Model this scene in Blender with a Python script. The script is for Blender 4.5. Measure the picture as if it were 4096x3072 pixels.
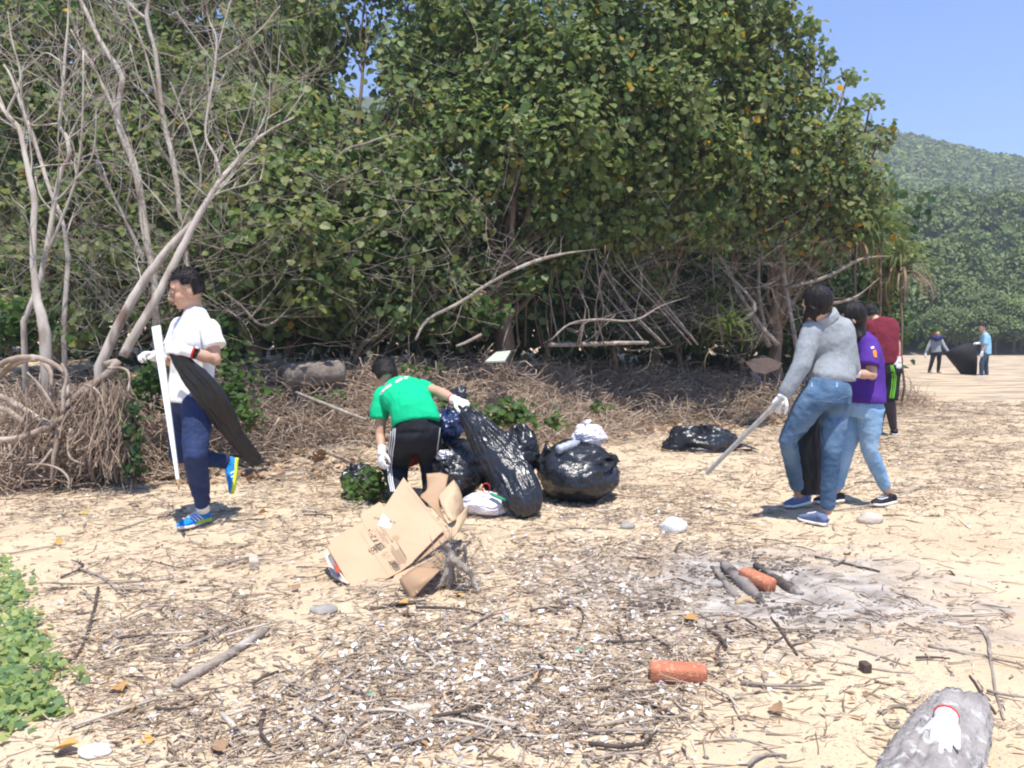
import bpy, bmesh, math, random
import numpy as np
from mathutils import Vector, Matrix, noise
from mathutils.bvhtree import BVHTree
R = math.radians
V3 = Vector
scene = bpy.context.scene
for o in list(bpy.data.objects):
    bpy.data.objects.remove(o)
COL = scene.collection
random.seed(7)
rng = np.random.default_rng(11)

# ------------------------------------------------------------ camera, sky, sun
FPX = 803.0
CAMH = 1.27
PITCH = math.atan(46.0 / FPX)
cam_d = bpy.data.cameras.new('camera')
cam = bpy.data.objects.new('camera', cam_d)
COL.objects.link(cam)
cam_d.sensor_width = 36.0
cam_d.lens = FPX * 36.0 / 1024.0
cam_d.clip_start = 0.05
cam_d.clip_end = 3000.0
cam.location = (0, 0, CAMH)
cam.rotation_euler = (R(90) - PITCH, 0, 0)
scene.camera = cam

SUN_DIR = V3((0.06, -0.32, 0.94)).normalized()      # from the beach towards the sun
sun_elev = math.asin(SUN_DIR.z)
world = bpy.data.worlds.new('World')
scene.world = world
world.use_nodes = True
wn = world.node_tree.nodes
bgn = wn['Background']
sky = wn.new('ShaderNodeTexSky')
sky.sky_type = 'NISHITA'
sky.sun_disc = False
sky.sun_elevation = sun_elev
sky.sun_rotation = math.atan2(SUN_DIR.x, SUN_DIR.y)
sky.air_density = 1.0
sky.dust_density = 0.0
sky.ozone_density = 4.0
tint = wn.new('ShaderNodeMix'); tint.data_type = 'RGBA'; tint.blend_type = 'MULTIPLY'; tint.inputs[0].default_value = 1.0
tint.inputs[7].default_value = (0.84, 0.98, 1.26, 1)          # clear deep blue air
world.node_tree.links.new(sky.outputs[0], tint.inputs[6])
world.node_tree.links.new(tint.outputs[2], bgn.inputs[0])
bgn.inputs[1].default_value = 0.12
sun_d = bpy.data.lights.new('sun', 'SUN')
sun_d.energy = 5.0
sun_d.angle = R(0.5)
sun_d.color = (1.0, 0.95, 0.87)
sun = bpy.data.objects.new('sun', sun_d)
COL.objects.link(sun)
sun.rotation_euler = (-SUN_DIR).to_track_quat('-Z', 'Y').to_euler()
sun.location = (20, 0, 40)
scene.view_settings.view_transform = 'Standard'
scene.view_settings.look = 'None'
scene.view_settings.gamma = 1.0
scene.view_settings.exposure = 0.66
scene.view_settings.use_curve_mapping = False
scene.render.engine = 'CYCLES'
scene.cycles.filter_width = 2.1
scene.cycles.max_bounces = 6
scene.cycles.transparent_max_bounces = 6
scene.cycles.volume_bounces = 0

# ------------------------------------------------------------ placing helpers
cp, sp_ = math.cos(PITCH), math.sin(PITCH)
def ray(px, py):
    """direction of the sight line through a point of the photograph (4096 wide)"""
    x = (px / 4.0 - 512.0) / FPX
    y = -(py / 4.0 - 384.0) / FPX
    return V3((x, cp + y * sp_, -sp_ + y * cp))
def P(px, py, Y):
    d = ray(px, py)
    return V3((0, 0, CAMH)) + d * (Y / d.y)
def Q(px, py, Y):
    """the same from the 2212 wide view"""
    return P(px * 4096 / 2212.0, py * 4096 / 2212.0, Y)
LX = [-40, -12, -6, -3.5, -1.5, 0, 1, 2, 4, 6, 7, 9, 27, 29, 90]
LY = [3.5, 5.6, 6.9, 7.5, 7.9, 8.9, 10.2, 11.2, 12.6, 14.3, 17, 20, 56, 60, 64]
def sstep(t):
    t = min(1.0, max(0.0, t))
    return t * t * (3 - 2 * t)
def yline(x):
    return float(np.interp(x, LX, LY))
def hgt(x, y):
    t = y - yline(x)
    h = 0.72 * sstep(t / 3.0) + 0.04 * max(0.0, min(t - 3.0, 40))
    far = 1.0 if y < 25 else 0.3
    h += far * 0.030 * noise.noise(V3((x * 0.7, y * 0.7, 3.1)))
    if y < 16 and abs(x) < 12:
        h += 0.014 * noise.noise(V3((x * 3.1, y * 3.1, 1.7)))
        h += 0.006 * noise.noise(V3((x * 9.0, y * 9.0, 4.7)))
    return h
def G(px, py, lift=0.0):
    """point of the ground seen at a point of the photograph (4096 wide)"""
    d = ray(px, py)
    o = V3((0, 0, CAMH))
    t = 0.5
    while t < 90:
        p = o + d * t
        if p.z < hgt(p.x, p.y):
            break
        t *= 1.01
    lo, hi = t / 1.01, t
    for _ in range(12):
        m = (lo + hi) / 2
        p = o + d * m
        if p.z < hgt(p.x, p.y): hi = m
        else: lo = m
    p = o + d * hi
    p.z = hgt(p.x, p.y) + lift
    return p
def G2(px, py, lift=0.0):
    return G(px * 4096 / 2212.0, py * 4096 / 2212.0, lift)

# ------------------------------------------------------------ object helpers
def wloc(o):
    p = V3((0, 0, 0))
    while o is not None:
        p = p + V3(o.location)
        o = o.parent
    return p
def tag(o, label=None, cat=None, group=None, kind=None):
    if label: o['label'] = label
    if cat: o['category'] = cat
    if group: o['group'] = group
    if kind: o['kind'] = kind
    return o
def thing(name, loc, label, cat, group=None):
    o = bpy.data.objects.new(name, None)
    o.empty_display_size = 0.2
    o.location = loc
    COL.objects.link(o)
    return tag(o, label, cat, group)
def npmesh(name, V, F, cols=None, smooth=False):
    V = np.asarray(V, dtype=np.float32).reshape(-1, 3)
    F = np.asarray(F, dtype=np.int32)
    k = F.shape[1]
    me = bpy.data.meshes.new(name)
    me.vertices.add(len(V)); me.vertices.foreach_set('co', V.ravel())
    me.loops.add(F.size); me.loops.foreach_set('vertex_index', F.ravel())
    me.polygons.add(len(F)); me.polygons.foreach_set('loop_start', np.arange(len(F), dtype=np.int32) * k)
    me.update(calc_edges=True)
    if cols is not None:
        a = me.color_attributes.new('Col', 'FLOAT_COLOR', 'POINT')
        c = np.ones((len(V), 4), dtype=np.float32); c[:, :3] = np.asarray(cols).reshape(-1, 3)
        a.data.foreach_set('color', c.ravel())
    if smooth:
        me.polygons.foreach_set('use_smooth', np.ones(len(F), dtype=bool))
    return me
def link(name, me, mat, parent=None, kind=None):
    o = bpy.data.objects.new(name, me)
    if mat and not me.materials: me.materials.append(mat)
    COL.objects.link(o)
    if parent is not None: o.parent = parent
    if kind: o['kind'] = kind
    return o
class MB:
    """collects shapes given in world coordinates"""
    def __init__(s): s.v = []; s.f = []; s.mi = []; s.cur = 0
    def add(s, v, f):
        n = len(s.v); s.v += [V3(p) for p in v]
        s.f += [tuple(i + n for i in q) for q in f]; s.mi += [s.cur] * len(f)
    def loft(s, st, sides=14, cap=True, power=1.0):
        """st: (centre, axisA, a, b) elliptical rings along a path"""
        n = len(st); v = []; f = []
        for i, (c, ax, a, b) in enumerate(st):
            c = V3(c)
            t = V3(st[min(i + 1, n - 1)][0]) - V3(st[max(i - 1, 0)][0])
            t.normalize()
            A = V3(ax); A = (A - t * A.dot(t)).normalized()
            B = t.cross(A)
            for k in range(sides):
                q = 2 * math.pi * k / sides
                cx, sx = math.cos(q), math.sin(q)
                if power != 1.0:
                    cx = math.copysign(abs(cx) ** power, cx); sx = math.copysign(abs(sx) ** power, sx)
                v.append(c + A * (a * cx) + B * (b * sx))
        for i in range(n - 1):
            for k in range(sides):
                k2 = (k + 1) % sides
                f.append((i * sides + k, i * sides + k2, (i + 1) * sides + k2, (i + 1) * sides + k))
        if cap:
            f.append(tuple(reversed(range(sides)))); f.append(tuple((n - 1) * sides + k for k in range(sides)))
        s.add(v, f)
    def tube(s, pts, rad, sides=8, cap=True):
        pts = [V3(p) for p in pts]
        if not hasattr(rad, '__len__'): rad = [rad] * len(pts)
        n = len(pts)
        t0 = (pts[1] - pts[0]).normalized()
        A = t0.orthogonal().normalized()
        v = []; f = []
        for i in range(n):
            t = (pts[min(i + 1, n - 1)] - pts[max(i - 1, 0)]).normalized()
            A = (A - t * A.dot(t)).normalized(); B = t.cross(A)
            for k in range(sides):
                q = 2 * math.pi * k / sides
                v.append(pts[i] + (A * math.cos(q) + B * math.sin(q)) * rad[i])
        for i in range(n - 1):
            for k in range(sides):
                k2 = (k + 1) % sides
                f.append((i * sides + k, i * sides + k2, (i + 1) * sides + k2, (i + 1) * sides + k))
        if cap:
            f.append(tuple(reversed(range(sides)))); f.append(tuple((n - 1) * sides + k for k in range(sides)))
        s.add(v, f)
    def ell(s, c, X, Y, Z, nu=14, nv=9):
        """ellipsoid with the three half axis vectors"""
        c = V3(c); X, Y, Z = V3(X), V3(Y), V3(Z)
        v = [c - Z]; f = []
        for j in range(1, nv):
            th = math.pi * j / nv
            for i in range(nu):
                ph = 2 * math.pi * i / nu
                v.append(c - Z * math.cos(th) + (X * math.cos(ph) + Y * math.sin(ph)) * math.sin(th))
        v.append(c + Z)
        for i in range(nu):
            f.append((0, 1 + (i + 1) % nu, 1 + i))
            f.append((len(v) - 1, 1 + (nv - 2) * nu + i, 1 + (nv - 2) * nu + (i + 1) % nu))
        for j in range(nv - 2):
            for i in range(nu):
                a = 1 + j * nu + i; b = 1 + j * nu + (i + 1) % nu
                f.append((a, b, b + nu, a + nu))
        s.add(v, f)
    def ball(s, c, r, nu=12, nv=8): s.ell(c, (r, 0, 0), (0, r, 0), (0, 0, r), nu, nv)
    def limb(s, pr, sides=12):
        """tapering limb with balls at the joints: [(point, radius)...]"""
        s.tube([p for p, r in pr], [r for p, r in pr], sides)
        for p, r in pr: s.ball(p, r * 0.995)
    def slab(s, poly, nrm, th):
        """polygon (list of points) given thickness th along nrm"""
        n = len(poly); nrm = V3(nrm).normalized() * th
        v = [V3(p) for p in poly] + [V3(p) - nrm for p in poly]
        f = [tuple(range(n)), tuple(reversed(range(n, 2 * n)))]
        f += [(i, i + n, (i + 1) % n + n, (i + 1) % n) for i in range(n)]
        s.add(v, f)
    def mesh(s, name, off=V3((0, 0, 0))):
        me = bpy.data.meshes.new(name)
        me.from_pydata([p - off for p in s.v], [], s.f); me.update()
        return me
    def build(s, name, mat, parent=None, smooth=True, recalc=True):
        me = s.mesh(name, wloc(parent) if parent is not None else V3((0, 0, 0)))
        if recalc:
            bm = bmesh.new(); bm.from_mesh(me); bmesh.ops.recalc_face_normals(bm, faces=bm.faces); bm.to_mesh(me); bm.free()
        mats = mat if isinstance(mat, (list, tuple)) else [mat]
        for m in mats: me.materials.append(m)
        if len(mats) > 1: me.polygons.foreach_set('material_index', s.mi)
        if smooth: me.polygons.foreach_set('use_smooth', [True] * len(me.polygons))
        return link(name, me, None, parent)
    def solo(s, name, mat, label, cat, group=None, smooth=True, base=None):
        """one mesh that is a whole thing; origin at its base"""
        if base is None:
            c = sum(s.v, V3()) / len(s.v); c.z = min(p.z for p in s.v); base = c
        me = s.mesh(name, base)
        bm = bmesh.new(); bm.from_mesh(me); bmesh.ops.recalc_face_normals(bm, faces=bm.faces); bm.to_mesh(me); bm.free()
        me.materials.append(mat)
        if smooth: me.polygons.foreach_set('use_smooth', [True] * len(me.polygons))
        o = link(name, me, None); o.location = base
        return tag(o, label, cat, group)
    def fuse(s, name, mat, parent, voxel=0.01, smooth=3, disp=None, drop=None):
        """union of the shapes as one continuous skin"""
        off = wloc(parent) if parent is not None else V3((0, 0, 0))
        me = s.mesh('tmp', off)
        ob = bpy.data.objects.new('tmp', me); COL.objects.link(ob)
        m = ob.modifiers.new('r', 'REMESH'); m.mode = 'VOXEL'; m.voxel_size = voxel; m.adaptivity = 0
        if smooth:
            m2 = ob.modifiers.new('s', 'SMOOTH'); m2.iterations = smooth; m2.factor = 0.5
        dg = bpy.context.evaluated_depsgraph_get()
        res = bpy.data.meshes.new_from_object(ob.evaluated_get(dg), depsgraph=dg)
        bpy.data.objects.remove(ob); bpy.data.meshes.remove(me)
        res.name = name
        n = len(res.vertices)
        if disp:
            co = np.empty(n * 3, dtype=np.float32); res.vertices.foreach_get('co', co); co = co.reshape(-1, 3)
            no = np.empty(n * 3, dtype=np.float32); res.vertices.foreach_get('normal', no); no = no.reshape(-1, 3)
            d = np.array([disp(V3(c) + off) for c in co.tolist()], dtype=np.float32)
            co = co + no * d[:, None]
            res.vertices.foreach_set('co', co.ravel()); res.update()
        if drop:
            bm = bmesh.new(); bm.from_mesh(res)
            dl = [v for v in bm.verts if drop(v.co + off)]
            bmesh.ops.delete(bm, geom=dl, context='VERTS'); bm.to_mesh(res); bm.free()
        res.materials.clear(); res.materials.append(mat)
        res.polygons.foreach_set('use_smooth', [True] * len(res.polygons))
        return link(name, res, None, parent)
def bvh_of(*objs):
    vs = []; fs = []
    for o in objs:
        off = wloc(o); n = len(vs)
        vs += [v.co + off for v in o.data.vertices]
        fs += [tuple(i + n for i in p.vertices) for p in o.data.polygons]
    return BVHTree.FromPolygons(vs, fs)
def on_surf(bvh, px, py, lift=0.003):
    h = bvh.ray_cast(V3((0, 0, CAMH)), ray(px, py).normalized())
    if h[0] is None: return None
    n = h[1]
    if n.dot(ray(px, py)) > 0: n = -n
    return h[0] + n * lift
def patch(bvh, poly, name, mat, parent, lift=0.003, sub=5):
    """flat print lying on a curved surface: polygon strip pairs [(left, right), ...] on the cloth"""
    v = []; ok = []
    for a, b in poly:
        for k in range(sub + 1):
            t = k / sub
            q = on_surf(bvh, a[0] + (b[0] - a[0]) * t, a[1] + (b[1] - a[1]) * t, lift)
            v.append(q if q is not None else V3((0, 0, 0))); ok.append(q is not None)
    f = []
    for i in range(len(poly) - 1):
        for k in range(sub):
            q = (i * (sub + 1) + k, i * (sub + 1) + k + 1, (i + 1) * (sub + 1) + k + 1, (i + 1) * (sub + 1) + k)
            if all(ok[j] for j in q) and max((v[q[0]] - v[q[2]]).length, (v[q[1]] - v[q[3]]).length) < 0.12:
                f.append(q)
    if not f: return None
    m = MB(); m.add(v, f)
    used = sorted({i for q in f for i in q}); mp = {j: i for i, j in enumerate(used)}
    m = MB(); m.add([v[j] for j in used], [tuple(mp[i] for i in q) for q in f])
    return m.build(name, mat, parent, recalc=False)
def ribbon(line, w):
    """polyline in photograph pixels -> strip pairs of width w"""
    out = []
    for i, (x, y) in enumerate(line):
        x0, y0 = line[max(0, i - 1)]; x1, y1 = line[min(len(line) - 1, i + 1)]
        dx, dy = x1 - x0, y1 - y0; L = math.hypot(dx, dy)
        out.append(((x + dy / L * w / 2, y - dx / L * w / 2), (x - dy / L * w / 2, y + dx / L * w / 2)))
    return out
def dense(line, n=6):
    out = []
    for (x0, y0), (x1, y1) in zip(line[:-1], line[1:]):
        out += [(x0 + (x1 - x0) * k / n, y0 + (y1 - y0) * k / n) for k in range(n)]
    return out + [line[-1]]
def spline(pts, n=5):
    """Catmull-Rom through tuples/Vectors of any length"""
    p = [np.array(q, dtype=float) for q in pts]
    p = [2 * p[0] - p[1]] + p + [2 * p[-1] - p[-2]]
    out = []
    for i in range(1, len(p) - 2):
        for k in range(n):
            t = k / n
            out.append(0.5 * ((2 * p[i]) + (-p[i-1] + p[i+1]) * t + (2*p[i-1] - 5*p[i] + 4*p[i+1] - p[i+2]) * t*t + (-p[i-1] + 3*p[i] - 3*p[i+1] + p[i+2]) * t**3))
    out.append(p[-2])
    return out
def fbm(p, f, o=3):
    s = 0; a = 1
    for _ in range(o):
        s += a * noise.noise(p * f); f *= 2.1; a *= 0.5
    return s
def ridge(p, f):
    return 1.0 - 2.2 * abs(noise.noise(p * f))

# ------------------------------------------------------------ materials
def mat(name, c1, c2=None, scale=6.0, rough=0.75, spec=0.3, attr=False, bump=0.0, bscale=60.0, stretch=(1, 1, 1),
        detail=4.0, metal=0.0, trans=0.0, c3=None, s3=20.0, sheen=0.0, lo=0.35, hi=0.65, alpha=1.0, bdist=0.01, warp=0.0):
    m = bpy.data.materials.new(name); m.use_nodes = True
    nt = m.node_tree; N = nt.nodes; L = nt.links
    b = N['Principled BSDF']; out = N['Material Output']
    b.inputs['Roughness'].default_value = rough
    b.inputs['Specular IOR Level'].default_value = spec
    b.inputs['Metallic'].default_value = metal
    if sheen: b.inputs['Sheen Weight'].default_value = sheen
    tc = N.new('ShaderNodeTexCoord'); mp = N.new('ShaderNodeMapping')
    mp.inputs['Scale'].default_value = stretch
    L.new(tc.outputs['Object'], mp.inputs['Vector'])
    src = None
    if attr:
        a = N.new('ShaderNodeAttribute'); a.attribute_name = 'Col'; src = a.outputs['Color']
    if c2 is not None or not attr:
        c2 = c2 or c1
        nz = N.new('ShaderNodeTexNoise'); nz.inputs['Scale'].default_value = scale; nz.inputs['Detail'].default_value = detail
        L.new(mp.outputs[0], nz.inputs['Vector'])
        cr = N.new('ShaderNodeValToRGB')
        cr.color_ramp.elements[0].position = lo; cr.color_ramp.elements[1].position = hi
        cr.color_ramp.elements[0].color = (*c1, 1); cr.color_ramp.elements[1].color = (*c2, 1)
        L.new(nz.outputs['Fac'], cr.inputs[0])
        o = cr.outputs[0]
        if c3 is not None:
            n3 = N.new('ShaderNodeTexNoise'); n3.inputs['Scale'].default_value = s3; n3.inputs['Detail'].default_value = 3
            L.new(mp.outputs[0], n3.inputs['Vector'])
            r3 = N.new('ShaderNodeValToRGB'); r3.color_ramp.elements[0].position = 0.55; r3.color_ramp.elements[1].position = 0.68
            L.new(n3.outputs['Fac'], r3.inputs[0])
            mx = N.new('ShaderNodeMix'); mx.data_type = 'RGBA'
            L.new(r3.outputs[0], mx.inputs[0]); L.new(o, mx.inputs[6]); mx.inputs[7].default_value = (*c3, 1)
            o = mx.outputs[2]
        if src is not None:
            mm = N.new('ShaderNodeMix'); mm.data_type = 'RGBA'; mm.blend_type = 'MULTIPLY'; mm.inputs[0].default_value = 1
            L.new(src, mm.inputs[6]); L.new(o, mm.inputs[7]); src = mm.outputs[2]
        else: src = o
    L.new(src, b.inputs['Base Color'])
    if bump:
        nb = N.new('ShaderNodeTexNoise'); nb.inputs['Scale'].default_value = bscale; nb.inputs['Detail'].default_value = 5; nb.inputs['Distortion'].default_value = warp
        L.new(mp.outputs[0], nb.inputs['Vector'])
        bp = N.new('ShaderNodeBump'); bp.inputs['Strength'].default_value = bump; bp.inputs['Distance'].default_value = bdist
        L.new(nb.outputs['Fac'], bp.inputs['Height']); L.new(bp.outputs[0], b.inputs['Normal'])
    if trans:
        tr = N.new('ShaderNodeBsdfTranslucent'); L.new(src, tr.inputs['Color'])
        ms = N.new('ShaderNodeMixShader'); ms.inputs[0].default_value = trans
        L.new(b.outputs[0], ms.inputs[1]); L.new(tr.outputs[0], ms.inputs[2]); L.new(ms.outputs[0], out.inputs['Surface'])
    if alpha < 1: b.inputs['Alpha'].default_value = alpha
    return m
M_leaf = mat('leaf_green', (1, 1, 1), attr=True, rough=0.5, spec=0.35, trans=0.55)
M_farleaf = mat('far_foliage', (1, 1, 1), attr=True, rough=0.6, spec=0.2, trans=0.2)
M_twig = mat('dry_twigs', (0.75, 0.75, 0.75), (1.15, 1.15, 1.15), scale=30, attr=True, rough=0.85, spec=0.15)
M_chip = mat('shell_chips', (1, 1, 1), attr=True, rough=0.6, spec=0.3)
M_dead = mat('bleached_bark', (0.52, 0.47, 0.41), (0.36, 0.31, 0.26), scale=9, rough=0.85, spec=0.15, bump=0.5, bscale=30, stretch=(1, 1, 0.3), c3=(0.17, 0.12, 0.09), s3=6)
M_bark = mat('brown_bark', (0.23, 0.165, 0.12), (0.12, 0.085, 0.065), scale=10, rough=0.9, spec=0.1, bump=0.6, bscale=30, stretch=(1, 1, 0.3))
M_drift = mat('grey_driftwood', (0.34, 0.29, 0.245), (0.20, 0.165, 0.135), scale=14, rough=0.85, spec=0.15, bump=0.6, bscale=70, c3=(0.42, 0.38, 0.33), s3=9)
M_white = mat('white_gloves', (0.80, 0.80, 0.80), (0.72, 0.72, 0.73), scale=20, rough=0.85, spec=0.2, bump=0.4, bscale=300)
M_skin = mat('skin', (0.52, 0.31, 0.215), (0.47, 0.27, 0.185), scale=12, rough=0.5, spec=0.4)
M_hair = mat('black_hair', (0.012, 0.010, 0.010), (0.022, 0.018, 0.017), scale=60, rough=0.36, spec=0.16, bump=0.7, bscale=160, stretch=(1, 1, 0.12))
M_bag = mat('black_plastic', (0.010, 0.011, 0.014), (0.020, 0.022, 0.028), scale=5, rough=0.27, spec=0.6, bump=0.45, bscale=9, bdist=0.03, detail=5, warp=2.2)
M_card = mat('cardboard', (0.50, 0.35, 0.225), (0.455, 0.315, 0.20), scale=4, rough=0.85, spec=0.15, bump=0.15, bscale=90)
M_card2 = mat('cardboard_brown', (0.40, 0.26, 0.155), (0.35, 0.225, 0.13), scale=5, rough=0.6, spec=0.3)
M_core = mat('cardboard_edge', (0.24, 0.16, 0.10), (0.40, 0.28, 0.18), scale=160, rough=0.9)
M_ink = mat('black_ink', (0.07, 0.055, 0.045), (0.10, 0.08, 0.06), scale=60, rough=0.8)
# ------------------------------------------------------------ ground
FIRE = G(3080, 2350)
def build_ground():
    xs = np.concatenate([-np.geomspace(7, 420, 70)[::-1], np.linspace(-7, 7, 330)[1:-1], np.geomspace(7, 420, 70)])
    ys = np.concatenate([np.linspace(-40, 1.0, 18)[:-1], np.linspace(1.0, 9.0, 230)[:-1], np.geomspace(9.0, 30, 130)[:-1], np.geomspace(30, 900, 60)])
    V = np.empty((len(ys), len(xs), 3), dtype=np.float32)
    for j, y in enumerate(ys):
        for i, x in enumerate(xs):
            V[j, i] = (x, y, hgt(float(x), float(y)))
    nx, ny = len(xs), len(ys)
    a = (np.arange(ny - 1)[:, None] * nx + np.arange(nx - 1)[None, :]).ravel()
    F = np.stack([a, a + 1, a + nx + 1, a + nx], axis=1)
    me = npmesh('sand_ground', V.reshape(-1, 3), F, smooth=True)
    m = bpy.data.materials.new('beach_sand'); m.use_nodes = True
    nt = m.node_tree; N = nt.nodes; L = nt.links
    b = N['Principled BSDF']; b.inputs['Roughness'].default_value = 0.92; b.inputs['Specular IOR Level'].default_value = 0.15
    tc = N.new('ShaderNodeTexCoord')
    def nz(s, d=5, st=None):
        n = N.new('ShaderNodeTexNoise'); n.inputs['Scale'].default_value = s; n.inputs['Detail'].default_value = d
        if st:
            mp = N.new('ShaderNodeMapping'); mp.inputs['Scale'].default_value = st
            L.new(tc.outputs['Object'], mp.inputs[0]); L.new(mp.outputs[0], n.inputs['Vector'])
        else: L.new(tc.outputs['Object'], n.inputs['Vector'])
        return n.outputs['Fac']
    def ramp(src, p0, p1, c0=(0, 0, 0), c1=(1, 1, 1)):
        r = N.new('ShaderNodeValToRGB'); r.color_ramp.elements[0].position = p0; r.color_ramp.elements[1].position = p1
        r.color_ramp.elements[0].color = (*c0, 1); r.color_ramp.elements[1].color = (*c1, 1); L.new(src, r.inputs[0]); return r.outputs[0]
    def mix(f, a, c):
        x = N.new('ShaderNodeMix'); x.data_type = 'RGBA'
        L.new(f, x.inputs[0]) if not isinstance(f, float) else setattr(x.inputs[0], 'default_value', f)
        for k, s in ((6, a), (7, c)):
            if isinstance(s, tuple): x.inputs[k].default_value = (*s, 1)
            else: L.new(s, x.inputs[k])
        return x.outputs[2]
    def math_(op, a, c, clamp=False):
        x = N.new('ShaderNodeMath'); x.operation = op; x.use_clamp = clamp
        for k, s in ((0, a), (1, c)):
            if isinstance(s, (int, float)): x.inputs[k].default_value = s
            else: L.new(s, x.inputs[k])
        return x.outputs[0]
    base = ramp(nz(1.1), 0.35, 0.65, (0.535, 0.415, 0.28), (0.61, 0.485, 0.335))
    grain = ramp(nz(420, 2), 0.3, 0.7, (0.80, 0.78, 0.76), (1.08, 1.08, 1.08))
    mm = N.new('ShaderNodeMix'); mm.data_type = 'RGBA'; mm.blend_type = 'MULTIPLY'; mm.inputs[0].default_value = 1
    L.new(base, mm.inputs[6]); L.new(grain, mm.inputs[7])
    col = mm.outputs[2]
    # fine dark debris grains, in patches
    pat = ramp(nz(0.9, 4), 0.42, 0.60)
    speck = ramp(nz(95, 4), 0.58, 0.66)
    f = math_('MULTIPLY', pat, speck)
    col = mix(f, col, (0.17, 0.125, 0.09))
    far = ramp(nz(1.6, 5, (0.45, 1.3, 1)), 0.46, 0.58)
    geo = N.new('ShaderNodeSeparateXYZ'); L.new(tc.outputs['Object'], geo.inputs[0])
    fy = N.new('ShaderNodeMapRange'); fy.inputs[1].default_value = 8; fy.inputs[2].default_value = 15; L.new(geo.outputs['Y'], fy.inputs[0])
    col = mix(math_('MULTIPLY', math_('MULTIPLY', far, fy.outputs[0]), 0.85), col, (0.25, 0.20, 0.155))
    # bank soil with leaf mould beyond the debris line
    # ash of the fire
    mp = N.new('ShaderNodeMapping'); mp.vector_type = 'TEXTURE'
    mp.inputs['Location'].default_value = (FIRE.x, FIRE.y, 0)
    mp.inputs['Scale'].default_value = (1.35, 1.05, 5.0)
    L.new(tc.outputs['Object'], mp.inputs[0])
    ln = N.new('ShaderNodeVectorMath'); ln.operation = 'LENGTH'; L.new(mp.outputs[0], ln.inputs[0])
    edge = math_('ADD', ln.outputs['Value'], math_('MULTIPLY', math_('SUBTRACT', nz(3.2, 6), 0.5), 1.3))
    ash = ramp(edge, 0.35, 1.0, (1, 1, 1), (0, 0, 0))
    ashc = ramp(nz(7, 6), 0.34, 0.66, (0.20, 0.185, 0.18), (0.47, 0.44, 0.41))
    ashc = mix(ramp(nz(5.0, 7, (1, 1.2, 1)), 0.60, 0.68), ashc, (0.06, 0.055, 0.055))
    col = mix(math_('MULTIPLY', ash, 0.85), col, ashc)
    L.new(col, b.inputs['Base Color'])
    b1 = N.new('ShaderNodeBump'); b1.inputs['Strength'].default_value = 0.7; b1.inputs['Distance'].default_value = 0.03
    L.new(nz(11, 6), b1.inputs['Height'])
    b2 = N.new('ShaderNodeBump'); b2.inputs['Strength'].default_value = 0.5; b2.inputs['Distance'].default_value = 0.006
    L.new(nz(110, 4), b2.inputs['Height']); L.new(b1.outputs[0], b2.inputs['Normal']); L.new(b2.outputs[0], b.inputs['Normal'])
    link('sand_ground', me, m, kind='structure')
build_ground()

# ------------------------------------------------------------ many sticks, leaves, chips at once
def norm(a): return a / np.maximum(1e-9, np.linalg.norm(a, axis=-1, keepdims=True))
def sticks_mesh(name, p0, d, L, r, bend, cols, segs=3, sides=4, taper=0.45):
    n = len(p0)
    d = norm(d)
    w = norm(rng.normal(size=(n, 3)))
    a = norm(np.cross(d, w)); b = np.cross(d, a)
    ph = rng.uniform(0, 6.28, (n, 1))
    rings = []
    for i in range(segs + 1):
        t = i / segs
        c = p0 + d * (L[:, None] * t) + a * (bend[:, None] * L[:, None] * 4 * t * (1 - t)) + b * (0.35 * bend[:, None] * L[:, None] * np.sin(6.28 * t + ph))
        rr = (r * (1 - taper * t))[:, None]
        for k in range(sides):
            q = 2 * math.pi * k / sides
            rings.append(c + (a * math.cos(q) + b * math.sin(q)) * rr)
    V = np.stack(rings, axis=1)      # n, (segs+1)*sides, 3
    F = []
    for i in range(segs):
        for k in range(sides):
            k2 = (k + 1) % sides
            F.append((i * sides + k, i * sides + k2, (i + 1) * sides + k2, (i + 1) * sides + k))
    if sides == 4: F.append((3, 2, 1, 0)); F.append((segs * 4, segs * 4 + 1, segs * 4 + 2, segs * 4 + 3))
    F = np.array(F)
    m = (segs + 1) * sides
    FF = (F[None] + (np.arange(n) * m)[:, None, None]).reshape(-1, 4)
    C = np.repeat(cols, m, axis=0)
    return npmesh(name, V.reshape(-1, 3), FF, C, smooth=True)
HEART = np.array([(0, 0.42, -0.05), (0, 0.06, 0), (-0.20, 0.0, 0.02), (-0.43, 0.16, 0.06), (-0.48, 0.45, 0.07), (-0.32, 0.76, 0.03), (0, 1.04, -0.06),
                  (0.32, 0.76, 0.03), (0.48, 0.45, 0.07), (0.43, 0.16, 0.06), (0.20, 0.0, 0.02)])
HEART_F = np.array([(0, i, i + 1) for i in range(1, 10)] + [(0, 10, 1)])
OVAL = np.array([(0, 0, 0), (-0.2, 0.3, 0.05), (-0.22, 0.62, 0.05), (0, 1.0, -0.04), (0.22, 0.62, 0.05), (0.2, 0.3, 0.05), (0, 0.5, -0.03)])
OVAL_F = np.array([(6, i, (i + 1) % 6) for i in range(6)])
LUMP = np.array([(-0.5, 0, 0), (0, 0.55, 0.12), (0.45, 0.2, -0.1), (0.3, -0.4, 0.1), (-0.3, -0.35, -0.08)])
LUMP_F = np.array([(0, 1, 2), (0, 2, 3), (0, 3, 4)])
def leaf_frames(nrm, droop=0.0):
    n = norm(nrm)
    w = norm(rng.normal(size=n.shape) + np.array([0, 0, -droop]))
    y = norm(w - n * np.sum(w * n, axis=1, keepdims=True))
    x = np.cross(y, n)
    return x, y, n
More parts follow.
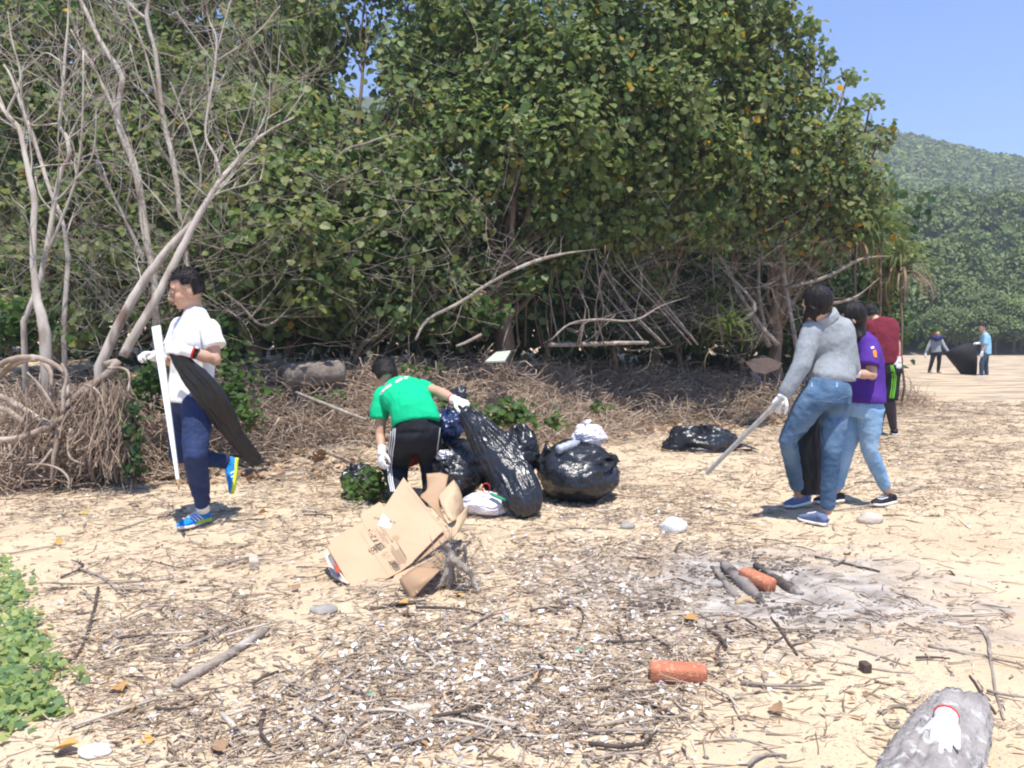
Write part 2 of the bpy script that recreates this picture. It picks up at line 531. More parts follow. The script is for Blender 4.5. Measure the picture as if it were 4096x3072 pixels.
def leaves_mesh(name, pos, nrm, size, cols, T=HEART, TF=HEART_F, droop=0.8, frames=None):
    x, y, n = frames if frames else leaf_frames(nrm, droop)
    V = pos[:, None, :] + size[:, None, None] * (T[None, :, 0:1] * x[:, None, :] + T[None, :, 1:2] * y[:, None, :] + T[None, :, 2:3] * n[:, None, :])
    m = len(T)
    FF = (TF[None] + (np.arange(len(pos)) * m)[:, None, None]).reshape(-1, TF.shape[1])
    return npmesh(name, V.reshape(-1, 3), FF, np.repeat(cols, m, axis=0))
def pick(pal, n, w=None, jit=0.18):
    pal = np.array(pal, dtype=float)
    w = np.array(w, dtype=float) / np.sum(w) if w is not None else None
    c = pal[rng.choice(len(pal), n, p=w)]
    return c * (1 + rng.uniform(-jit, jit, (n, 1)))

# litter density of the beach: mostly follows the strand lines of the photograph
BLOB = []
for (px, py, sx, sy, w) in [
    (1000, 1480, 420, 150, 1.3), (700, 1560, 350, 90, 1.0), (1330, 1400, 260, 120, 1.1), (1200, 1280, 300, 70, 1.0), (1380, 1180, 260, 60, 1.0),
    (640, 1080, 160, 110, 1.3), (150, 1080, 220, 60, 1.3), (300, 1250, 200, 70, 0.5), (250, 1420, 180, 80, 0.9), (420, 1340, 200, 60, 0.7),
    (700, 950, 140, 60, 1.2), (1300, 1080, 300, 50, 0.9), (1500, 1020, 160, 40, 0.6), (2000, 1000, 230, 80, 1.4), (2080, 880, 200, 50, 1.5), (1850, 930, 160, 40, 1.0), (1850, 1330, 300, 90, 0.28),
    (1350, 860, 300, 60, 1.5), (1500, 940, 260, 40, 0.8), (1980, 960, 160, 40, 0.7), (1960, 830, 200, 30, 0.8), (1650, 1560, 260, 80, 0.35), (2000, 1560, 200, 60, 0.3), (1400, 900, 300, 50, 0.9), (1480, 1160, 120, 50, 0.8), (640, 1270, 300, 50, 0.35)]:  # first patch: twig litter, thickened to stand in for canopy shade on the sand
    BLOB.append((px, py, sx, sy, w))
BLOB = np.array(BLOB, dtype=float)
def to_px(x, y, z):
    dz = z - CAMH
    f = y * cp - dz * sp_
    up = y * sp_ + dz * cp
    return (512 + FPX * x / f) * 2.16, (384 - FPX * up / f) * 2.16
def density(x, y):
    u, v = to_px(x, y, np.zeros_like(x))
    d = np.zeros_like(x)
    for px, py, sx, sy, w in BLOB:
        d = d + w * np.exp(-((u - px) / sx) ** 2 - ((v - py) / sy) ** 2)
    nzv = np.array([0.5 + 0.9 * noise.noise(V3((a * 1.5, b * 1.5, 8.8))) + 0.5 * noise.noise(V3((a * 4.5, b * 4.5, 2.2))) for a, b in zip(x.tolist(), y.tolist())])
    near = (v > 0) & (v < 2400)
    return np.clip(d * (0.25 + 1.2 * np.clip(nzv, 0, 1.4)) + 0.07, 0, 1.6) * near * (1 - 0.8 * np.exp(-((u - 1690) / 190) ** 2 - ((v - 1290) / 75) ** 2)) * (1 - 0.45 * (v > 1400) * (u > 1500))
def scatter(n, ymin=1.9, ymax=16.0, pw=1.0, keep=1.0):
    """random ground points inside the view, thinned by the litter density"""
    y = ymin * (ymax / ymin) ** rng.uniform(0, 1, n)
    x = y * rng.uniform(-0.72, 0.72, n)
    d = density(x, y) ** pw * keep
    k = rng.uniform(0, 1.0, n) < d
    x, y = x[k], y[k]
    z = np.array([hgt(a, b) for a, b in zip(x.tolist(), y.tolist())])
    return np.stack([x, y, z], axis=1)
TWP = [(0.46, 0.36, 0.26), (0.38, 0.29, 0.21), (0.28, 0.21, 0.155), (0.55, 0.47, 0.37), (0.19, 0.14, 0.105), (0.42, 0.34, 0.27)]
def litter():
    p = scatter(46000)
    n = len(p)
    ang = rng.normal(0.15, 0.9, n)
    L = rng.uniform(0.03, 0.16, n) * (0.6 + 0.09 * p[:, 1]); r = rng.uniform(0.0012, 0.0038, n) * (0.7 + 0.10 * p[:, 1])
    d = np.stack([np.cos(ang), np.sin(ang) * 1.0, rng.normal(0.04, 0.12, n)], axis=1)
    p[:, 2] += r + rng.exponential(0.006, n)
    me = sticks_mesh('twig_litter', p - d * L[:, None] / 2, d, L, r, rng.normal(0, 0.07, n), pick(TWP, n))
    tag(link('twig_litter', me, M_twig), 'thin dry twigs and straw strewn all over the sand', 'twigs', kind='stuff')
    # flat bark flakes and straw
    p = scatter(26000, ymax=13)
    n = len(p); p[:, 2] += rng.uniform(0.003, 0.012, n)
    nr = np.stack([rng.normal(0, 0.25, n), rng.normal(0, 0.25, n), np.ones(n)], axis=1)
    T = OVAL * np.array([0.55, 1, 1])
    me = leaves_mesh('bark_flakes', p, nr, rng.uniform(0.015, 0.055, n), pick(TWP + [(0.34, 0.20, 0.10)], n), T, OVAL_F)
    tag(link('bark_flakes', me, M_twig), 'brown bark flakes and crumbled leaf bits scattered over the sand', 'bark flakes', kind='stuff')
    # coral and shell chips
    p = scatter(56000, ymax=8.5, pw=1.6)
    u, v = to_px(p[:, 0], p[:, 1], p[:, 2])
    w = 0.08 + np.exp(-((u - 950) / 430) ** 2 - ((v - 1500) / 190) ** 2) + 0.7 * np.exp(-((u - 1280) / 300) ** 2 - ((v - 1330) / 150) ** 2) + 0.5 * np.exp(-((u - 1350) / 250) ** 2 - ((v - 1110) / 60) ** 2)
    p = p[rng.uniform(0, 1, len(p)) < w]
    n = len(p); s = np.minimum(rng.exponential(0.0055, n) + 0.004, 0.026)
    p[:, 2] += s * 0.35
    me = leaves_mesh('shell_chips', p, rng.normal(0, 0.6, (n, 3)) + np.array([0, 0, 1.0]), s * 1.25, pick([(0.78, 0.76, 0.72), (0.70, 0.66, 0.60), (0.84, 0.83, 0.82), (0.55, 0.50, 0.45)], n, (4, 3, 3, 2), 0.08), LUMP, LUMP_F)
    tag(link('shell_chips', me, M_chip), 'white coral and shell fragments scattered through the twigs', 'shell fragments', kind='stuff')
    # pebbles
    p = scatter(9000, ymax=9, pw=0.6, keep=0.6)
    n = len(p); s = rng.uniform(0.004, 0.013, n)
    B = MB(); B.ell((0, 0, 0), (1, 0, 0), (0, 0.8, 0), (0, 0, 0.55), 6, 4)
    T = np.array([tuple(q) for q in B.v]); TF = np.array([f if len(f) == 3 else None for f in B.f if len(f) == 3] + [g for f in B.f if len(f) == 4 for g in ((f[0], f[1], f[2]), (f[0], f[2], f[3]))])
    me = leaves_mesh('pebbles', p, rng.normal(0, 0.2, (n, 3)) + np.array([0, 0, 1.0]), s, pick([(0.20, 0.18, 0.17), (0.33, 0.30, 0.27), (0.12, 0.11, 0.11), (0.40, 0.31, 0.24)], n), T, TF)
    tag(link('pebbles', me, M_chip), 'small grey and brown pebbles dotted over the sand', 'pebbles', kind='stuff')
litter()

# ------------------------------------------------------------ brushwood heaps of the bank
HEAPS = []   # (x, y, rx, ry, height)
def heap_at(px, py, Y, w, dpt, hh): 
    c = Q(px, py, Y); HEAPS.append((c.x, Y, w, dpt, hh))
for px, Y, w, hh in [(-60, 7.7, 1.0, 0.55), (60, 7.3, 0.8, 0.7), (200, 7.6, 0.9, 0.6), (330, 7.9, 0.8, 0.45), (470, 8.5, 0.9, 0.55), (560, 9.0, 0.9, 0.5), (690, 9.6, 1.1, 0.55), (800, 9.5, 0.9, 0.5), (900, 9.8, 1.0, 0.6),
                     (1000, 10.0, 1.2, 0.45), (1080, 10.2, 1.1, 0.5), (1150, 10.8, 1.2, 0.45), (1230, 11.2, 1.0, 0.4), (1330, 12.6, 1.4, 0.45), (1430, 12.3, 1.2, 0.7), (1500, 12.8, 1.2, 0.7), (1600, 12.7, 1.2, 0.75), (1680, 13.0, 1.2, 0.8), (1760, 13.8, 1.4, 0.7), (1850, 15.0, 1.4, 0.5)]:
    heap_at(px, 800, Y, w, 0.9, hh)
def heaps():
    for i, (x, y, w, dp, hh) in enumerate(HEAPS):
        hh = max(0.25, 0.98 - hgt(x, y)) * (0.62 if y > 10.3 else 0.9) if y > 8.3 else hh * 1.2; n = int(600 + 900 * hh)
        a = rng.uniform(0, 6.28, n); q = np.sqrt(rng.uniform(0, 1, n))
        px = x + np.cos(a) * q * w; py = y + np.sin(a) * q * dp
        z = np.array([hgt(s, t) for s, t in zip(px.tolist(), py.tolist())]) + rng.uniform(0, 1, n) * hh * (1 - q ** 2) ** 0.7
        p = np.stack([px, py, z], axis=1)
        d = norm(rng.normal(0, 1, (n, 3)) * np.array([1.0, 0.8, 0.55]))
        L = rng.uniform(0.15, 0.75, n); r = rng.uniform(0.002, 0.0065, n)
        me = sticks_mesh('dry_brushwood', p - d * L[:, None] / 2 - np.array([x, y, 0]), d, L, r, rng.normal(0, 0.14, n),
                         pick([(0.37, 0.27, 0.195), (0.50, 0.385, 0.285), (0.25, 0.18, 0.13), (0.60, 0.49, 0.38)], n, (4, 3, 3, 2)), segs=4, sides=4)
        o = link('dry_brushwood', me, M_twig); o.location = (x, y, 0)
        tag(o, 'tangled heap of dry brown brushwood and roots along the bank', 'brushwood', 'brushwood heaps along the bank', 'stuff')
    # low scatter of dead sticks on the slope between the heaps
    n = 16000
    x = rng.uniform(-7.5, 7.0, n); t = rng.uniform(-1.2, 3.0, n)
    y = np.interp(x, LX, LY) + t
    k = (x * x + y * y < 400) & (rng.uniform(0, 1, n) < np.clip(0.35 + 0.35 * t, 0.1, 1)); x, y = x[k], y[k]; n = len(x)
    z = np.array([hgt(a, b) for a, b in zip(x.tolist(), y.tolist())]) + rng.exponential(0.03, n)
    d = norm(rng.normal(0, 1, (n, 3)) * np.array([1, 1, 0.18]))
    L = rng.uniform(0.1, 0.6, n); r = rng.uniform(0.002, 0.006, n)
    me = sticks_mesh('bank_sticks', np.stack([x, y, z], axis=1) - d * L[:, None] / 2, d, L, r, rng.normal(0, 0.12, n), pick([(0.33, 0.25, 0.18), (0.45, 0.36, 0.27), (0.24, 0.17, 0.13), (0.55, 0.46, 0.36)], n), segs=3)
    tag(link('bank_sticks', me, M_twig), 'dead sticks covering the slope below the bushes', 'dead sticks', kind='stuff')
    n = 9000
    x = rng.uniform(-8, 8, n); t = rng.uniform(-0.8, 4.5, n); y = np.interp(x, LX, LY) + t
    z = np.array([hgt(a, b) for a, b in zip(x.tolist(), y.tolist())]) + rng.uniform(0, 0.06, n)
    me = leaves_mesh('dry_leaves', np.stack([x, y, z], axis=1), rng.normal(0, 0.5, (n, 3)) + np.array([0, 0, 1.0]), rng.uniform(0.04, 0.11, n),
                     pick([(0.22, 0.14, 0.09), (0.34, 0.22, 0.13), (0.15, 0.10, 0.07), (0.42, 0.30, 0.19)], n))
    tag(link('dry_leaves', me, M_twig), 'dry brown leaves lying under the bushes', 'dry leaves', kind='stuff')
heaps()
# ------------------------------------------------------------ green trees of the thicket
GREENS = [(0.165, 0.235, 0.06), (0.225, 0.265, 0.08), (0.105, 0.175, 0.055), (0.29, 0.31, 0.125), (0.18, 0.24, 0.10), (0.60, 0.34, 0.03), (0.28, 0.28, 0.07)]
GW = (6, 5, 5, 2.5, 3, 0.10, 0.7)
def leaf_variant(c):
    me = npmesh('leaf', HEART, HEART_F, np.tile(np.array(c), (len(HEART), 1)))
    me.materials.append(M_leaf); return me
LEAFV = [leaf_variant(c) for c in GREENS[:5] + [(0.50, 0.30, 0.03), (0.15, 0.18, 0.06)]]
def blob_leaves(c, r, n, leaf=0.105, shell=0.35, flat=0.85):
    """leaf positions and normals of one bough: sprays of leaves through its volume"""
    nc = max(3, n // 16)
    dr = norm(rng.normal(size=(nc, 3)))
    rad = r * (1 - (1 - shell) * rng.uniform(0, 1, nc) ** 1.6)
    cc = c + dr * rad[:, None] * np.array([1, 1, flat])
    k = rng.integers(0, nc, n)
    off = rng.normal(size=(n, 3)) * np.array([0.13, 0.13, 0.11]) * (r / 0.6) ** 0.5
    pos = cc[k] + off
    nr = 0.55 * norm(pos - c) + np.array([0.08, -0.25, 0.55]) + 0.50 * rng.normal(size=(n, 3)) + 0.35 * rng.normal(size=(nc, 3))[k]
    return pos, nr, leaf * rng.uniform(0.5, 1.35, n), cc
def trunk_path(a, b, sag=0.15, n=6, w=0.12):
    a, b = V3(a), V3(b); out = []
    off = V3((random.uniform(-1, 1), random.uniform(-1, 1), 0)) * w
    for i in range(n + 1):
        t = i / n
        out.append(a.lerp(b, t) + off * math.sin(math.pi * t) * (a - b).length * 0.5 + V3((random.gauss(0, 1), random.gauss(0, 1), random.gauss(0, 1))) * 0.02 * (a - b).length * (0 < i < n))
    return out
def tree(base_px, baseY, blobs, label, trunkmat=M_bark, leafn=620, name='leafy_tree', tr=0.09, cat='tree', indiv=90, leaf=0.088, pal=None, w=None):
    bx = Q(base_px, 700, baseY).x
    base = V3((bx, baseY, hgt(bx, baseY) - 0.05))
    root = thing(name, base, label, cat)
    P_, N_, S_, C_ = [], [], [], []
    bm = MB(); br = []
    cs = []
    for (px, py, Y, rp, dn) in blobs:
        c = Q(px, py, Y); r = rp * 0.463 / FPX * Y
        cs.append((c, r))
        n = int(leafn * dn * (rp / 100.0) ** 2 * (Y / 10.0) ** 2 * (0.105 / leaf) ** 2)
        pos, nr, sz, cc = blob_leaves(np.array(c), r, n, leaf)
        P_.append(pos); N_.append(nr); S_.append(sz); C_.append(pick(pal or GREENS, n, w or GW) * rng.uniform(0.8, 1.2))
        br.append((c, cc))
    cx = sum((c for c, r in cs), V3()) / len(cs)
    crown0 = V3((base.x * 0.5 + cx.x * 0.5, base.y * 0.6 + cx.y * 0.4, base.z + 0.55 * (cx.z - base.z)))
    tp = trunk_path(base - V3((0, 0, 0.2)), crown0, n=7)
    bm.tube(tp, [tr * (1.25 - 0.5 * i / 7) for i in range(8)], 9)
    bm.build('trunk', trunkmat, root)
    for (c, cc) in br:
        m = MB(); k = random.choice([4, 5, 6, 7]); st = tp[k]
        pth = trunk_path(st, c, n=5)
        m.tube(pth, [tr * 0.42 * (1 - 0.14 * i) for i in range(6)], 6)
        for q in cc[:10]:
            e = V3(q); m.tube(trunk_path(pth[-1 if random.random() < .6 else 3], e, n=3), [0.014, 0.010, 0.007, 0.003], 4)
        m.build('branch', trunkmat, root)
    P_, N_, S_, C_ = map(np.concatenate, (P_, N_, S_, C_))
    b = np.array(base)
    # the leaves nearest to the path are leaves of their own, the rest one mass
    key = P_[:, 1] + rng.normal(0, 0.25, len(P_))
    order = np.argsort(key)
    u, v = to_px(P_[:, 0], P_[:, 1], P_[:, 2])
    vis = [i for i in order if 0 < u[i] < 2212 and 0 < v[i] < 1100][:indiv]
    msk = np.ones(len(P_), bool); msk[vis] = False
    me = leaves_mesh('foliage', P_[msk] - b, N_[msk], S_[msk], C_[msk])
    link('foliage', me, M_leaf, root, 'stuff')
    x, y, n = leaf_frames(N_[vis], 0.8)
    for j, i in enumerate(vis):
        o = bpy.data.objects.new('leaf', LEAFV[random.choice([0, 0, 1, 1, 2, 2, 3, 3, 4, 4, 6]) if random.random() > 0.015 else 5])
        s = S_[i] * 1.05
        M = Matrix.Identity(4)
        for r_ in range(3):
            M[r_][0] = x[j][r_] * s; M[r_][1] = y[j][r_] * s; M[r_][2] = n[j][r_] * s
            M[r_][3] = P_[i][r_] - b[r_]
        o.matrix_local = M; o.parent = root; o.matrix_parent_inverse = Matrix.Identity(4); COL.objects.link(o)
    return root
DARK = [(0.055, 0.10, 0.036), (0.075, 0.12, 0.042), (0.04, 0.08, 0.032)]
tree(120, 10.2, [(40, 80, 10.6, 110, .7), (190, 50, 10.8, 110, .7), (330, 130, 10.6, 105, .8), (70, 250, 10.3, 100, .7), (210, 250, 10.6, 110, .8), (340, 300, 10.4, 100, .8),
                 (60, 430, 10.0, 100, .55), (200, 430, 10.2, 110, .6), (330, 440, 10.0, 90, .6), (-80, 150, 10.5, 130, .7), (-60, 400, 10.2, 120, .6), (100, -120, 11, 160, .5), (330, -110, 11, 150, .5)],
     'olive green tree behind the bare white trunks at the far left', tr=0.07)
tree(230, 9.6, [(40, 570, 9.6, 90, .5), (150, 600, 9.5, 90, .55), (270, 560, 9.4, 85, .6), (370, 560, 9.2, 80, .6), (30, 690, 9.0, 70, .6), (150, 690, 9.4, 70, .5), (330, 660, 9.2, 70, .6), (440, 640, 9.0, 60, .6)],
     'low green bush behind the bases of the bare trunks', tr=0.05, name='green_bush', cat='bush', indiv=110)
tree(560, 9.9, [(450, 190, 9.9, 90, .7), (560, 100, 10.4, 100, .75), (600, 260, 9.8, 95, .9), (480, 330, 9.6, 85, .8), (560, 400, 9.3, 90, 1.0), (650, 380, 9.5, 80, 1.0), (470, 480, 9.0, 75, 1.0), (560, 520, 8.9, 80, 1.1),
                (650, 500, 9.1, 85, 1.1), (600, 600, 9.0, 75, 1.0), (510, 620, 9.0, 60, .8), (690, 610, 9.3, 70, 1.0), (560, -60, 11, 130, .6), (400, -20, 10.5, 90, .6), (520, 250, 9.7, 70, .8)],
     'round leaved tree above the walker in the white shirt', tr=0.09, indiv=200)
tree(780, 11.3, [(690, 60, 12.0, 80, 1.1), (650, 160, 12.0, 75, 1.0), (700, 245, 11.6, 70, 1.0), (860, 130, 11.6, 78, 1.1), (900, 250, 10.8, 90, 1.0), (760, 320, 10.4, 85, 1.0), (850, 370, 10.2, 90, 1.0), (730, 420, 9.9, 80, 1.0),
                 (830, 480, 9.9, 85, 1.0), (750, 540, 9.9, 80, .9), (880, 590, 10.2, 80, .8), (780, 640, 10.2, 70, .8), (940, 470, 10.0, 80, 1), (800, -70, 12, 100, .6), (930, 60, 11.6, 70, .8), (900, -80, 12, 120, .6)],
     'tall dark tree with hanging boughs left of the brown trunk', tr=0.10, indiv=180)
tree(1105, 11.0, [(1010, 70, 11.2, 90, 1), (1120, 60, 11.0, 95, 1), (1050, 170, 10.8, 95, 1), (1170, 180, 10.6, 100, 1), (1000, 290, 10.5, 95, 1), (1120, 310, 10.3, 90, 1), (1220, 290, 10.4, 95, 1), (1030, 420, 10.4, 70, .9),
                  (960, 520, 10.2, 80, .8), (1180, 430, 10.6, 85, .9), (1040, 600, 10.6, 70, .6), (1000, 660, 10.0, 45, .9), (1140, 540, 10.9, 70, .7), (1050, -80, 11.5, 150, .7), (1250, 120, 10.8, 80, 1), (1210, 560, 11.2, 70, .5)],
     'broad tree with a brown trunk in the middle of the thicket', tr=0.13, indiv=200)
tree(1440, 13.4, [(1290, 50, 11.3, 95, 1), (1400, 80, 11.4, 100, 1), (1510, 60, 11.6, 100, 1), (1330, 190, 11.0, 100, 1), (1450, 210, 11.1, 100, 1), (1300, 340, 11.0, 95, 1), (1410, 350, 11.2, 95, 1), (1510, 330, 11.4, 95, 1),
                  (1270, 470, 11.4, 75, .9), (1370, 480, 11.6, 80, .8), (1480, 470, 11.7, 80, .8), (1390, 580, 12.2, 70, .4), (1350, -90, 11.6, 150, .7), (1560, -60, 11.8, 130, .7)],
     'wide tree with yellowing leaves over the shaded sand', tr=0.08, indiv=180)
tree(1665, 13.2, [(1610, 90, 12.0, 95, 1), (1690, 60, 12.2, 65, .75), (1680, 170, 12.2, 85, .9), (1590, 220, 11.8, 90, 1), (1700, 280, 12.1, 90, 1), (1790, 310, 12.4, 75, .8), (1600, 350, 11.9, 95, 1), (1690, 400, 12.2, 90, 1),
                  (1790, 420, 12.5, 80, .9), (1870, 400, 12.8, 60, .75), (1570, 470, 12.2, 80, .8), (1670, 500, 12.6, 75, .7), (1780, 510, 12.9, 70, .7), (1870, 490, 13.1, 60, .7), (1770, 210, 12.4, 45, .6), (1790, 110, 12.4, 28, .6), (1830, 170, 12.6, 26, .6),
                  (1830, 240, 12.6, 32, .6), (1880, 225, 12.8, 22, .6), (1850, 290, 12.6, 36, .6), (1900, 300, 12.9, 34, .5), (1750, 40, 12.3, 24, .7), (1740, 120, 12.3, 36, .6), (1560, -40, 12.2, 110, .7)],
     'tree at the right end of the thicket with thin outer sprays against the sky', tr=0.10, indiv=220, w=(6, 5, 3, 3, 4, 0.5, 1.4))
# deeper bushes that close the thicket
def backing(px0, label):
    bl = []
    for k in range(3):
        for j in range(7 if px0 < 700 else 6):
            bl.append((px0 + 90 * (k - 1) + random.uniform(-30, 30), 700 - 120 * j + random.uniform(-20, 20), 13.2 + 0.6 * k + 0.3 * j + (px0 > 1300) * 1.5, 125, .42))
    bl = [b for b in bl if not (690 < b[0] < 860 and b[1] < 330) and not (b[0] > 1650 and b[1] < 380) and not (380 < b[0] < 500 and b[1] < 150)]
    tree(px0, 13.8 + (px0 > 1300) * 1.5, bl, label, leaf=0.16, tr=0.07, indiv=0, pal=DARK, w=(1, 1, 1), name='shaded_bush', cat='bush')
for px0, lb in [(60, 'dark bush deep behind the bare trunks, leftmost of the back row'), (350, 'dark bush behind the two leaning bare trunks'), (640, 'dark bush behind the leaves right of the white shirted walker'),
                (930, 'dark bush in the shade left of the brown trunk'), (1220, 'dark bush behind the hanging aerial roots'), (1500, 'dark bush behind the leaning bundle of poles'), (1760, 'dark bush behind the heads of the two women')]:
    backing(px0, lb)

# ------------------------------------------------------------ bare bleached trees on the left
def trace(pts, s, ox, oy, Y0, Y1, wk=0.5):
    """(x, y, width) of a crop -> world path with radii"""
    out = []
    n = len(pts)
    for i, p in enumerate(pts):
        Y = Y0 + (Y1 - Y0) * i / max(1, n - 1)
        out.append((*P(p[0] / s + ox, p[1] / s + oy, Y), p[2] / s / 4 / FPX * Y * wk))
    sp = spline(out, 4)
    for q in sp[1:-1]: q[:3] += np.random.default_rng(int(abs(q[0] * 1e5)) % 99999).normal(0, 0.07, 3) * q[3]
    return [V3(q[:3]) for q in sp], [max(0.0025, q[3]) for q in sp]
def grow(m, p, d, L, r, lev):
    """side twigs"""
    n = 4; pts = [p.copy()]; q = p.copy(); dd = d.copy()
    for i in range(n):
        dd = (dd + V3((random.gauss(0, .16), random.gauss(0, .16), random.gauss(0.05, .14)))).normalized()
        q = q + dd * (L / n); pts.append(q.copy())
        if lev > 0 and i > 0:
            for _ in range(random.choice([1, 1, 2])):
                e = (dd + V3((random.gauss(0, .7), random.gauss(0, .5), random.gauss(0.15, .5)))).normalized()
                grow(m, q, e, L * random.uniform(0.4, 0.7), r * 0.55, lev - 1)
    m.tube(pts, [r * (1 - 0.2 * i) for i in range(n + 1)], 4 if r > 0.004 else 3, cap=False)
def dead_tree(label, limbs, s=1.276, ox=0, oy=0, tw=6, twl=0.8, mt=M_dead, lev=1):
    tw = max(3, tw - 3)
    paths = [trace(pts, s, ox, oy, Y0, Y1, 0.43) for pts, Y0, Y1 in limbs]
    b = paths[0][0][0]
    root = thing('bare_tree', V3((b.x, b.y, hgt(b.x, b.y))), label, 'tree')
    m = MB(); lo = b.copy(); lo.z = hgt(b.x, b.y) - 0.15
    p0, r0 = paths[0]
    if b.z > lo.z + 0.05: p0 = [lo] + p0; r0 = [r0[0] * 1.15] + r0
    m.tube(p0, r0, 10); m.build('trunk', mt, root)
    tws = MB()
    for j, (p, r) in enumerate(paths):
        if j:
            m = MB(); m.tube(p, r, 8); m.build('branch', mt, root)
        for k in range(tw + 2 * (j > 0)):
            i = random.randrange(len(p) // 3, len(p) - 1)
            t = (p[i + 1] - p[i]).normalized()
            e = (t * 0.6 + V3((random.gauss(0, .8), random.gauss(0, .5), random.gauss(0.35, .4)))).normalized()
            grow(tws, p[i], e, twl * random.uniform(0.4, 1.2), min(r[i] * 0.45, 0.009), lev)
    if tws.v: tws.build('twigs', mt, root)['kind'] = 'stuff'
    return root
dead_tree('pale bare tree with a crooked trunk nearest the left edge', [
    ([(230, 1700, 66), (205, 1590, 56), (185, 1500, 45), (170, 1350, 38), (170, 1180, 36), (175, 1020, 36), (150, 900, 32), (120, 750, 28), (95, 650, 26), (30, 580, 20), (-30, 480, 14)], 7.2, 7.4),
    ([(70, 620, 16), (40, 570, 16), (80, 480, 14), (105, 380, 12), (60, 200, 9), (40, 60, 6)], 7.35, 7.3),
    ([(30, 570, 12), (-10, 470, 10), (-60, 300, 8)], 7.4, 7.4)], tw=9)
dead_tree('pale bare tree with a kinked upright stem, second from the left edge', [
    ([(120, 1640, 34), (190, 1470, 32), (225, 1330, 30), (255, 1180, 30), (285, 1000, 28), (310, 880, 28), (352, 800, 26), (340, 700, 24), (305, 640, 20), (320, 480, 18), (330, 300, 16), (345, 150, 12), (350, -30, 8)], 7.5, 7.7),
    ([(240, 1290, 18), (330, 1080, 15), (390, 900, 14), (415, 700, 12), (425, 500, 11), (425, 260, 9)], 7.5, 7.3),
    ([(200, 1055, 8), (300, 1010, 9), (390, 910, 10), (470, 800, 7), (490, 600, 5), (480, 460, 4)], 7.4, 7.2),
    ([(120, 660, 8), (250, 560, 9), (330, 430, 8), (430, 330, 5)], 7.6, 7.5),
    ([(330, 330, 9), (240, 270, 8), (180, 310, 6), (110, 370, 4)], 7.6, 7.6)], tw=9)
dead_tree('thin bare tree standing behind the two pale leftmost trunks', [
    ([(325, 1680, 30), (335, 1500, 28), (345, 1350, 28), (340, 1250, 26), (312, 1100, 20), (265, 1000, 20), (210, 830, 22), (180, 730, 20), (110, 540, 18), (60, 400, 14), (20, 330, 9)], 8.0, 8.2),
    ([(310, 1120, 10), (210, 1010, 9), (180, 900, 8)], 8.1, 8.1),
    ([(300, 630, 12), (170, 640, 10), (110, 600, 6)], 8.2, 8.2)], tw=6)
dead_tree('stout bare tree leaning left behind the thinner trunks', [
    ([(790, 1450, 40), (770, 1330, 42), (740, 1180, 45), (710, 950, 42), (670, 800, 40), (620, 680, 38), (600, 580, 36), (622, 400, 32), (560, 290, 27), (490, 170, 25), (440, 60, 22), (390, -40, 20)], 8.6, 8.9),
    ([(600, 590, 24), (530, 450, 20), (470, 330, 18), (415, 245, 16), (360, 150, 9)], 8.75, 8.7),
    ([(735, 1330, 24), (640, 1120, 20), (560, 960, 16), (530, 880, 12)], 8.6, 8.5)], tw=8)
dead_tree('straight slim bare tree with a forked top, above the walker in the white shirt', [
    ([(960, 1350, 26), (920, 1100, 28), (905, 960, 30), (880, 800, 30), (845, 660, 30), (820, 500, 28), (790, 250, 25), (750, 90, 25), (768, -30, 18)], 8.9, 9.0),
    ([(745, 95, 16), (690, 50, 18), (645, 0, 18), (640, -60, 12)], 9.0, 9.0),
    ([(825, 600, 14), (770, 370, 13), (710, 180, 12), (660, 60, 10), (645, -20, 8)], 8.95, 8.8),
    ([(880, 700, 8), (910, 520, 8), (960, 400, 7), (980, 340, 5)], 8.9, 8.8),
    ([(830, 600, 8), (730, 460, 7), (660, 220, 5)], 8.9, 8.7),
    ([(1020, 980, 12), (1020, 850, 12), (960, 650, 10), (870, 420, 8)], 8.9, 8.9)], tw=7)
M_root = mat('root_bark', (0.38, 0.31, 0.25), (0.22, 0.165, 0.125), scale=8, rough=0.9, spec=0.1, bump=0.7, bscale=30, c3=(0.48, 0.42, 0.36), s3=5)
M_rootlet = mat('brown_rootlets', (0.34, 0.26, 0.195), (0.22, 0.16, 0.12), scale=6, rough=0.9, spec=0.1)
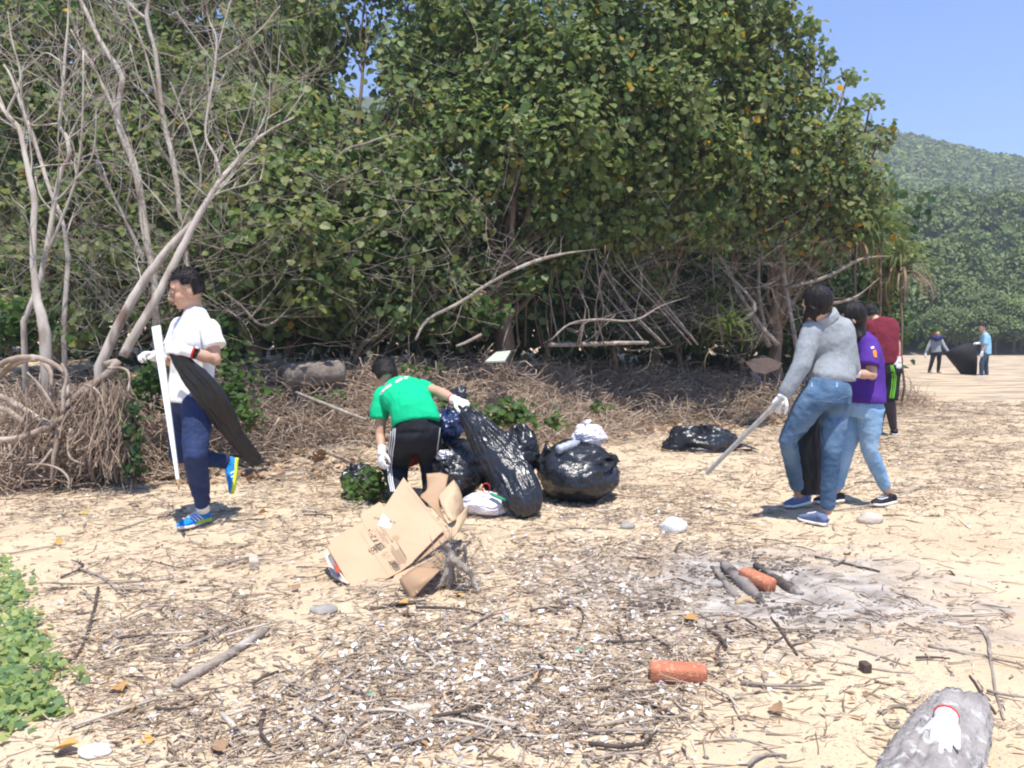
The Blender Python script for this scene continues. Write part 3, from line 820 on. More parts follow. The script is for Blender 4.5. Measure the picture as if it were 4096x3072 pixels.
def leaning():
    r = dead_tree('twin leaning bare trunks rising right from the upturned roots', [
        ([(508, 1867, 62), (600, 1670, 58), (709, 1475, 54), (820, 1320, 48), (933, 1190, 42), (1040, 1065, 32)], 7.0, 7.25),
        ([(626, 1820, 58), (715, 1665, 54), (803, 1512, 50), (865, 1390, 46), (928, 1265, 43), (1000, 1125, 38), (1070, 1005, 33), (1135, 905, 28), (1200, 830, 22), (1300, 720, 18), (1400, 650, 12), (1500, 600, 7)], 6.9, 7.4),
        ([(1125, 905, 18), (1100, 800, 16), (1050, 700, 13), (1060, 560, 14), (1090, 400, 14), (1105, 200, 12), (1070, 110, 9), (1040, -30, 6)], 7.2, 7.4),
        ([(1105, 310, 10), (1230, 230, 9), (1330, 150, 8), (1430, 30, 5)], 7.3, 7.2),
        ([(1200, 760, 9), (1260, 600, 8), (1310, 420, 5)], 7.3, 7.2),
        ([(1300, 710, 10), (1350, 600, 9), (1410, 400, 8), (1430, 230, 5)], 7.3, 7.4),
        ([(1440, 630, 7), (1530, 500, 6), (1600, 400, 4)], 7.4, 7.4),
        ([(1055, 1000, 9), (940, 890, 7), (850, 720, 5)], 7.15, 7.0),
        ([(1110, 250, 7), (1160, 60, 6), (1200, -60, 4)], 7.3, 7.4),
        ([(1100, 330, 7), (1000, 200, 6), (900, 60, 4)], 7.3, 7.2),
        ([(1080, 980, 7), (1120, 800, 7), (1140, 740, 5)], 7.2, 7.1)], tw=7)
    s, ox, oy = 1.659, 0, 1200
    RT = [([(700, 430, 60), (780, 420, 62), (680, 520, 72), (560, 600, 64), (430, 720, 60), (330, 830, 50)], 6.9, 6.7),
          ([(-60, 470, 50), (60, 400, 46), (180, 378, 44), (290, 395, 44), (380, 440, 40), (445, 510, 32), (450, 640, 24)], 6.7, 6.5),
          ([(-60, 560, 46), (60, 450, 50), (160, 400, 44), (250, 390, 40)], 6.8, 6.6),
          ([(-60, 610, 44), (120, 700, 50), (240, 780, 56), (360, 840, 60)], 6.6, 6.6),
          ([(-60, 700, 40), (60, 740, 44), (140, 800, 40), (210, 860, 34)], 6.4, 6.5),
          ([(-60, 925, 40), (90, 920, 46), (200, 890, 48), (340, 830, 50), (480, 740, 54), (560, 650, 50), (600, 560, 40)], 6.35, 6.7),
          ([(420, 760, 34), (420, 620, 28), (445, 510, 26), (410, 420, 22)], 6.5, 6.5),
          ([(390, 850, 46), (375, 950, 42), (352, 1080, 32), (345, 1215, 22)], 6.5, 6.45),
          ([(540, 800, 56), (575, 920, 48), (600, 1060, 40), (622, 1200, 30)], 6.65, 6.7),
          ([(345, 990, 22), (300, 1050, 20), (225, 1130, 10)], 6.4, 6.3),
          ([(190, 1095, 10), (300, 1092, 13), (400, 1125, 17), (455, 1190, 17), (450, 1262, 10)], 6.2, 6.1),
          ([(720, 450, 26), (820, 455, 24), (858, 500, 18), (850, 600, 14), (800, 690, 9)], 6.7, 6.5),
          ([(180, 480, 14), (280, 590, 22), (380, 760, 24)], 6.4, 6.4),
          ([(300, 420, 50), (340, 500, 30), (330, 620, 22), (280, 740, 16)], 6.8, 6.6),
          ([(470, 850, 26), (450, 960, 20), (470, 1050, 16), (560, 1090, 12)], 6.5, 6.4),
          ([(60, 960, 20), (80, 1060, 16), (60, 1180, 10)], 6.5, 6.4),
          ([(560, 560, 24), (640, 600, 18), (700, 720, 14), (660, 900, 9)], 6.6, 6.5)]
    for pts, a, b in RT:
        p, rr = trace(pts, s, ox, oy, a, b, .42)
        m = MB(); m.tube(p, rr, 9); m.build('root', M_root, r)
    m = MB()
    for i in range(1000):      # hanging rootlets
        x = random.choice([random.uniform(640, 860), random.uniform(100, 860), random.uniform(560, 820)]); y = random.uniform(520, 900)
        Y = random.uniform(6.45, 7.0)
        p = P(x / s, y / s + oy, Y); L = random.uniform(0.15, 0.55)
        q = [p]; d = V3((random.gauss(0, .35), random.gauss(0, .25), -1)).normalized()
        for k in range(4):
            d = (d + V3((random.gauss(0, .3), random.gauss(0, .3), random.gauss(-.1, .2)))).normalized(); q.append(q[-1] + d * L / 4)
        m.tube(q, [random.uniform(0.002, 0.006)] * 5, 3, cap=False)
    m.build('rootlets', M_rootlet, r)['kind'] = 'stuff'
leaning()

# ------------------------------------------------------------ limbs, poles and dead wood inside the thicket
def limb(name, label, cat, pts, Y0, Y1, mt=M_dead, tw=0, group=None, wk=0.5):
    """pts in the 2212 wide view, (x, y, width)"""
    p, r = trace(pts, 0.54, 0, 0, Y0, Y1, wk * .82)
    if tw: r = [q * (1 if i < len(r) - 6 else (len(r) - i) / 6.5) for i, q in enumerate(r)]
    if mt is M_dead: mt = M_drift
    m = MB(); m.tube(p, r, 8)
    for k in range(tw):
        i = random.randrange(1, len(p) - 1)
        grow(m, p[i], V3((random.gauss(0, 1), random.gauss(0, .5), random.gauss(0.2, .7))).normalized(), random.uniform(.2, .6), min(r[i] * .4, .007), 1)
    return m.solo(name, mt, label, cat, group)
limb('fallen_branch', 'long pale branch slanting up right across the dark leaves', 'branch', [(897, 735, 6), (925, 690, 9), (1000, 650, 10), (1060, 610, 9), (1140, 570, 10), (1210, 550, 9), (1290, 538, 5)], 9.3, 10.1, M_drift, 10)
limb('fallen_branch', 'brown arched branch above the log right of the aerial roots', 'branch', [(1190, 735, 4), (1230, 700, 5), (1290, 690, 6), (1370, 692, 5), (1430, 660, 4), (1490, 640, 3)], 10.2, 10.5, M_drift, 8)
limb('fallen_log', 'straight bleached log lying below the leaning poles', 'log', [(1185, 745, 11), (1260, 744, 12), (1340, 741, 11), (1400, 740, 8)], 10.7, 11.2, M_drift)
limb('pale_stem', 'pale upright stem left of the grey sweatered woman', 'tree', [(1722, 760, 12), (1700, 640, 12), (1690, 560, 13), (1685, 480, 11), (1670, 380, 8)], 12.6, 12.8, M_dead, 5)
limb('pale_stem', 'pale stem with a strong lean among the brush', 'tree', [(1680, 745, 14), (1640, 700, 12), (1600, 640, 11), (1570, 580, 10), (1530, 520, 8), (1480, 440, 6)], 12.4, 12.4, M_dead, 6)
limb('pale_stem', 'pale forked stem nearest the head of the grey sweatered woman', 'tree', [(1660, 750, 12), (1640, 640, 9), (1640, 560, 9), (1650, 480, 7)], 12.8, 12.8, M_dead, 4)
limb('pale_stem', 'short pale curved stem above the pandanus tuft', 'tree', [(1590, 700, 8), (1630, 670, 10), (1618, 640, 8), (1580, 600, 7), (1540, 560, 5)], 12.1, 12.2, M_dead, 3)
limb('pale_stem', 'thin grey stem rising from the brush heap', 'tree', [(1560, 740, 7), (1545, 640, 6), (1540, 560, 6), (1555, 450, 5)], 12.6, 12.7, M_dead, 6)
limb('dead_limb', 'brown limb reaching right towards the strap leaves', 'branch', [(1700, 620, 8), (1780, 600, 9), (1860, 560, 9), (1930, 552, 6)], 12.6, 12.4, M_drift, 4)
limb('dead_limb', 'pale limb above the head of the girl in purple', 'branch', [(1740, 662, 7), (1800, 655, 8), (1850, 640, 7), (1900, 600, 6)], 12.6, 12.4, M_drift, 3)
limb('dead_limb', 'brown stem behind the dark leaves near the middle', 'branch', [(1045, 720, 16), (1060, 660, 18), (1078, 600, 18), (1095, 570, 14), (1105, 500, 12), (1110, 400, 22), (1112, 330, 22), (1120, 250, 16)], 10.7, 10.4, M_bark, 3, wk=0.55)
limb('dead_limb', 'pale slanting branch high in the left centre canopy', 'branch', [(690, 480, 4), (730, 340, 6), (790, 310, 6), (850, 290, 5), (870, 285, 4)], 9.5, 9.8, M_drift, 3)
limb('fallen_pole', 'brown pole lying on the sand behind the man in green', 'pole', [(640, 848, 9), (700, 872, 9), (750, 892, 9), (790, 906, 8)], 8.0, 7.3, M_drift)
limb('fallen_branch', 'curved dead branch low beside the white shirted walker', 'branch', [(480, 630, 6), (520, 660, 7), (560, 700, 7), (600, 690, 6), (660, 620, 4)], 8.3, 8.8, M_drift, 5)
limb('fallen_branch', 'short grey branch leaning out of the brushwood', 'branch', [(985, 748, 6), (1010, 738, 8), (1040, 722, 8)], 9.2, 9.3, M_drift)
for i in range(8):
    x = 1330 + i * 20 + random.uniform(-14, 14)
    limb('leaning_pole', 'thin pale pole in the bundle leaning left above the brushwood', 'pole', [(x + 50, 745, 4.5), (x - 30 + random.uniform(-10, 10), 655, 4), (x - 90 + random.uniform(-40, 40), 560, 4), (x - 130 + random.uniform(-70, 50), random.uniform(450, 530), 2)], 11.5 + random.uniform(-.2, .4), 11.5, M_drift, 1, 'poles of the leaning bundle')
for i in range(17):
    x = random.uniform(1085, 1300)
    limb('hanging_root', 'thin straight aerial root hanging down beside the brown trunk', 'root', [(x + random.uniform(-20, 20), 750, 4), (x + random.uniform(-14, 14), 670, 3), (x + random.uniform(-12, 12), 610, 3), (x + random.uniform(-14, 30), random.uniform(470, 560), 2)], 10.7 + random.uniform(-.2, .5), 10.8, M_bark if i % 3 else M_drift, 0, 'aerial roots beside the brown trunk')
# fine dead twigs threaded through the thicket
def wild(px0, px1, py0, py1, Y, n, label):
    m = MB()
    for i in range(n):
        x = random.uniform(px0, px1); y = random.uniform(py0, py1); q = Q(x, y, Y + random.uniform(-.4, .5) + max(0, (x - 900)) * 0.0022)
        grow(m, q, V3((random.gauss(0, 1), random.gauss(0, .35), random.gauss(0.2, .8))).normalized(), random.uniform(.3, 1.0), random.uniform(.0025, .006), 1)
    m.solo('dead_twigs', M_drift, label, 'twigs')['kind'] = 'stuff'
wild(560, 1100, 380, 730, 9.3, 120, 'thin dead twigs crossing the dark leaves in the centre')
wild(1250, 1750, 480, 760, 10.6, 330, 'grey dead twigs thick around the leaning poles')
wild(0, 620, 0, 560, 8.0, 170, 'fine bare twigs in the crowns of the bleached trees')
wild(0, 560, 480, 780, 8.0, 170, 'fine bare twigs between the bleached trunks')
wild(600, 1750, 100, 450, 10.2, 60, 'thin bare twigs in the upper canopy')
tree(700, 10.0, [(560, 690, 9.3, 55, .9), (640, 660, 9.5, 60, .9), (700, 700, 9.8, 50, .9), (760, 660, 9.9, 60, .9), (840, 690, 10.0, 55, .8), (900, 640, 10.0, 60, .8), (960, 610, 10.0, 55, .8), (880, 560, 9.9, 60, .9), (1150, 610, 10.6, 50, .6), (1220, 500, 10.6, 60, .7), (960, 700, 10.2, 40, .8)],
     'curtain of dark vines hanging to the brushwood in the left centre', tr=.04, indiv=160, name='vine_thicket', cat='vine', w=(4, 2, 6, .6, 4, .1, .3))
# low bushes along the foot of the thicket
for i, (x0, Y, lb) in enumerate([(620, 10.6, 'low dark bush behind the half buried log'), (760, 10.9, 'low dark bush behind the brushwood left of the slanting branch'), (900, 11.0, 'low dark bush under the foot of the slanting branch'), (1040, 11.4, 'low dark bush behind the base of the brown trunk'),
        (1180, 11.9, 'low dark bush behind the aerial roots'), (1320, 12.6, 'low dark bush behind the straight bleached log'), (1460, 13.4, 'low dark bush behind the bundle of poles'), (1600, 13.8, 'low dark bush behind the pandanus tuft on the bank'), (1740, 14.4, 'low dark bush behind the woman in grey'), (1815, 15.5, 'low dark bush behind the man in maroon')]):
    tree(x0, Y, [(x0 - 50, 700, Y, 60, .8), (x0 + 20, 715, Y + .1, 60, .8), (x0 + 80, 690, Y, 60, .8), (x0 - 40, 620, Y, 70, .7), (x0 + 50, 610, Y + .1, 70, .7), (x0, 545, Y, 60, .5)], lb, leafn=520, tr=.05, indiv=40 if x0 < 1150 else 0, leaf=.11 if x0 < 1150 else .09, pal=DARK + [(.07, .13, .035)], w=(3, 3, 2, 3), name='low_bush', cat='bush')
tree(1925, 15.0, [(1895, 590, 14.5, 40, .7), (1905, 640, 15, 36, .7), (1885, 680, 15, 38, .7), (1888, 720, 15.5, 28, .6), (1930, 540, 15, 40, .5)], 'olive bush at the right foot of the thicket', leafn=520, tr=.05, indiv=60, leaf=.075, w=(6, 5, 3, 3, 4, .2, 1.4), name='green_bush', cat='bush')
# ------------------------------------------------------------ strap leaved plants at the right end
def strap_leaf(name, L, w, droop, col):
    n = 9; v = []; f = []
    p = V3((0, 0, 0)); a = 0.9
    for i in range(n + 1):
        t = i / n; ww = w * (1 - t) ** 0.7 * (0.6 + 0.8 * min(1, t * 4)) * 0.5 + 0.0015
        v += [p + V3((0, -ww, 0.3 * ww)), p + V3((0, 0, -0.1 * ww)), p + V3((0, ww, 0.3 * ww))]
        p = p + V3((math.cos(a), 0, math.sin(a))) * (L / n); a -= droop / n
    for i in range(n):
        for k in range(2): f.append((i*3+k, i*3+k+1, i*3+4+k, i*3+3+k))
    me = npmesh(name, [tuple(q) for q in v], f, np.tile(np.array(col), (len(v), 1)))
    me.materials.append(M_leaf); return me
SL = [strap_leaf('leaf', 0.75, 0.035, d, c) for d, c in [(2.3, (0.10, 0.15, 0.035)), (2.9, (0.14, 0.18, 0.05)), (1.7, (0.08, 0.13, 0.035)), (3.1, (0.20, 0.22, 0.07))]]
SD = [strap_leaf('dead_leaf', 0.75, 0.03, d, c) for d, c in [(2.3, (0.30, 0.21, 0.14)), (2.6, (0.36, 0.27, 0.19))]]
def strap_plant(px, py, Y, n, nd, sc, label, tilt=0.0, stem=True):
    c = Q(px, py, Y)
    gz = hgt(c.x, c.y)
    root = thing('strap_leaved_plant', V3((c.x, c.y, gz)), label, 'plant')
    if stem:
        m = MB(); m.tube(trunk_path(V3((c.x + .05, c.y, gz - .1)), c, n=5), [0.022] * 6, 8); m.build('stem', M_bark, root)
    for i in range(n + nd):
        dead = i >= n
        o = bpy.data.objects.new('dead_leaf' if dead else 'leaf', random.choice(SD if dead else SL))
        s = sc * random.uniform(.7, 1.15)
        el = random.uniform(-.5, .9) if not dead else random.uniform(-.9, -.3)
        o.parent = root; o.location = c - V3((c.x, c.y, gz)) + V3((0, 0, random.uniform(-.12, .08) - 0.1 * dead))
        o.rotation_euler = (0, -el + tilt, random.uniform(0, 6.28)); o.scale = (s, s, s); COL.objects.link(o)
strap_plant(1572, 722, 11.6, 60, 3, 0.85, 'strap leaved plant on the bank between the brush heaps', stem=False)
strap_plant(1850, 510, 13.0, 60, 16, 1.15, 'strap leaved plant hanging above the girl in purple')
strap_plant(1945, 575, 14.3, 70, 40, 1.25, 'strap leaved plant with brown dead leaves beside the far beach')
strap_plant(1545, 655, 12.0, 26, 4, 0.8, 'smaller strap leaved tuft behind the plant on the bank', stem=False)
strap_plant(1900, 505, 13.4, 44, 10, 1.2, 'strap leaved plant highest at the right end of the thicket')

# ------------------------------------------------------------ small leafy plants and vines
def small_plant(center, rx, ry, rz, n, leaf, label, name='leafy_plant', cat='plant', T=OVAL, TF=OVAL_F, pal=None, stems=12, group=None, indiv=0):
    c = np.array(center)
    root = thing(name, V3(center), label, cat, group)
    m = MB()
    for i in range(stems):
        e = V3(center) + V3((random.uniform(-1, 1) * rx * .8, random.uniform(-1, 1) * ry * .8, random.uniform(.3, .9) * rz * 2))
        m.tube(trunk_path(V3(center) + V3((random.uniform(-.2, .2) * rx, 0, -0.02)), e, n=3), [.005, .004, .003, .002], 4)
    m.build('stems', M_bark, root)
    k = max(4, n // 7)
    cc = rng.normal(size=(k, 3)) * 0.42 * np.array([rx, ry, rz]) + np.array([0, 0, rz])
    j = rng.integers(0, k, n)
    pos = cc[j] + rng.normal(size=(n, 3)) * leaf * 0.6
    pos[:, 2] = np.maximum(pos[:, 2], 0.01)
    nr = norm(rng.normal(size=(n, 3)) * 0.5 + np.array([0.1, -0.35, 0.8]))
    sz = leaf * rng.uniform(0.6, 1.2, n); co = pick(pal or [(0.075, 0.14, 0.03), (0.10, 0.18, 0.04), (0.05, 0.10, 0.03)], n)
    x, y, z = leaf_frames(nr, -0.3)
    if indiv:
        ms = []
        for c_ in [(0.075, 0.14, 0.03), (0.10, 0.18, 0.04)]:
            me = npmesh('leaf', T, TF, np.tile(np.array(c_), (len(T), 1))); me.materials.append(M_leaf); ms.append(me)
        idx = np.argsort(pos[:, 1])[:indiv]
        for i in idx:
            o = bpy.data.objects.new('leaf', random.choice(ms)); M = Matrix.Identity(4)
            for r_ in range(3):
                M[r_][0] = x[i][r_] * sz[i]; M[r_][1] = y[i][r_] * sz[i]; M[r_][2] = z[i][r_] * sz[i]; M[r_][3] = pos[i][r_]
            o.matrix_local = M; o.parent = root; COL.objects.link(o)
        msk = np.ones(n, bool); msk[idx] = False
        pos, sz, co, x, y, z = pos[msk], sz[msk], co[msk], x[msk], y[msk], z[msk]
    if len(pos):
        link('foliage', leaves_mesh('foliage', pos, None, sz, co, T, TF, frames=(x, y, z)), M_leaf, root, 'stuff')
    return root
FAT = OVAL * np.array([1.5, 1, 1])
g = G(1505, 2010); small_plant((g.x, g.y, g.z), .20, .16, .13, 230, .062, 'bright green shrub seedling beside the legs of the man in green', T=FAT, indiv=150)
g = G(1430, 1995); small_plant((g.x, g.y, g.z), .12, .1, .06, 60, .06, 'small green sprout left of the bright shrub seedling', T=FAT, indiv=40)
for px, py, Y, rx, rz, n, lf, lb in [
    (1100, 895, 8.3, .38, .12, 170, .085, 'round leaved creeper behind the pulled black sack'), (1190, 905, 8.5, .15, .07, 30, .08, 'few round leaves on the sand right of the creeper'),
    (985, 880, 8.0, .25, .08, 60, .07, 'creeper leaves behind the outstretched white glove'), (905, 800, 9.0, .5, .08, 70, .05, 'little green weeds on the brushwood above the man in green'),
    (505, 850, 7.6, .35, .22, 260, .065, 'green vine bush behind the walker with the white board'), (545, 900, 7.2, .2, .10, 90, .06, 'low green vine right of the walker with the white board'),
    (700, 860, 8.4, .2, .05, 40, .045, 'tiny green weeds near the half buried log'), (320, 830, 7.3, .35, .28, 240, .07, 'green leaves behind the white board'), (410, 900, 7.0, .25, .15, 60, .06, 'thin green vine in front of the brush left of the walker'),
    (490, 760, 8.2, .30, .22, 200, .07, 'green vine climbing behind the shoulder of the white shirted walker'), (30, 700, 7.6, .5, .35, 260, .075, 'green leaves at the left edge behind the roots'),
    (1040, 690, 10.0, .35, .25, 110, .10, 'fresh green leaves low beside the brown trunk'), (1290, 880, 9.6, .3, .05, 25, .07, 'sparse green leaves on the shaded sand')]:
    q = Q(px, py, Y); z = hgt(q.x, q.y); z = max(z, q.z - rz)
    small_plant((q.x, q.y, z), rx, .18, rz, n, lf, lb, 'vine_plant', 'plant', HEART, HEART_F, indiv=min(60, n // 2))
# hanging vine beside the roots
def hang_vine():
    top = P(530, 1600, 6.5); root = thing('hanging_vine', V3((top.x, top.y, hgt(top.x, top.y))), 'dark green leafy vine hanging beside the upturned roots', 'plant')
    m = MB(); m.tube([top, P(540, 1750, 6.5), P(535, 1900, 6.5)], [.006] * 3, 5); m.build('stem', M_bark, root)
    n = 150; t = rng.uniform(0, 1, n)
    pos = np.array([P(530 + random.gauss(0, 22), 1590 + 310 * a, 6.5 + random.uniform(-.08, .08)) for a in t])
    nr = rng.normal(0, .5, (n, 3)) + np.array([0, -.8, .5])
    link('foliage', leaves_mesh('foliage', pos - np.array(root.location), nr, rng.uniform(.05, .09, n), pick(DARK + [(0.07, .13, .035)], n), OVAL * np.array([1.4, 1, 1]), OVAL_F), M_leaf, root, 'stuff')
hang_vine()
# ground cover at the left edge
def ground_cover():
    out = []
    for px, py, sx, sy, n in [(30, 1490, 75, 55, 1150), (40, 1400, 65, 50, 800), (20, 1290, 45, 50, 600), (100, 1540, 40, 14, 160), (110, 1450, 38, 22, 120), (0, 1560, 60, 30, 300), (50, 1350, 45, 18, 160), (-60, 1450, 80, 90, 600), (5, 1225, 24, 14, 90), (170, 1475, 16, 6, 16)]:
        for _ in range(int(n * .5)):
            x = px + random.gauss(0, .5) * sx; y = py + random.gauss(0, .5) * sy
            g = G2(max(x, -150), y); e = math.exp(-((x - px) / sx) ** 2)
            out.append((g.x, g.y, g.z + random.uniform(0.005, 0.015 + 0.035 * e)))
    pos = np.array(out); n = len(pos); b = np.array([pos[:, 0].mean(), pos[:, 1].mean(), 0])
    nr = rng.normal(0, .45, (n, 3)) + np.array([0.1, -.25, .9])
    root = thing('ground_cover', V3(b), 'light green creeping plant with round leaves at the left edge', 'plant')
    order = np.argsort(pos[:, 1] - pos[:, 2] * 2)[:300]; order = rng.choice(order, 0, replace=False) if len(order) < 1 else order
    x, y, z = leaf_frames(nr, 0)
    sz = rng.uniform(.016, .034, n)
    T = HEART * np.array([1.1, .95, .8])
    pal = [(0.36, 0.46, 0.15), (0.44, 0.50, 0.19), (0.27, 0.39, 0.15), (0.20, 0.32, 0.15)]
    ms = []
    for c in pal:
        me = npmesh('leaf', T, HEART_F, np.tile(np.array(c), (len(T), 1))); me.materials.append(M_leaf); ms.append(me)
    for i in order:
        o = bpy.data.objects.new('leaf', random.choice(ms)); M = Matrix.Identity(4)
        for r_ in range(3):
            M[r_][0] = x[i][r_] * sz[i]; M[r_][1] = y[i][r_] * sz[i]; M[r_][2] = z[i][r_] * sz[i]; M[r_][3] = pos[i][r_] - b[r_]
        o.matrix_local = M; o.parent = root; COL.objects.link(o)
    k = np.ones(n, bool); k[order] = False
    link('foliage', leaves_mesh('foliage', pos[k] - b, None, sz[k], pick(pal, int(k.sum())), T, HEART_F, frames=(x[k], y[k], z[k])), M_leaf, root, 'stuff')
ground_cover()

# ------------------------------------------------------------ hills and the far shore
def interp(x, a, b): return float(np.interp(x, a, b))
def h_far(x, y):
    zr = interp(x, [-60, 60, 120, 160, 230, 420], [78, 72, 61, 50, 30, 6])
    return -1 + zr * sstep((y - 110) / 150) + 2.5 * noise.noise(V3((x * .03, y * .03, 0)))
def h_mid(x, y):
    zr = interp(x, [-60, 20, 50, 64, 75, 110, 260], [22, 20, 17, 19, 17, 12, 4])
    return -1 + zr * sstep((y - 62) / 50) * (1 - 0.5 * sstep((y - 115) / 60)) + 1.2 * noise.noise(V3((x * .06, y * .06, 5)))
M_hill = mat('hill_ground', (0.05, 0.07, 0.03), (0.08, 0.09, 0.04), scale=.2, rough=.95)
def hill(fn, x0, x1, y0, y1, nx=70, ny=50):
    xs = np.linspace(x0, x1, nx); ys = np.linspace(y0, y1, ny)
    V = np.array([(x, y, fn(float(x), float(y))) for y in ys for x in xs])
    a = (np.arange(ny - 1)[:, None] * nx + np.arange(nx - 1)[None, :]).ravel()
    link('hill', npmesh('hill', V, np.stack([a, a + 1, a + nx + 1, a + nx], axis=1), smooth=True), M_hill, kind='structure')
hill(h_far, -80, 420, 108, 300)
hill(h_mid, -80, 260, 60, 150)
def crown_mesh(name, n, leaf, rx, rz, pal, seed):
    g = np.random.default_rng(seed)
    k = 26
    d = norm(g.normal(size=(k, 3)))
    d[:, 2] = np.abs(d[:, 2]) * 0.9 + 0.05
    cc = d * np.array([rx, rx, rz]) * g.uniform(.5, 1.0, (k, 1))
    j = g.integers(0, k, n)
    pos = cc[j] + norm(g.normal(size=(n, 3))) * g.uniform(.3, 1, (n, 1)) * np.array([rx, rx, rz]) * 0.33
    nr = norm(pos) + g.normal(size=(n, 3)) * .5 + np.array([0, 0, .4])
    tone = g.uniform(.75, 1.25, k)
    p = np.array(pal); co = p[g.integers(0, len(p), n)] * tone[j][:, None]
    me = leaves_mesh(name, pos, nr, leaf * g.uniform(.7, 1.3, n), co, LUMP * np.array([1, 1, 1.5]), LUMP_F)
    me.materials.append(M_farleaf); return me
PF = [(0.105, 0.165, 0.045), (0.14, 0.19, 0.052), (0.18, 0.215, 0.065), (0.075, 0.125, 0.042)]
PL = [(0.115, 0.165, 0.05), (0.145, 0.19, 0.062), (0.09, 0.135, 0.042), (0.165, 0.195, 0.08)]
MIDC = [crown_mesh('crown', 5200, .27, 2.6, 2.2, PF, s) for s in (1, 2, 3)]
SHC = [crown_mesh('crown', 8500, .165, 2.6, 2.1, PL, s) for s in (4, 5, 6)]
tm = MB(); tm.tube([(0, 0, -1.5), (0.1, 0, 0), (0, 0.1, 2)], [.16, .13, .06], 6)
TR = tm.mesh('trunk'); TR.materials.append(M_bark)
def far_tree(name, x, y, z, s, crown, label, cat, group):
    root = thing(name, (x, y, z), label, cat, group)
    root.rotation_euler = (0, 0, random.uniform(0, 6.28)); root.scale = (s, s, s * random.uniform(.85, 1.25))
    c = link('crown', crown, None, root); c.location = (0, 0, 1.2)
    c.scale = (1, 1, 1)
    link('trunk', TR, None, root)
# shrubs and low trees closing the far beach
for i in range(74):
    row = i % 3
    y = [61.5, 65, 70][row] + random.uniform(-1, 1)
    x = random.uniform(24, 52) if i > 20 else 24 + i * 1.4
    if y * .40 > x: continue
    s = [1.0, 1.6, 2.0][row] * random.uniform(.8, 1.15)
    far_tree('shore_shrub', x, y, hgt(x, y) * 0 + 0.3 + .8 * row, s, random.choice(SHC), 'pale green bushy shrub closing the far end of the beach', 'shrub', 'shrubs at the far end of the beach')
for i in range(60):
    t = random.uniform(0, 1); y = 18 + 40 * t; x = 9 + (27 - 9) * ((y - 20) / 36) - random.uniform(.5, 5)
    if y < 20: x = random.uniform(6, 8)
    s_ = random.uniform(.5, .9) * (0.7 + 0.5 * t)
    x = min(max(x, 0.37 * y), 0.475 * y - 2.7 * s_)
    far_tree('bank_shrub', x, y, .7, s_, random.choice(SHC), 'green bushy shrub on the bank beyond the thicket', 'shrub', 'shrubs along the bank beyond the thicket')
for i in range(190):
    y = random.uniform(72, 118); x = y * random.uniform(.42, .70)
    far_tree('hillside_tree', x, y, h_mid(x, y) - .8, random.uniform(.8, 1.5), random.choice(MIDC), 'dark green tree on the nearer hillside', 'tree', 'trees on the nearer hillside')
def forest():
    P_, N_, S_, C_ = [], [], [], []
    g = rng
    for i in range(2300):
        y = random.uniform(125, 262); x = y * random.uniform(.36, .72)
        z = h_far(x, y); s = random.uniform(2.2, 3.8); n = 110
        d = norm(g.normal(size=(n, 3))); d[:, 2] = np.abs(d[:, 2])
        P_.append(np.array([x, y, z]) + d * s * np.array([1, 1, .95]) * g.uniform(.75, 1.1, (n, 1))); N_.append(d + g.normal(size=(n, 3)) * .4)
        S_.append(np.full(n, s * .30)); C_.append(pick(PF, n) * random.uniform(.75, 1.3))
    P_, N_, S_, C_ = map(np.concatenate, (P_, N_, S_, C_))
    me = leaves_mesh('hill_forest', P_, N_, S_, C_, LUMP, LUMP_F)
    tag(link('hill_forest', me, M_farleaf), 'dense green forest covering the far hill', 'forest', kind='stuff')
forest()
# haze between the camera and the hills
def haze():
    m = MB(); x0, x1, y0, y1, z0, z1 = -440, 440, -60, 920, -4, 100
    m.add([(x0, y0, z0), (x1, y0, z0), (x1, y1, z0), (x0, y1, z0), (x0, y0, z1), (x1, y0, z1), (x1, y1, z1), (x0, y1, z1)],
          [(0, 3, 2, 1), (4, 5, 6, 7), (0, 1, 5, 4), (1, 2, 6, 5), (2, 3, 7, 6), (3, 0, 4, 7)])
    mt = bpy.data.materials.new('haze_air'); mt.use_nodes = True; nt = mt.node_tree
    nt.nodes.remove(nt.nodes['Principled BSDF'])
    v = nt.nodes.new('ShaderNodeVolumePrincipled'); v.inputs['Color'].default_value = (0.90, 0.94, 1, 1); v.inputs['Density'].default_value = 0.0014; v.inputs['Anisotropy'].default_value = 0.2
    nt.links.new(v.outputs[0], nt.nodes['Material Output'].inputs['Volume'])
    o = m.build('haze', mt, smooth=False); o['kind'] = 'stuff'
haze()
# ------------------------------------------------------------ people
M_wtee = mat('white_cotton', (0.78, 0.78, 0.79), (0.72, 0.72, 0.74), scale=8, rough=0.9, spec=0.1, bump=0.35, bscale=14, bdist=0.02)
M_navy = mat('navy_track_cloth', (0.028, 0.045, 0.115), (0.020, 0.033, 0.088), scale=9, rough=0.75, spec=0.2, bump=0.6, bscale=16, bdist=0.02)
M_gtee = mat('green_cotton', (0.008, 0.50, 0.23), (0.006, 0.43, 0.19), scale=6, rough=0.85, spec=0.12, bump=0.35, bscale=12, bdist=0.02)
M_blackcl = mat('black_track_cloth', (0.012, 0.013, 0.018), (0.018, 0.019, 0.025), scale=8, rough=0.8, spec=0.2, bump=0.5, bscale=14, bdist=0.02)
M_sweat = mat('grey_knit', (0.27, 0.295, 0.315), (0.325, 0.35, 0.37), scale=40, rough=0.95, spec=0.08, bump=0.5, bscale=18, bdist=0.02, lo=.3, hi=.7)
M_jean = mat('blue_denim', (0.055, 0.105, 0.185), (0.135, 0.215, 0.32), scale=3.2, rough=0.85, spec=0.15, bump=0.5, bscale=22, bdist=0.012, c3=(0.04, 0.09, 0.17), s3=9)
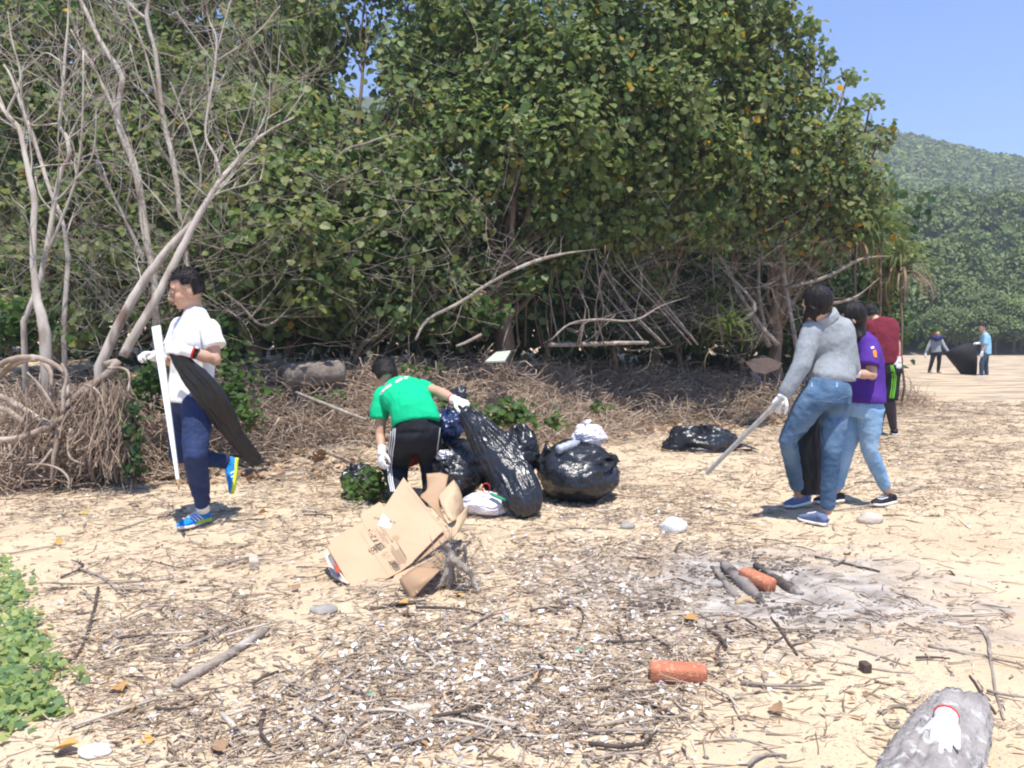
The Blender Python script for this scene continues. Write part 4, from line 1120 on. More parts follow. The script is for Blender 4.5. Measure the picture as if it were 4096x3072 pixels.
M_jean2 = mat('pale_denim', (0.17, 0.32, 0.50), (0.32, 0.47, 0.63), scale=4, rough=0.85, spec=0.15, bump=0.5, bscale=22, bdist=0.012)
M_purple = mat('purple_cotton', (0.10, 0.040, 0.29), (0.075, 0.028, 0.225), scale=5, rough=0.85, spec=0.12, bump=0.5, bscale=12, bdist=0.02)
M_maroon = mat('maroon_cotton', (0.18, 0.026, 0.043), (0.14, 0.02, 0.034), scale=5, rough=0.85, spec=0.12, bump=0.5, bscale=12, bdist=0.02)
M_ltblue = mat('light_blue_cotton', (0.22, 0.46, 0.66), (0.30, 0.53, 0.72), scale=5, rough=0.85)
M_denimdk = mat('dark_denim', (0.03, 0.05, 0.09), (0.05, 0.075, 0.12), scale=6, rough=0.85)
M_shoeb = mat('bright_blue_mesh_shoe', (0.005, 0.25, 0.70), (0.006, 0.20, 0.58), scale=50, rough=0.6, bump=.3, bscale=300)
M_lime = mat('lime_sole', (0.62, 0.75, 0.05), (0.55, 0.68, 0.05), rough=0.6)
M_sole = mat('white_rubber', (0.75, 0.75, 0.74), (0.66, 0.65, 0.63), rough=0.6)
M_shoen = mat('slate_blue_canvas', (0.10, 0.13, 0.24), (0.13, 0.165, 0.28), scale=60, rough=0.85)
M_shoek = mat('black_mesh_shoe', (0.012, 0.012, 0.014), (0.02, 0.02, 0.022), scale=60, rough=0.7)
M_stripe = mat('white_print', (0.80, 0.80, 0.80), (0.74, 0.74, 0.75), rough=0.7)
M_greenst = mat('lime_stripe', (0.25, 0.80, 0.03), (0.22, 0.7, 0.03), rough=0.6)
M_orange = mat('orange_print', (0.85, 0.28, 0.02), (0.7, 0.2, 0.02), scale=60, rough=0.7)
M_red = mat('red_cloth', (0.62, 0.03, 0.02), (0.5, 0.03, 0.02), rough=0.7)
M_lip = mat('lips', (0.40, 0.15, 0.12), (0.36, 0.13, 0.1), rough=0.4)
M_eye = mat('eye_white', (0.7, 0.68, 0.65), (0.7, 0.68, 0.65), rough=0.2)
M_metal = mat('thin_metal_frame', (0.25, 0.18, 0.13), (0.3, 0.22, 0.16), rough=0.3, metal=0.8)
M_watch = mat('black_rubber', (0.015, 0.015, 0.016), (0.02, 0.02, 0.02), rough=0.45)
M_lens = bpy.data.materials.new('clear_lens'); M_lens.use_nodes = True
_b = M_lens.node_tree.nodes['Principled BSDF']; _b.inputs['Base Color'].default_value = (0.85, 0.9, 0.92, 1); _b.inputs['Roughness'].default_value = 0.05; _b.inputs['Alpha'].default_value = 0.28
M_print = mat('pale_grey_print', (0.52, 0.54, 0.60), (0.58, 0.60, 0.65), rough=0.8)
M_navyk = mat('navy_waistband', (0.02, 0.03, 0.07), (0.02, 0.03, 0.07), rough=0.8)

def folds(amp, f=9, st=(1, 1, 1)):
    def d(p):
        q = V3((p.x * st[0], p.y * st[1], p.z * st[2]))
        return amp * (ridge(q, f) * 0.6 + 0.5 * noise.noise(q * f * 0.45) + 0.35 * ridge(q + V3((7, 3, 1)), f * 2.2)) - amp * 0.3
    return d
def torso(m, hipc, hipax, shc, shax, neck, prof, axn=None):
    """prof: (t, half width, half depth) from hem (t=0 hip centre) to t=1 shoulders, then neck"""
    st = []
    for t, a, b in prof:
        c = V3(hipc).lerp(V3(shc), t) if t <= 1 else V3(shc).lerp(V3(neck), t - 1)
        bow = 0
        ax = V3(hipax).lerp(V3(shax), min(t, 1))
        st.append((c, ax, a, b))
    m.loft(st, 22)
def hand(parent, wrist, fdir, pn, side, mt, curl=0.8, sc=1.0, name='glove', vox=0.0042, cuff=None, fine=True, spread=1.0):
    m = MB(); w = V3(wrist); f = V3(fdir).normalized(); pn = V3(pn); pn = (pn - f * pn.dot(f)).normalized(); s = f.cross(pn).normalized() * side
    k = sc
    m.ell(w + f * .050 * k, f * .054 * k, s * .043 * k, pn * .019 * k, 12, 8)
    m.tube([w - f * .045 * k, w - f * .01 * k, w + f * .03 * k], [.036 * k, .033 * k, .034 * k], 12)
    for j, (L, c2) in enumerate([(.070, 1), (.080, 1.05), (.074, 1.1), (.058, 1.2)]):
        b = w + f * (.088 - .004 * abs(j - 1)) * k + s * (.030 - .0205 * j) * k
        d = f.copy() + s * (.10 - .07 * j) * spread; d.normalize(); pts = [b - d * .03 * k, b]; 
        for seg, fr in enumerate((.42, .32, .26)):
            a = curl * c2 * (.55 if seg == 0 else .9)
            pnl = (pn - d * pn.dot(d)).normalized() if abs(pn.dot(d)) < .98 else -f
            d = (d * math.cos(a) + pnl * math.sin(a)).normalized()
            # keep turning towards the palm
            pn_, = (pnl,)
            pts.append(pts[-1] + d * L * fr * k)
            pn = (pnl * math.cos(a) - (pts[-1] - pts[-2]).normalized() * 0 * math.sin(a)) if False else pn
        m.limb([(p, (.0112 - .0009 * i) * k) for i, p in enumerate(pts)], 8)
    b = w + f * .028 * k + s * .034 * k
    d = (f * .65 + s * .62 + pn * .35).normalized(); p1 = b + d * .035 * k; d2 = (f * .8 + s * .15 + pn * .6).normalized(); p2 = p1 + d2 * .032 * k; p3 = p2 + (f * .8 - s * .1 + pn * .6).normalized() * .022 * k
    m.limb([(b - d * .02 * k, .016 * k), (p1, .0135 * k), (p2, .012 * k), (p3, .010 * k)], 8)
    o = m.fuse(name, mt, parent, vox, 1)
    if cuff:
        c = MB(); c.tube([w - f * .046 * k, w - f * .036 * k], [.0375 * k, .0365 * k], 16); c.build('cuff', cuff, o)
    return o
def shoe(parent, heel, toe, up, mu, ms, L=None, name='shoe', mheel=None, collar=None, sole_h=.026):
    heel, toe = V3(heel), V3(toe); f = (toe - heel); L = L or f.length; f.normalize()
    up = V3(up); up = (up - f * up.dot(f)).normalized(); s = f.cross(up)
    k = L / .28
    T = [(0, .026, .052), (.05, .034, .066), (.18, .037, .080), (.35, .036, .082), (.52, .041, .066), (.68, .047, .052), (.84, .045, .042), (.95, .033, .033), (1.0, .014, .024)]
    m = MB()
    m.loft([(heel + f * t * L + up * ((h * .52 + .012) * k), s, a * k, h * .52 * k) for t, a, h in T], 16, power=.85)
    o = m.fuse(name, mu, parent, .006, 2)
    c = MB(); c.tube([heel + f * .19 * L + up * .055 * k, heel + f * .17 * L + up * .088 * k], [.041 * k, .040 * k], 14); c.build('collar', collar or mu, o)
    q = MB()
    q.loft([(heel + f * t * L + up * (sole_h * .5 + (.006 if t < .3 else 0) + .008 * max(0, t - .8) * 5) * k, s, a * 1.13 * k, sole_h * .5 * k) for t, a, h in T], 18, power=.6)
    q.build('sole', ms, o)
    if mheel:
        q = MB(); q.loft([(heel - f * .004 + f * t * L + up * (.024) * k, s, a * 1.2 * k, .0145 * k) for t, a, h in T[:5]], 18, power=.6); q.build('heel_sole', mheel, o)
    q = MB()
    for i in range(5):
        t = .40 + .065 * i; h = np.interp(t, [z[0] for z in T], [z[2] for z in T])
        c0 = heel + f * t * L + up * (h + .017) * k
        q.tube([c0 - s * .020 * k - up * .004, c0 + up * .004, c0 + s * .020 * k - up * .004 + f * .008], .0032 * k, 5)
    q.build('laces', M_stripe, o)
    return o
def head(m, c, f, u, k=1.0, face=True):
    """k = 1: a head 0.235 m high; c = centre of the skull"""
    f = V3(f).normalized(); u = V3(u); u = (u - f * u.dot(f)).normalized(); s = f.cross(u)
    def p(a, b, d): return V3(c) + (f * a + s * b + u * d) * k
    m.ell(p(-.008, 0, .012), f * .098 * k, s * .077 * k, u * .100 * k, 18, 12)
    m.ell(p(.022, 0, -.050), f * .066 * k, s * .060 * k, u * .072 * k, 16, 10)
    m.ell(p(.062, 0, -.098), f * .028 * k, s * .028 * k, u * .020 * k, 10, 8)
    for e in (-1, 1):
        m.ell(p(-.006, e * .076, -.022), (f * .019 + s * e * .006) * k, s * .009 * k, u * .032 * k, 10, 8)
        m.ell(p(.052, e * .038, -.040), f * .034 * k, s * .028 * k, u * .030 * k, 10, 8)
        m.ell(p(.078, e * .030, .022), f * .016 * k, s * .026 * k, u * .009 * k, 10, 6)
    if face:
        m.tube([p(.086, 0, .012), p(.098, 0, -.012), p(.112, 0, -.036)], [.009 * k, .011 * k, .014 * k], 8)
        m.ball(p(.110, 0, -.036), .014 * k)
        for e in (-1, 1): m.ball(p(.100, e * .013, -.040), .010 * k)
        m.ell(p(.090, 0, -.068), f * .012 * k, s * .024 * k, u * .012 * k, 8, 6)
    return p
def face_parts(root, p, f, u, k=1.0):
    f = V3(f).normalized(); u = V3(u); u = (u - f * u.dot(f)).normalized(); s = f.cross(u)
    m = MB(); m.ell(p(.1005, 0, -.0635), f * .006 * k, s * .022 * k, u * .0045 * k); m.ell(p(.1005, 0, -.073), f * .007 * k, s * .018 * k, u * .0055 * k); m.build('lips', M_lip, root)
    for e in (-1, 1):
        m = MB(); m.ell(p(.0845, e * .031, -.002), f * .010 * k, s * .0145 * k, u * .0055 * k); o = m.build('eye', M_eye, root)
        m = MB(); m.ell(p(.0925, e * .031, -.003), f * .004 * k, s * .006 * k, u * .005 * k); m.build('iris', M_hair, o)
        m = MB(); m.tube([p(.093, e * .015, .024), p(.093, e * .030, .030), p(.083, e * .050, .024)], [.003 * k, .0042 * k, .002 * k], 6); m.build('eyebrow', M_hair, root)
def hair_short(root, c, f, u, k=1.0, seed=1, n=420, low=-.055, fade=False):
    f = V3(f).normalized(); u = V3(u); u = (u - f * u.dot(f)).normalized(); s = f.cross(u)
    C = V3(c)
    m = MB(); m.ell(C + (f * -.014 + u * .020) * k, f * .105 * k, s * .086 * k, u * .106 * k, 20, 14)
    m.ell(C + (f * -.045 + u * -.030) * k, f * .066 * k, s * .078 * k, u * .070 * k, 16, 10)
    def drop(v):
        d = (v - C) / k; a, b, h = d.dot(f), d.dot(s), d.dot(u)
        if a > .058 and h < .060 - .25 * (a - .058): return True
        if a > .005 and h < .062 and a > .022 + .25 * (h) : return True
        if a > -.02 and h < .018: return True
        if h < low: return True
        return False
    o = m.fuse('hair', M_hair, root, .006, 1, disp=lambda v: .003 * noise.noise(V3((v.x * 40, v.y * 40, v.z * 90))), drop=drop)
    rr = random.Random(seed); t = MB()
    for i in range(n):
        a = rr.uniform(0, 6.28); h = rr.uniform(-.1, 1.0)
        q = math.sqrt(max(0, 1 - h * h)); d = f * (math.cos(a) * q * .103) + s * (math.sin(a) * q * .085) + u * (h * .104)
        b = C + (f * -.014 + u * .020 + d) * k
        dd = (b - C) / k
        if dd.dot(f) > .03 and dd.dot(u) < .062: continue
        if dd.dot(f) > -.01 and dd.dot(u) < .03: continue
        e = (d.normalized() * .5 + f * .5 + u * rr.uniform(-.1, .4) + s * rr.uniform(-.4, .4)).normalized()
        L = rr.uniform(.010, .028) * k
        w = e.cross(V3((rr.random(), rr.random(), rr.random()))).normalized() * .0035
        t.add([b - w, b + w, b + e * L], [(0, 1, 2)])
    t.build('hair_tufts', M_hair, o, recalc=False)
    return o
def strip_on(surf, line, w, name, mt, parent, lift=.004):
    return patch(surf, ribbon(dense(line, 4), w), name, mt, parent, lift, 1)

# ---- the walker in the white shirt
def white_man():
    def C1(x, y, Y): return P(500 + x / 1.443, 1000 + y / 1.443, Y)
    foot = G(770, 2085)
    root = thing('person', foot, 'man in white shirt, navy track pants and bright blue shoes carrying a white board', 'person')
    f = V3((-.86, -.46, -.30)).normalized(); u = V3((-.22, -.12, .95))
    hc = C1(352, 222, 5.47)
    m = MB()
    p = head(m, hc, f, u, 1.08)
    shN, shF = C1(488, 455, 5.30), C1(322, 440, 5.62)
    neck = C1(402, 352, 5.52)
    hipN, hipF = C1(425, 870, 5.36), C1(335, 860, 5.56)
    hipc = (hipN + hipF) / 2; shc = (shN + shF) / 2; ax = (shN - shF); hx = (hipN - hipF)
    m.limb([(hc + V3((.03, .02, -.07)), .055), (neck, .062), (shc + V3((0, 0, -.02)), .07)])
    torso(m, hipc, hx, shc, ax, neck, [(-.08, .13, .10), (.3, .12, .09), (.7, .14, .10), (.98, .14, .07), (1.5, .06, .05)])
    elN, wrN = C1(520, 632, 5.25), C1(352, 583, 5.13)
    elF, wrF = C1(262, 640, 5.60), C1(185, 615, 5.35)
    m.limb([(shN, .052), (shN.lerp(elN, .5), .049), (elN, .041), (elN.lerp(wrN, .35), .042), (wrN, .028)])
    m.limb([(shF, .052), (elF, .041), (wrF, .028)])
    kN, aN = C1(405, 1185, 5.20), C1(447, 1470, 5.36)
    kF, aF = C1(318, 1175, 5.55), C1(590, 1225, 5.78)
    m.limb([(hipN, .08), (kN, .055), (aN, .038)]); m.limb([(hipF, .08), (kF, .055), (aF, .038)])
    m.fuse('body', M_skin, root, .0075, 2)
    face_parts(root, p, f, u, 1.08)
    hair_short(root, hc, f, u, 1.10, 3)
    # glasses
    F = f; U = (u - f * u.dot(f)).normalized(); S = F.cross(U); g = MB(); g2 = MB()
    for e in (-1, 1):
        c = p(.108, e * .034, -.010)
        g.tube([c + (S * math.cos(a) * .023 + U * math.sin(a) * .018) for a in np.linspace(0, 6.283, 19)], .0016, 6)
        g.tube([p(.106, e * .058, -.006), p(.05, e * .082, -.006), p(-.01, e * .084, -.004)], .0014, 5)
        g2.ell(c, F * .0015, S * .0215, U * .0165, 16, 6)
    g.tube([p(.110, -.012, -.008), p(.113, 0, -.004), p(.110, .012, -.008)], .0014, 5)
    go = g.build('glasses', M_metal, root); g2.build('lenses', M_lens, go)
    # shirt
    t = MB()
    torso(t, hipc, hx, shc, ax, neck, [(-.02, .182, .158), (.12, .180, .150), (.35, .170, .135), (.6, .178, .140), (.8, .188, .140), (.93, .182, .120), (1.0, .172, .105), (1.35, .125, .092), (1.75, .090, .080), (2.0, .074, .072)])
    seN = C1(522, 560, 5.26)
    t.limb([(shN, .066), (shN.lerp(seN, .4), .068)]); t.tube([shN, shN.lerp(seN, .5), seN], [.066, .069, .073], 16)
    seF = shF.lerp(elF, .6)
    t.tube([shF, seF], [.068, .078], 16); t.ball(shF, .066)
    sh = t.fuse('shirt', M_wtee, root, .009, 3, folds(.007, 7, (1, 1, .7)))
    bv = bvh_of(sh)
    for poly in ([(302, 505), (318, 480), (335, 470), (345, 490), (338, 520), (320, 540)],):
        pass
    def E(x, y): return (500 + x / 1.443, 1000 + y / 1.443)
    for cx, cy, rx, ry in ((335, 508, 13, 32), (282, 500, 12, 26)):
        pr = [(E(cx - rx * math.sqrt(max(0.02, 1 - q * q)), cy + ry * q), E(cx + rx * math.sqrt(max(0.02, 1 - q * q)), cy + ry * q)) for q in np.linspace(-1, 1, 11)]
        patch(bv, pr, 'shirt_print', M_print, root, .003, 4)
    # trousers
    t = MB()
    t.ell(hipc + V3((0, 0, .02)), hx.normalized() * .175, hx.normalized().cross(V3((0, 0, 1))) * .135, V3((0, 0, .14)), 18, 12)
    t.tube([hipc + V3((0, 0, .02)), hipc + V3((0, 0, .11))], [.13, .126], 18)
    t.limb([(hipN + V3((0, 0, -.02)), .108), (hipN.lerp(kN, .5), .094), (kN, .076), (kN.lerp(aN, .5), .066), (aN + (kN - aN) * .06, .050)], 16)
    t.limb([(hipF + V3((0, 0, -.02)), .106), (hipF.lerp(kF, .5), .092), (kF, .074), (kF.lerp(aF, .5), .062), (aF.lerp(kF, .04), .048)], 16)
    t.fuse('trousers', M_navy, root, .009, 3, folds(.010, 8, (1, 1, 1.3)))
    # shoes
    h1, t1 = C1(482, 1560, 5.46), C1(306, 1578, 5.22); h1.z = foot.z + .004; t1.z = foot.z + .002
    s1 = shoe(root, h1, t1, (0, 0, 1), M_shoeb, M_sole, mheel=M_lime)
    h2, t2 = C1(662, 1203, 5.80), C1(634, 1408, 5.72)
    s2 = shoe(root, h2, t2, V3((-1, -.25, -.05)), M_shoeb, M_lime)
    for so, ss in ((s1, [[(452, 1556), (404, 1516)], [(432, 1562), (386, 1524)], [(412, 1568), (370, 1532)]]), (s2, [[(645, 1268), (608, 1290)], [(650, 1292), (612, 1312)], [(652, 1316), (618, 1334)]])):
        b = bvh_of(so)
        for ln in ss: strip_on(b, [E(*q) for q in ln], 5.0, 'stripe', M_stripe, so, .003)
    for a, k in ((aN, kN), (aF, kF)):
        m = MB(); m.tube([a - (k - a).normalized() * .05, a + (k - a).normalized() * .03], [.043, .043], 14); m.build('sock', M_stripe, root)
    # gloves, watch
    hand(root, wrN, C1(215, 548, 5.10) - wrN, V3((-.1, .8, -.55)), -1, M_white, .75, 1.06, cuff=M_red)
    hand(root, wrF, C1(118, 600, 5.28) - wrF, V3((.3, .1, -.9)), 1, M_white, 1.0, 1.08)
    d = (wrN - elN).normalized(); c = wrN - d * .052
    w = MB(); w.tube([c - d * .012, c + d * .012], [.037, .036], 18); wo = w.build('watch', M_watch, root)
    n = V3((-.15, -.6, .75)); n = (n - d * n.dot(d)).normalized()
    w = MB(); w.tube([c + n * .030, c + n * .046], [.023, .021], 18); w.build('watch_case', M_watch, wo)
    w = MB(); w.tube([c + n * .0465, c + n * .0475], [.015, .015], 18); w.build('watch_dial', M_print, wo)
    # board
    def bd(x, y, Y): return C1(x, y, Y)
    m = MB()
    A, B = bd(181, 440, 5.20), bd(303, 1322, 4.98)
    ax_ = (A - B).normalized(); side = V3((1, .15, 0)); side = (side - ax_ * side.dot(ax_)).normalized(); nr = ax_.cross(side)
    if nr.y > 0: nr = -nr
    wt, wb = .030, .009
    fr = [A - side * wt, A + side * wt * .75 - ax_ * -.004, B + side * wb, B - side * wb]
    m.slab(fr, nr, .022)
    b = m.solo('white_board', mat('white_painted_board', (0.82, 0.82, 0.82), (0.74, 0.74, 0.73), rough=.5, bump=.15), 'long white painted board tapering to the ground, held by the walking man', 'board', smooth=False)
    tp = MB(); tp.tube([B - ax_ * .0, B - ax_ * .07], [.008, .004], 5); tp.build('wooden_tip', mat('raw_wood', (.45, .28, .15), (.35, .2, .1), rough=.8), b)
white_man()

def sheet_bag(stations, name, label, sides=56, rings=70, amp=.02, k=5, seed=0, mt=None, squash=.25, group=None, openend=False, capped=True):
    """long plastic sack: (px, py, Y, half width px, depth ratio)"""
    rr = random.Random(seed); ph = rr.uniform(0, 6)
    S = []
    for px, py, Y, hw, dr in stations:
        c = P(px, py, Y); S.append((*c, hw / 4 / FPX * Y, dr))
    sp = spline(S, max(2, rings // len(S)))
    n = len(sp); cs = [V3(q[:3]) for q in sp]
    view = V3((0, 1, 0)); m = MB(); v = []; f = []
    for i, q in enumerate(sp):
        t = (cs[min(i + 1, n - 1)] - cs[max(0, i - 1)]).normalized()
        A = t.cross(view).normalized(); B = t.cross(A)
        a = max(.004, q[3]); b = max(.003, a * q[4])
        for j in range(sides):
            th = 2 * math.pi * j / sides
            p = cs[i] + A * math.cos(th) * a + B * math.sin(th) * b
            w = amp * min(1, a / .07)
            dd = w * (math.sin(k * th + ph + 2.2 * noise.noise(cs[i] * 2.5)) * .45 + ridge(V3((math.cos(th) * 1.3, math.sin(th) * 1.3, i / n * 2.2 + seed)) + V3((1, 1, 1)) * .35 * noise.noise(p * 5), 2.3) * .75 + .40 * ridge(V3((math.cos(th), math.sin(th), i / n * 1.6 + seed)) + V3((1, 0, 1)) * .25 * noise.noise(p * 9), 6) + .12 * ridge(p, 24))
            dirn = (A * math.cos(th) * b + B * math.sin(th) * a).normalized()
            p = p + dirn * dd
            g = hgt(p.x, p.y) + .003
            if p.z < g: p.z = g + (p.z - g) * .02
            v.append(p)
    for i in range(n - 1):
        for j in range(sides):
            j2 = (j + 1) % sides
            f.append((i * sides + j, i * sides + j2, (i + 1) * sides + j2, (i + 1) * sides + j))
    if capped:
        f.append(tuple(reversed(range(sides)))); f.append(tuple((n - 1) * sides + j for j in range(sides)))
    m.add(v, f)
    return m.solo(name, mt or M_bag, label, 'bag', group)
def full_bag(c, rx, ry, rz, label, seed=0, name='rubbish_bag', mt=None, knot=None, amp=.16, kn=.05, squish=0.0, root=None, cat='bag'):
    """filled sack sitting on the sand; knot: direction of the tied mouth"""
    c = V3(c); rr = random.Random(seed); o3 = V3((rr.uniform(0, 50), rr.uniform(0, 50), rr.uniform(0, 50)))
    K = V3(knot).normalized() if knot else V3((0, 0, 1)); U = K.orthogonal().normalized(); W = K.cross(U)
    nu, nv = 96, 60; v = []; f = []
    for j in range(nv + 1):
        for i in range(nu):
            th = math.pi * j / nv; ph = 2 * math.pi * i / nu
            d = K * math.cos(th) + (U * math.cos(ph) + W * math.sin(ph)) * math.sin(th)
            pleat = math.exp(-(th / .9) ** 2)
            r = 1 + amp * (.70 * noise.noise(d * 1.6 + o3) + .25 * ridge(d + o3, 1.7) + .34 * ridge(V3((d.x * .45, d.y * .6, d.z * 1.5)) + o3 * 2 + V3((0, 0, .35)) * noise.noise(d * 2.2 + o3), 3.4) + .16 * ridge(V3((math.cos(ph), math.sin(ph), th * .25)) * 1.0 + o3, 2.9) + .12 * ridge(V3((d.x * .5, d.y * .6, d.z * 1.5)) - o3 + V3((.2, 0, .3)) * noise.noise(d * 4 + o3), 8) + .03 * ridge(d + o3, 16)) + pleat * .10 * math.sin(9 * ph + 3 * noise.noise(d * 2 + o3)) - (.18 if knot else 0) * math.exp(-(th / .35) ** 2)
            p = c + V3((d.x * rx * r, d.y * ry * r, d.z * rz * r))
            g = hgt(p.x, p.y) + .002
            if p.z < g: p.z = g + .002 * noise.noise(p * 30)
            v.append(p)
    for j in range(nv):
        for i in range(nu):
            i2 = (i + 1) % nu; f.append((j * nu + i, (j + 1) * nu + i, (j + 1) * nu + i2, j * nu + i2))
    m = MB(); m.add(v, f)
    if knot:
        kp = c + V3((K.x * rx, K.y * ry, K.z * rz)) * .88
        for q in range(7):
            e = (K + V3((rr.gauss(0, .6), rr.gauss(0, .5), rr.gauss(0, .5)))).normalized()
            m.loft([(kp - K * .03, U, .02, .02), (kp + e * kn * .5, U, .028, .010), (kp + e * kn * 1.2, W, .036 * rr.uniform(.6, 1.2), .004)], 9)
    return m.solo(name, mt or M_bag, label, cat)

def wm_bag():
    E = lambda x, y: (500 + x / 1.443, 1000 + y / 1.443)
    st = [(252, 582, 5.10, 5), (305, 628, 5.12, 45), (365, 690, 5.14, 72), (440, 775, 5.16, 92), (520, 880, 5.2, 98), (575, 980, 5.26, 84), (640, 1080, 5.32, 62), (700, 1150, 5.36, 56), (752, 1215, 5.4, 50), (765, 1238, 5.41, 46)]
    sheet_bag([(E(x, y)[0], E(x, y)[1], Y, w / 1.443 * .74, .22) for x, y, Y, w in st], 'rubbish_bag', 'limp empty black sack trailing from the gloved hand of the walking man', amp=.011, seed=4, k=2, mt=mat('thin_black_plastic', (.009, .009, .011), (.016, .017, .020), scale=4, rough=.42, spec=.45, bump=.25, bscale=7, bdist=.02, warp=1.5))
wm_bag()

# ---- the man in green bending over the sacks
def C2(x, y, Y): return P(1200 + x / 1.509, 1350 + y / 1.509, Y)
def green_man():
    E = lambda x, y: (1200 + x / 1.509, 1350 + y / 1.509)
    Y0 = 6.0
    c = C2(700, 900, Y0)
    root = thing('person', V3((c.x, Y0, hgt(c.x, Y0))), 'man in bright green shirt and black striped pants bending over the rubbish sacks', 'person')
    hc = C2(508, 225, 6.42); f = V3((-.40, .62, -.66)).normalized(); u = V3((-.30, .62, .70))
    m = MB(); head(m, hc, f, u, 1.08, True)
    shL, shR = C2(500, 345, 6.28), C2(735, 300, 6.30)
    neck = C2(535, 290, 6.36)
    hipL, hipR = C2(640, 590, 6.0), C2(760, 575, 6.0)
    hipc = (hipL + hipR) / 2; shc = (shL + shR) / 2; ax = shR - shL; hx = hipR - hipL
    m.limb([(hc + V3((.02, -.02, -.05)), .055), (neck, .058), (shc, .07)])
    torso(m, hipc, hx, shc, ax, neck, [(0, .13, .10), (.5, .12, .1), (1, .13, .08), (1.4, .06, .05)])
    elL, wrL = C2(484, 590, 6.20), C2(494, 690, 6.10)
    elR, wrR = C2(855, 335, 6.10), C2(940, 380, 5.98)
    m.limb([(shL, .050), (elL, .038), (elL.lerp(wrL, .3), .038), (wrL, .026)]); m.limb([(shR, .050), (elR, .042), (elR.lerp(wrR, .3), .041), (wrR, .028)])
    gz = hgt(c.x, Y0)
    kL = C2(590, 760, 6.22); kR = C2(790, 750, 6.20)
    aL = C2(585, 900, 6.02); aR = C2(805, 890, 6.02); aL.z = gz + .1; aR.z = gz + .1
    m.limb([(hipL, .08), (kL, .055), (aL, .038)]); m.limb([(hipR, .08), (kR, .055), (aR, .038)])
    m.fuse('body', M_skin, root, .009, 2)
    hair_short(root, hc, f, u, 1.14, 9, 300, low=-.075)
    t = MB()
    st = [(C2(702, 520, 5.99), hx, .185, .135), (C2(700, 500, 6.0), hx, .183, .140), (C2(690, 455, 6.02), hx, .175, .145), (C2(672, 405, 6.08), hx.lerp(ax, .4), .168, .145), (C2(645, 365, 6.15), hx.lerp(ax, .7), .180, .14), (C2(615, 330, 6.24), ax, .182, .12), (C2(592, 305, 6.30), ax, .150, .09), (C2(562, 290, 6.36), ax, .075, .06)]
    t.loft(st, 22)
    t.limb([(shL, .068), (shL.lerp(elL, .3), .070)]); t.tube([shL, C2(482, 430, 6.24), C2(475, 492, 6.22)], [.068, .074, .073], 16)
    t.limb([(shR, .066), (shR.lerp(elR, .2), .064)]); t.tube([shR, C2(795, 322, 6.20)], [.066, .058], 16)
    sh = t.fuse('shirt', M_gtee, root, .009, 3, folds(.007, 6, (1, 1, 1)))
    bv = bvh_of(sh)
    # white lettering across the shoulders
    words = [[(487, 345), (506, 318), (530, 300), (552, 285)], [(578, 272), (600, 258), (618, 248)], [(628, 246), (652, 243)]]
    for wd in words:
        ln = dense(wd, 5)
        for i in range(len(ln) - 1):
            a, b = ln[i], ln[i + 1]
            dx, dy = b[0] - a[0], b[1] - a[1]
            strip_on(bv, [E(a[0], a[1]), E(a[0] + dx * .78, a[1] + dy * .78)], 7.5 + 1.5 * (i % 3), 'shirt_lettering', M_stripe, root, .004)
    t = MB()
    t.ell(hipc + V3((0, .02, 0)), hx.normalized() * .185, V3((0, .165, 0)), V3((0, 0, .15)), 18, 12)
    t.tube([hipc, hipc.lerp(C2(700, 500, 6.03), .8)], [.16, .165], 18)
    for h, k, a in ((hipL, kL, aL), (hipR, kR, aR)):
        t.limb([(h, .115), (h.lerp(k, .5), .105), (k, .090), (k.lerp(a, .5), .082), (a, .078)], 16)
    pt = t.fuse('trousers', M_blackcl, root, .01, 3, folds(.010, 7, (1, 1, .8)))
    bv = bvh_of(pt)
    for off in (0, 13, 26):
        strip_on(bv, [E(556 + off * .8, 548), E(546 + off, 620), E(537 + off * .9, 700), E(531 + off * .8, 780), E(538 + off * .8, 860), E(552 + off * .8, 930)], 3.6, 'stripe', M_stripe, pt, .004)
    strip_on(bv, [E(843, 545), E(834, 620), E(824, 700), E(826, 780), E(838, 850)], 2.6, 'stripe', M_stripe, pt, .004)
    for a in (aL, aR):
        h = V3((a.x, a.y - .05, gz)); shoe(root, h, h + V3((0, .25, 0)), (0, 0, 1), M_shoek, M_sole)
    hand(root, wrL, C2(490, 745, 6.06) - wrL, V3((.6, .6, 0)), 1, M_white, .8, 1.0)
    hand(root, wrR, C2(1000, 400, 5.92) - wrR, V3((.3, .2, -.9)), -1, M_white, 1.15, 1.02, cuff=M_red)
green_man()

# ---- the woman in the grey sweater
def C4(x, y, Y): return P(2700 + x / 1.58, 1100 + y / 1.58, Y)
def E4(x, y): return (2700 + x / 1.58, 1100 + y / 1.58)
def long_hair(root, c, f, u, k, tail, seed, wid=.092, name='hair', n=90):
    f = V3(f).normalized(); u = V3(u); u = (u - f * u.dot(f)).normalized(); s = f.cross(u); C = V3(c)
    m = MB(); m.ell(C + (f * -.014 + u * .016) * k, f * .108 * k, s * .090 * k, u * .108 * k, 20, 14)
    pts = [C - f * .030 * k - u * .02 * k] + [V3(q) for q in tail]
    m.loft([(q, s, (wid, wid * 1.0, wid * .95, wid * .75, wid * .4)[min(i, 4)] * k, (.075, .07, .06, .045, .025)[min(i, 4)] * k) for i, q in enumerate(pts)], 20)
    def drop(v):
        d = (v - C) / k; a, b, h = d.dot(f), d.dot(s), d.dot(u)
        return a > .045 and h < .055 and abs(b) < .07
    o = m.fuse(name, M_hair, root, .008, 2, disp=lambda v: .005 * noise.noise(V3((v.x * 45, v.y * 45, v.z * 6))) , drop=drop)
    return o
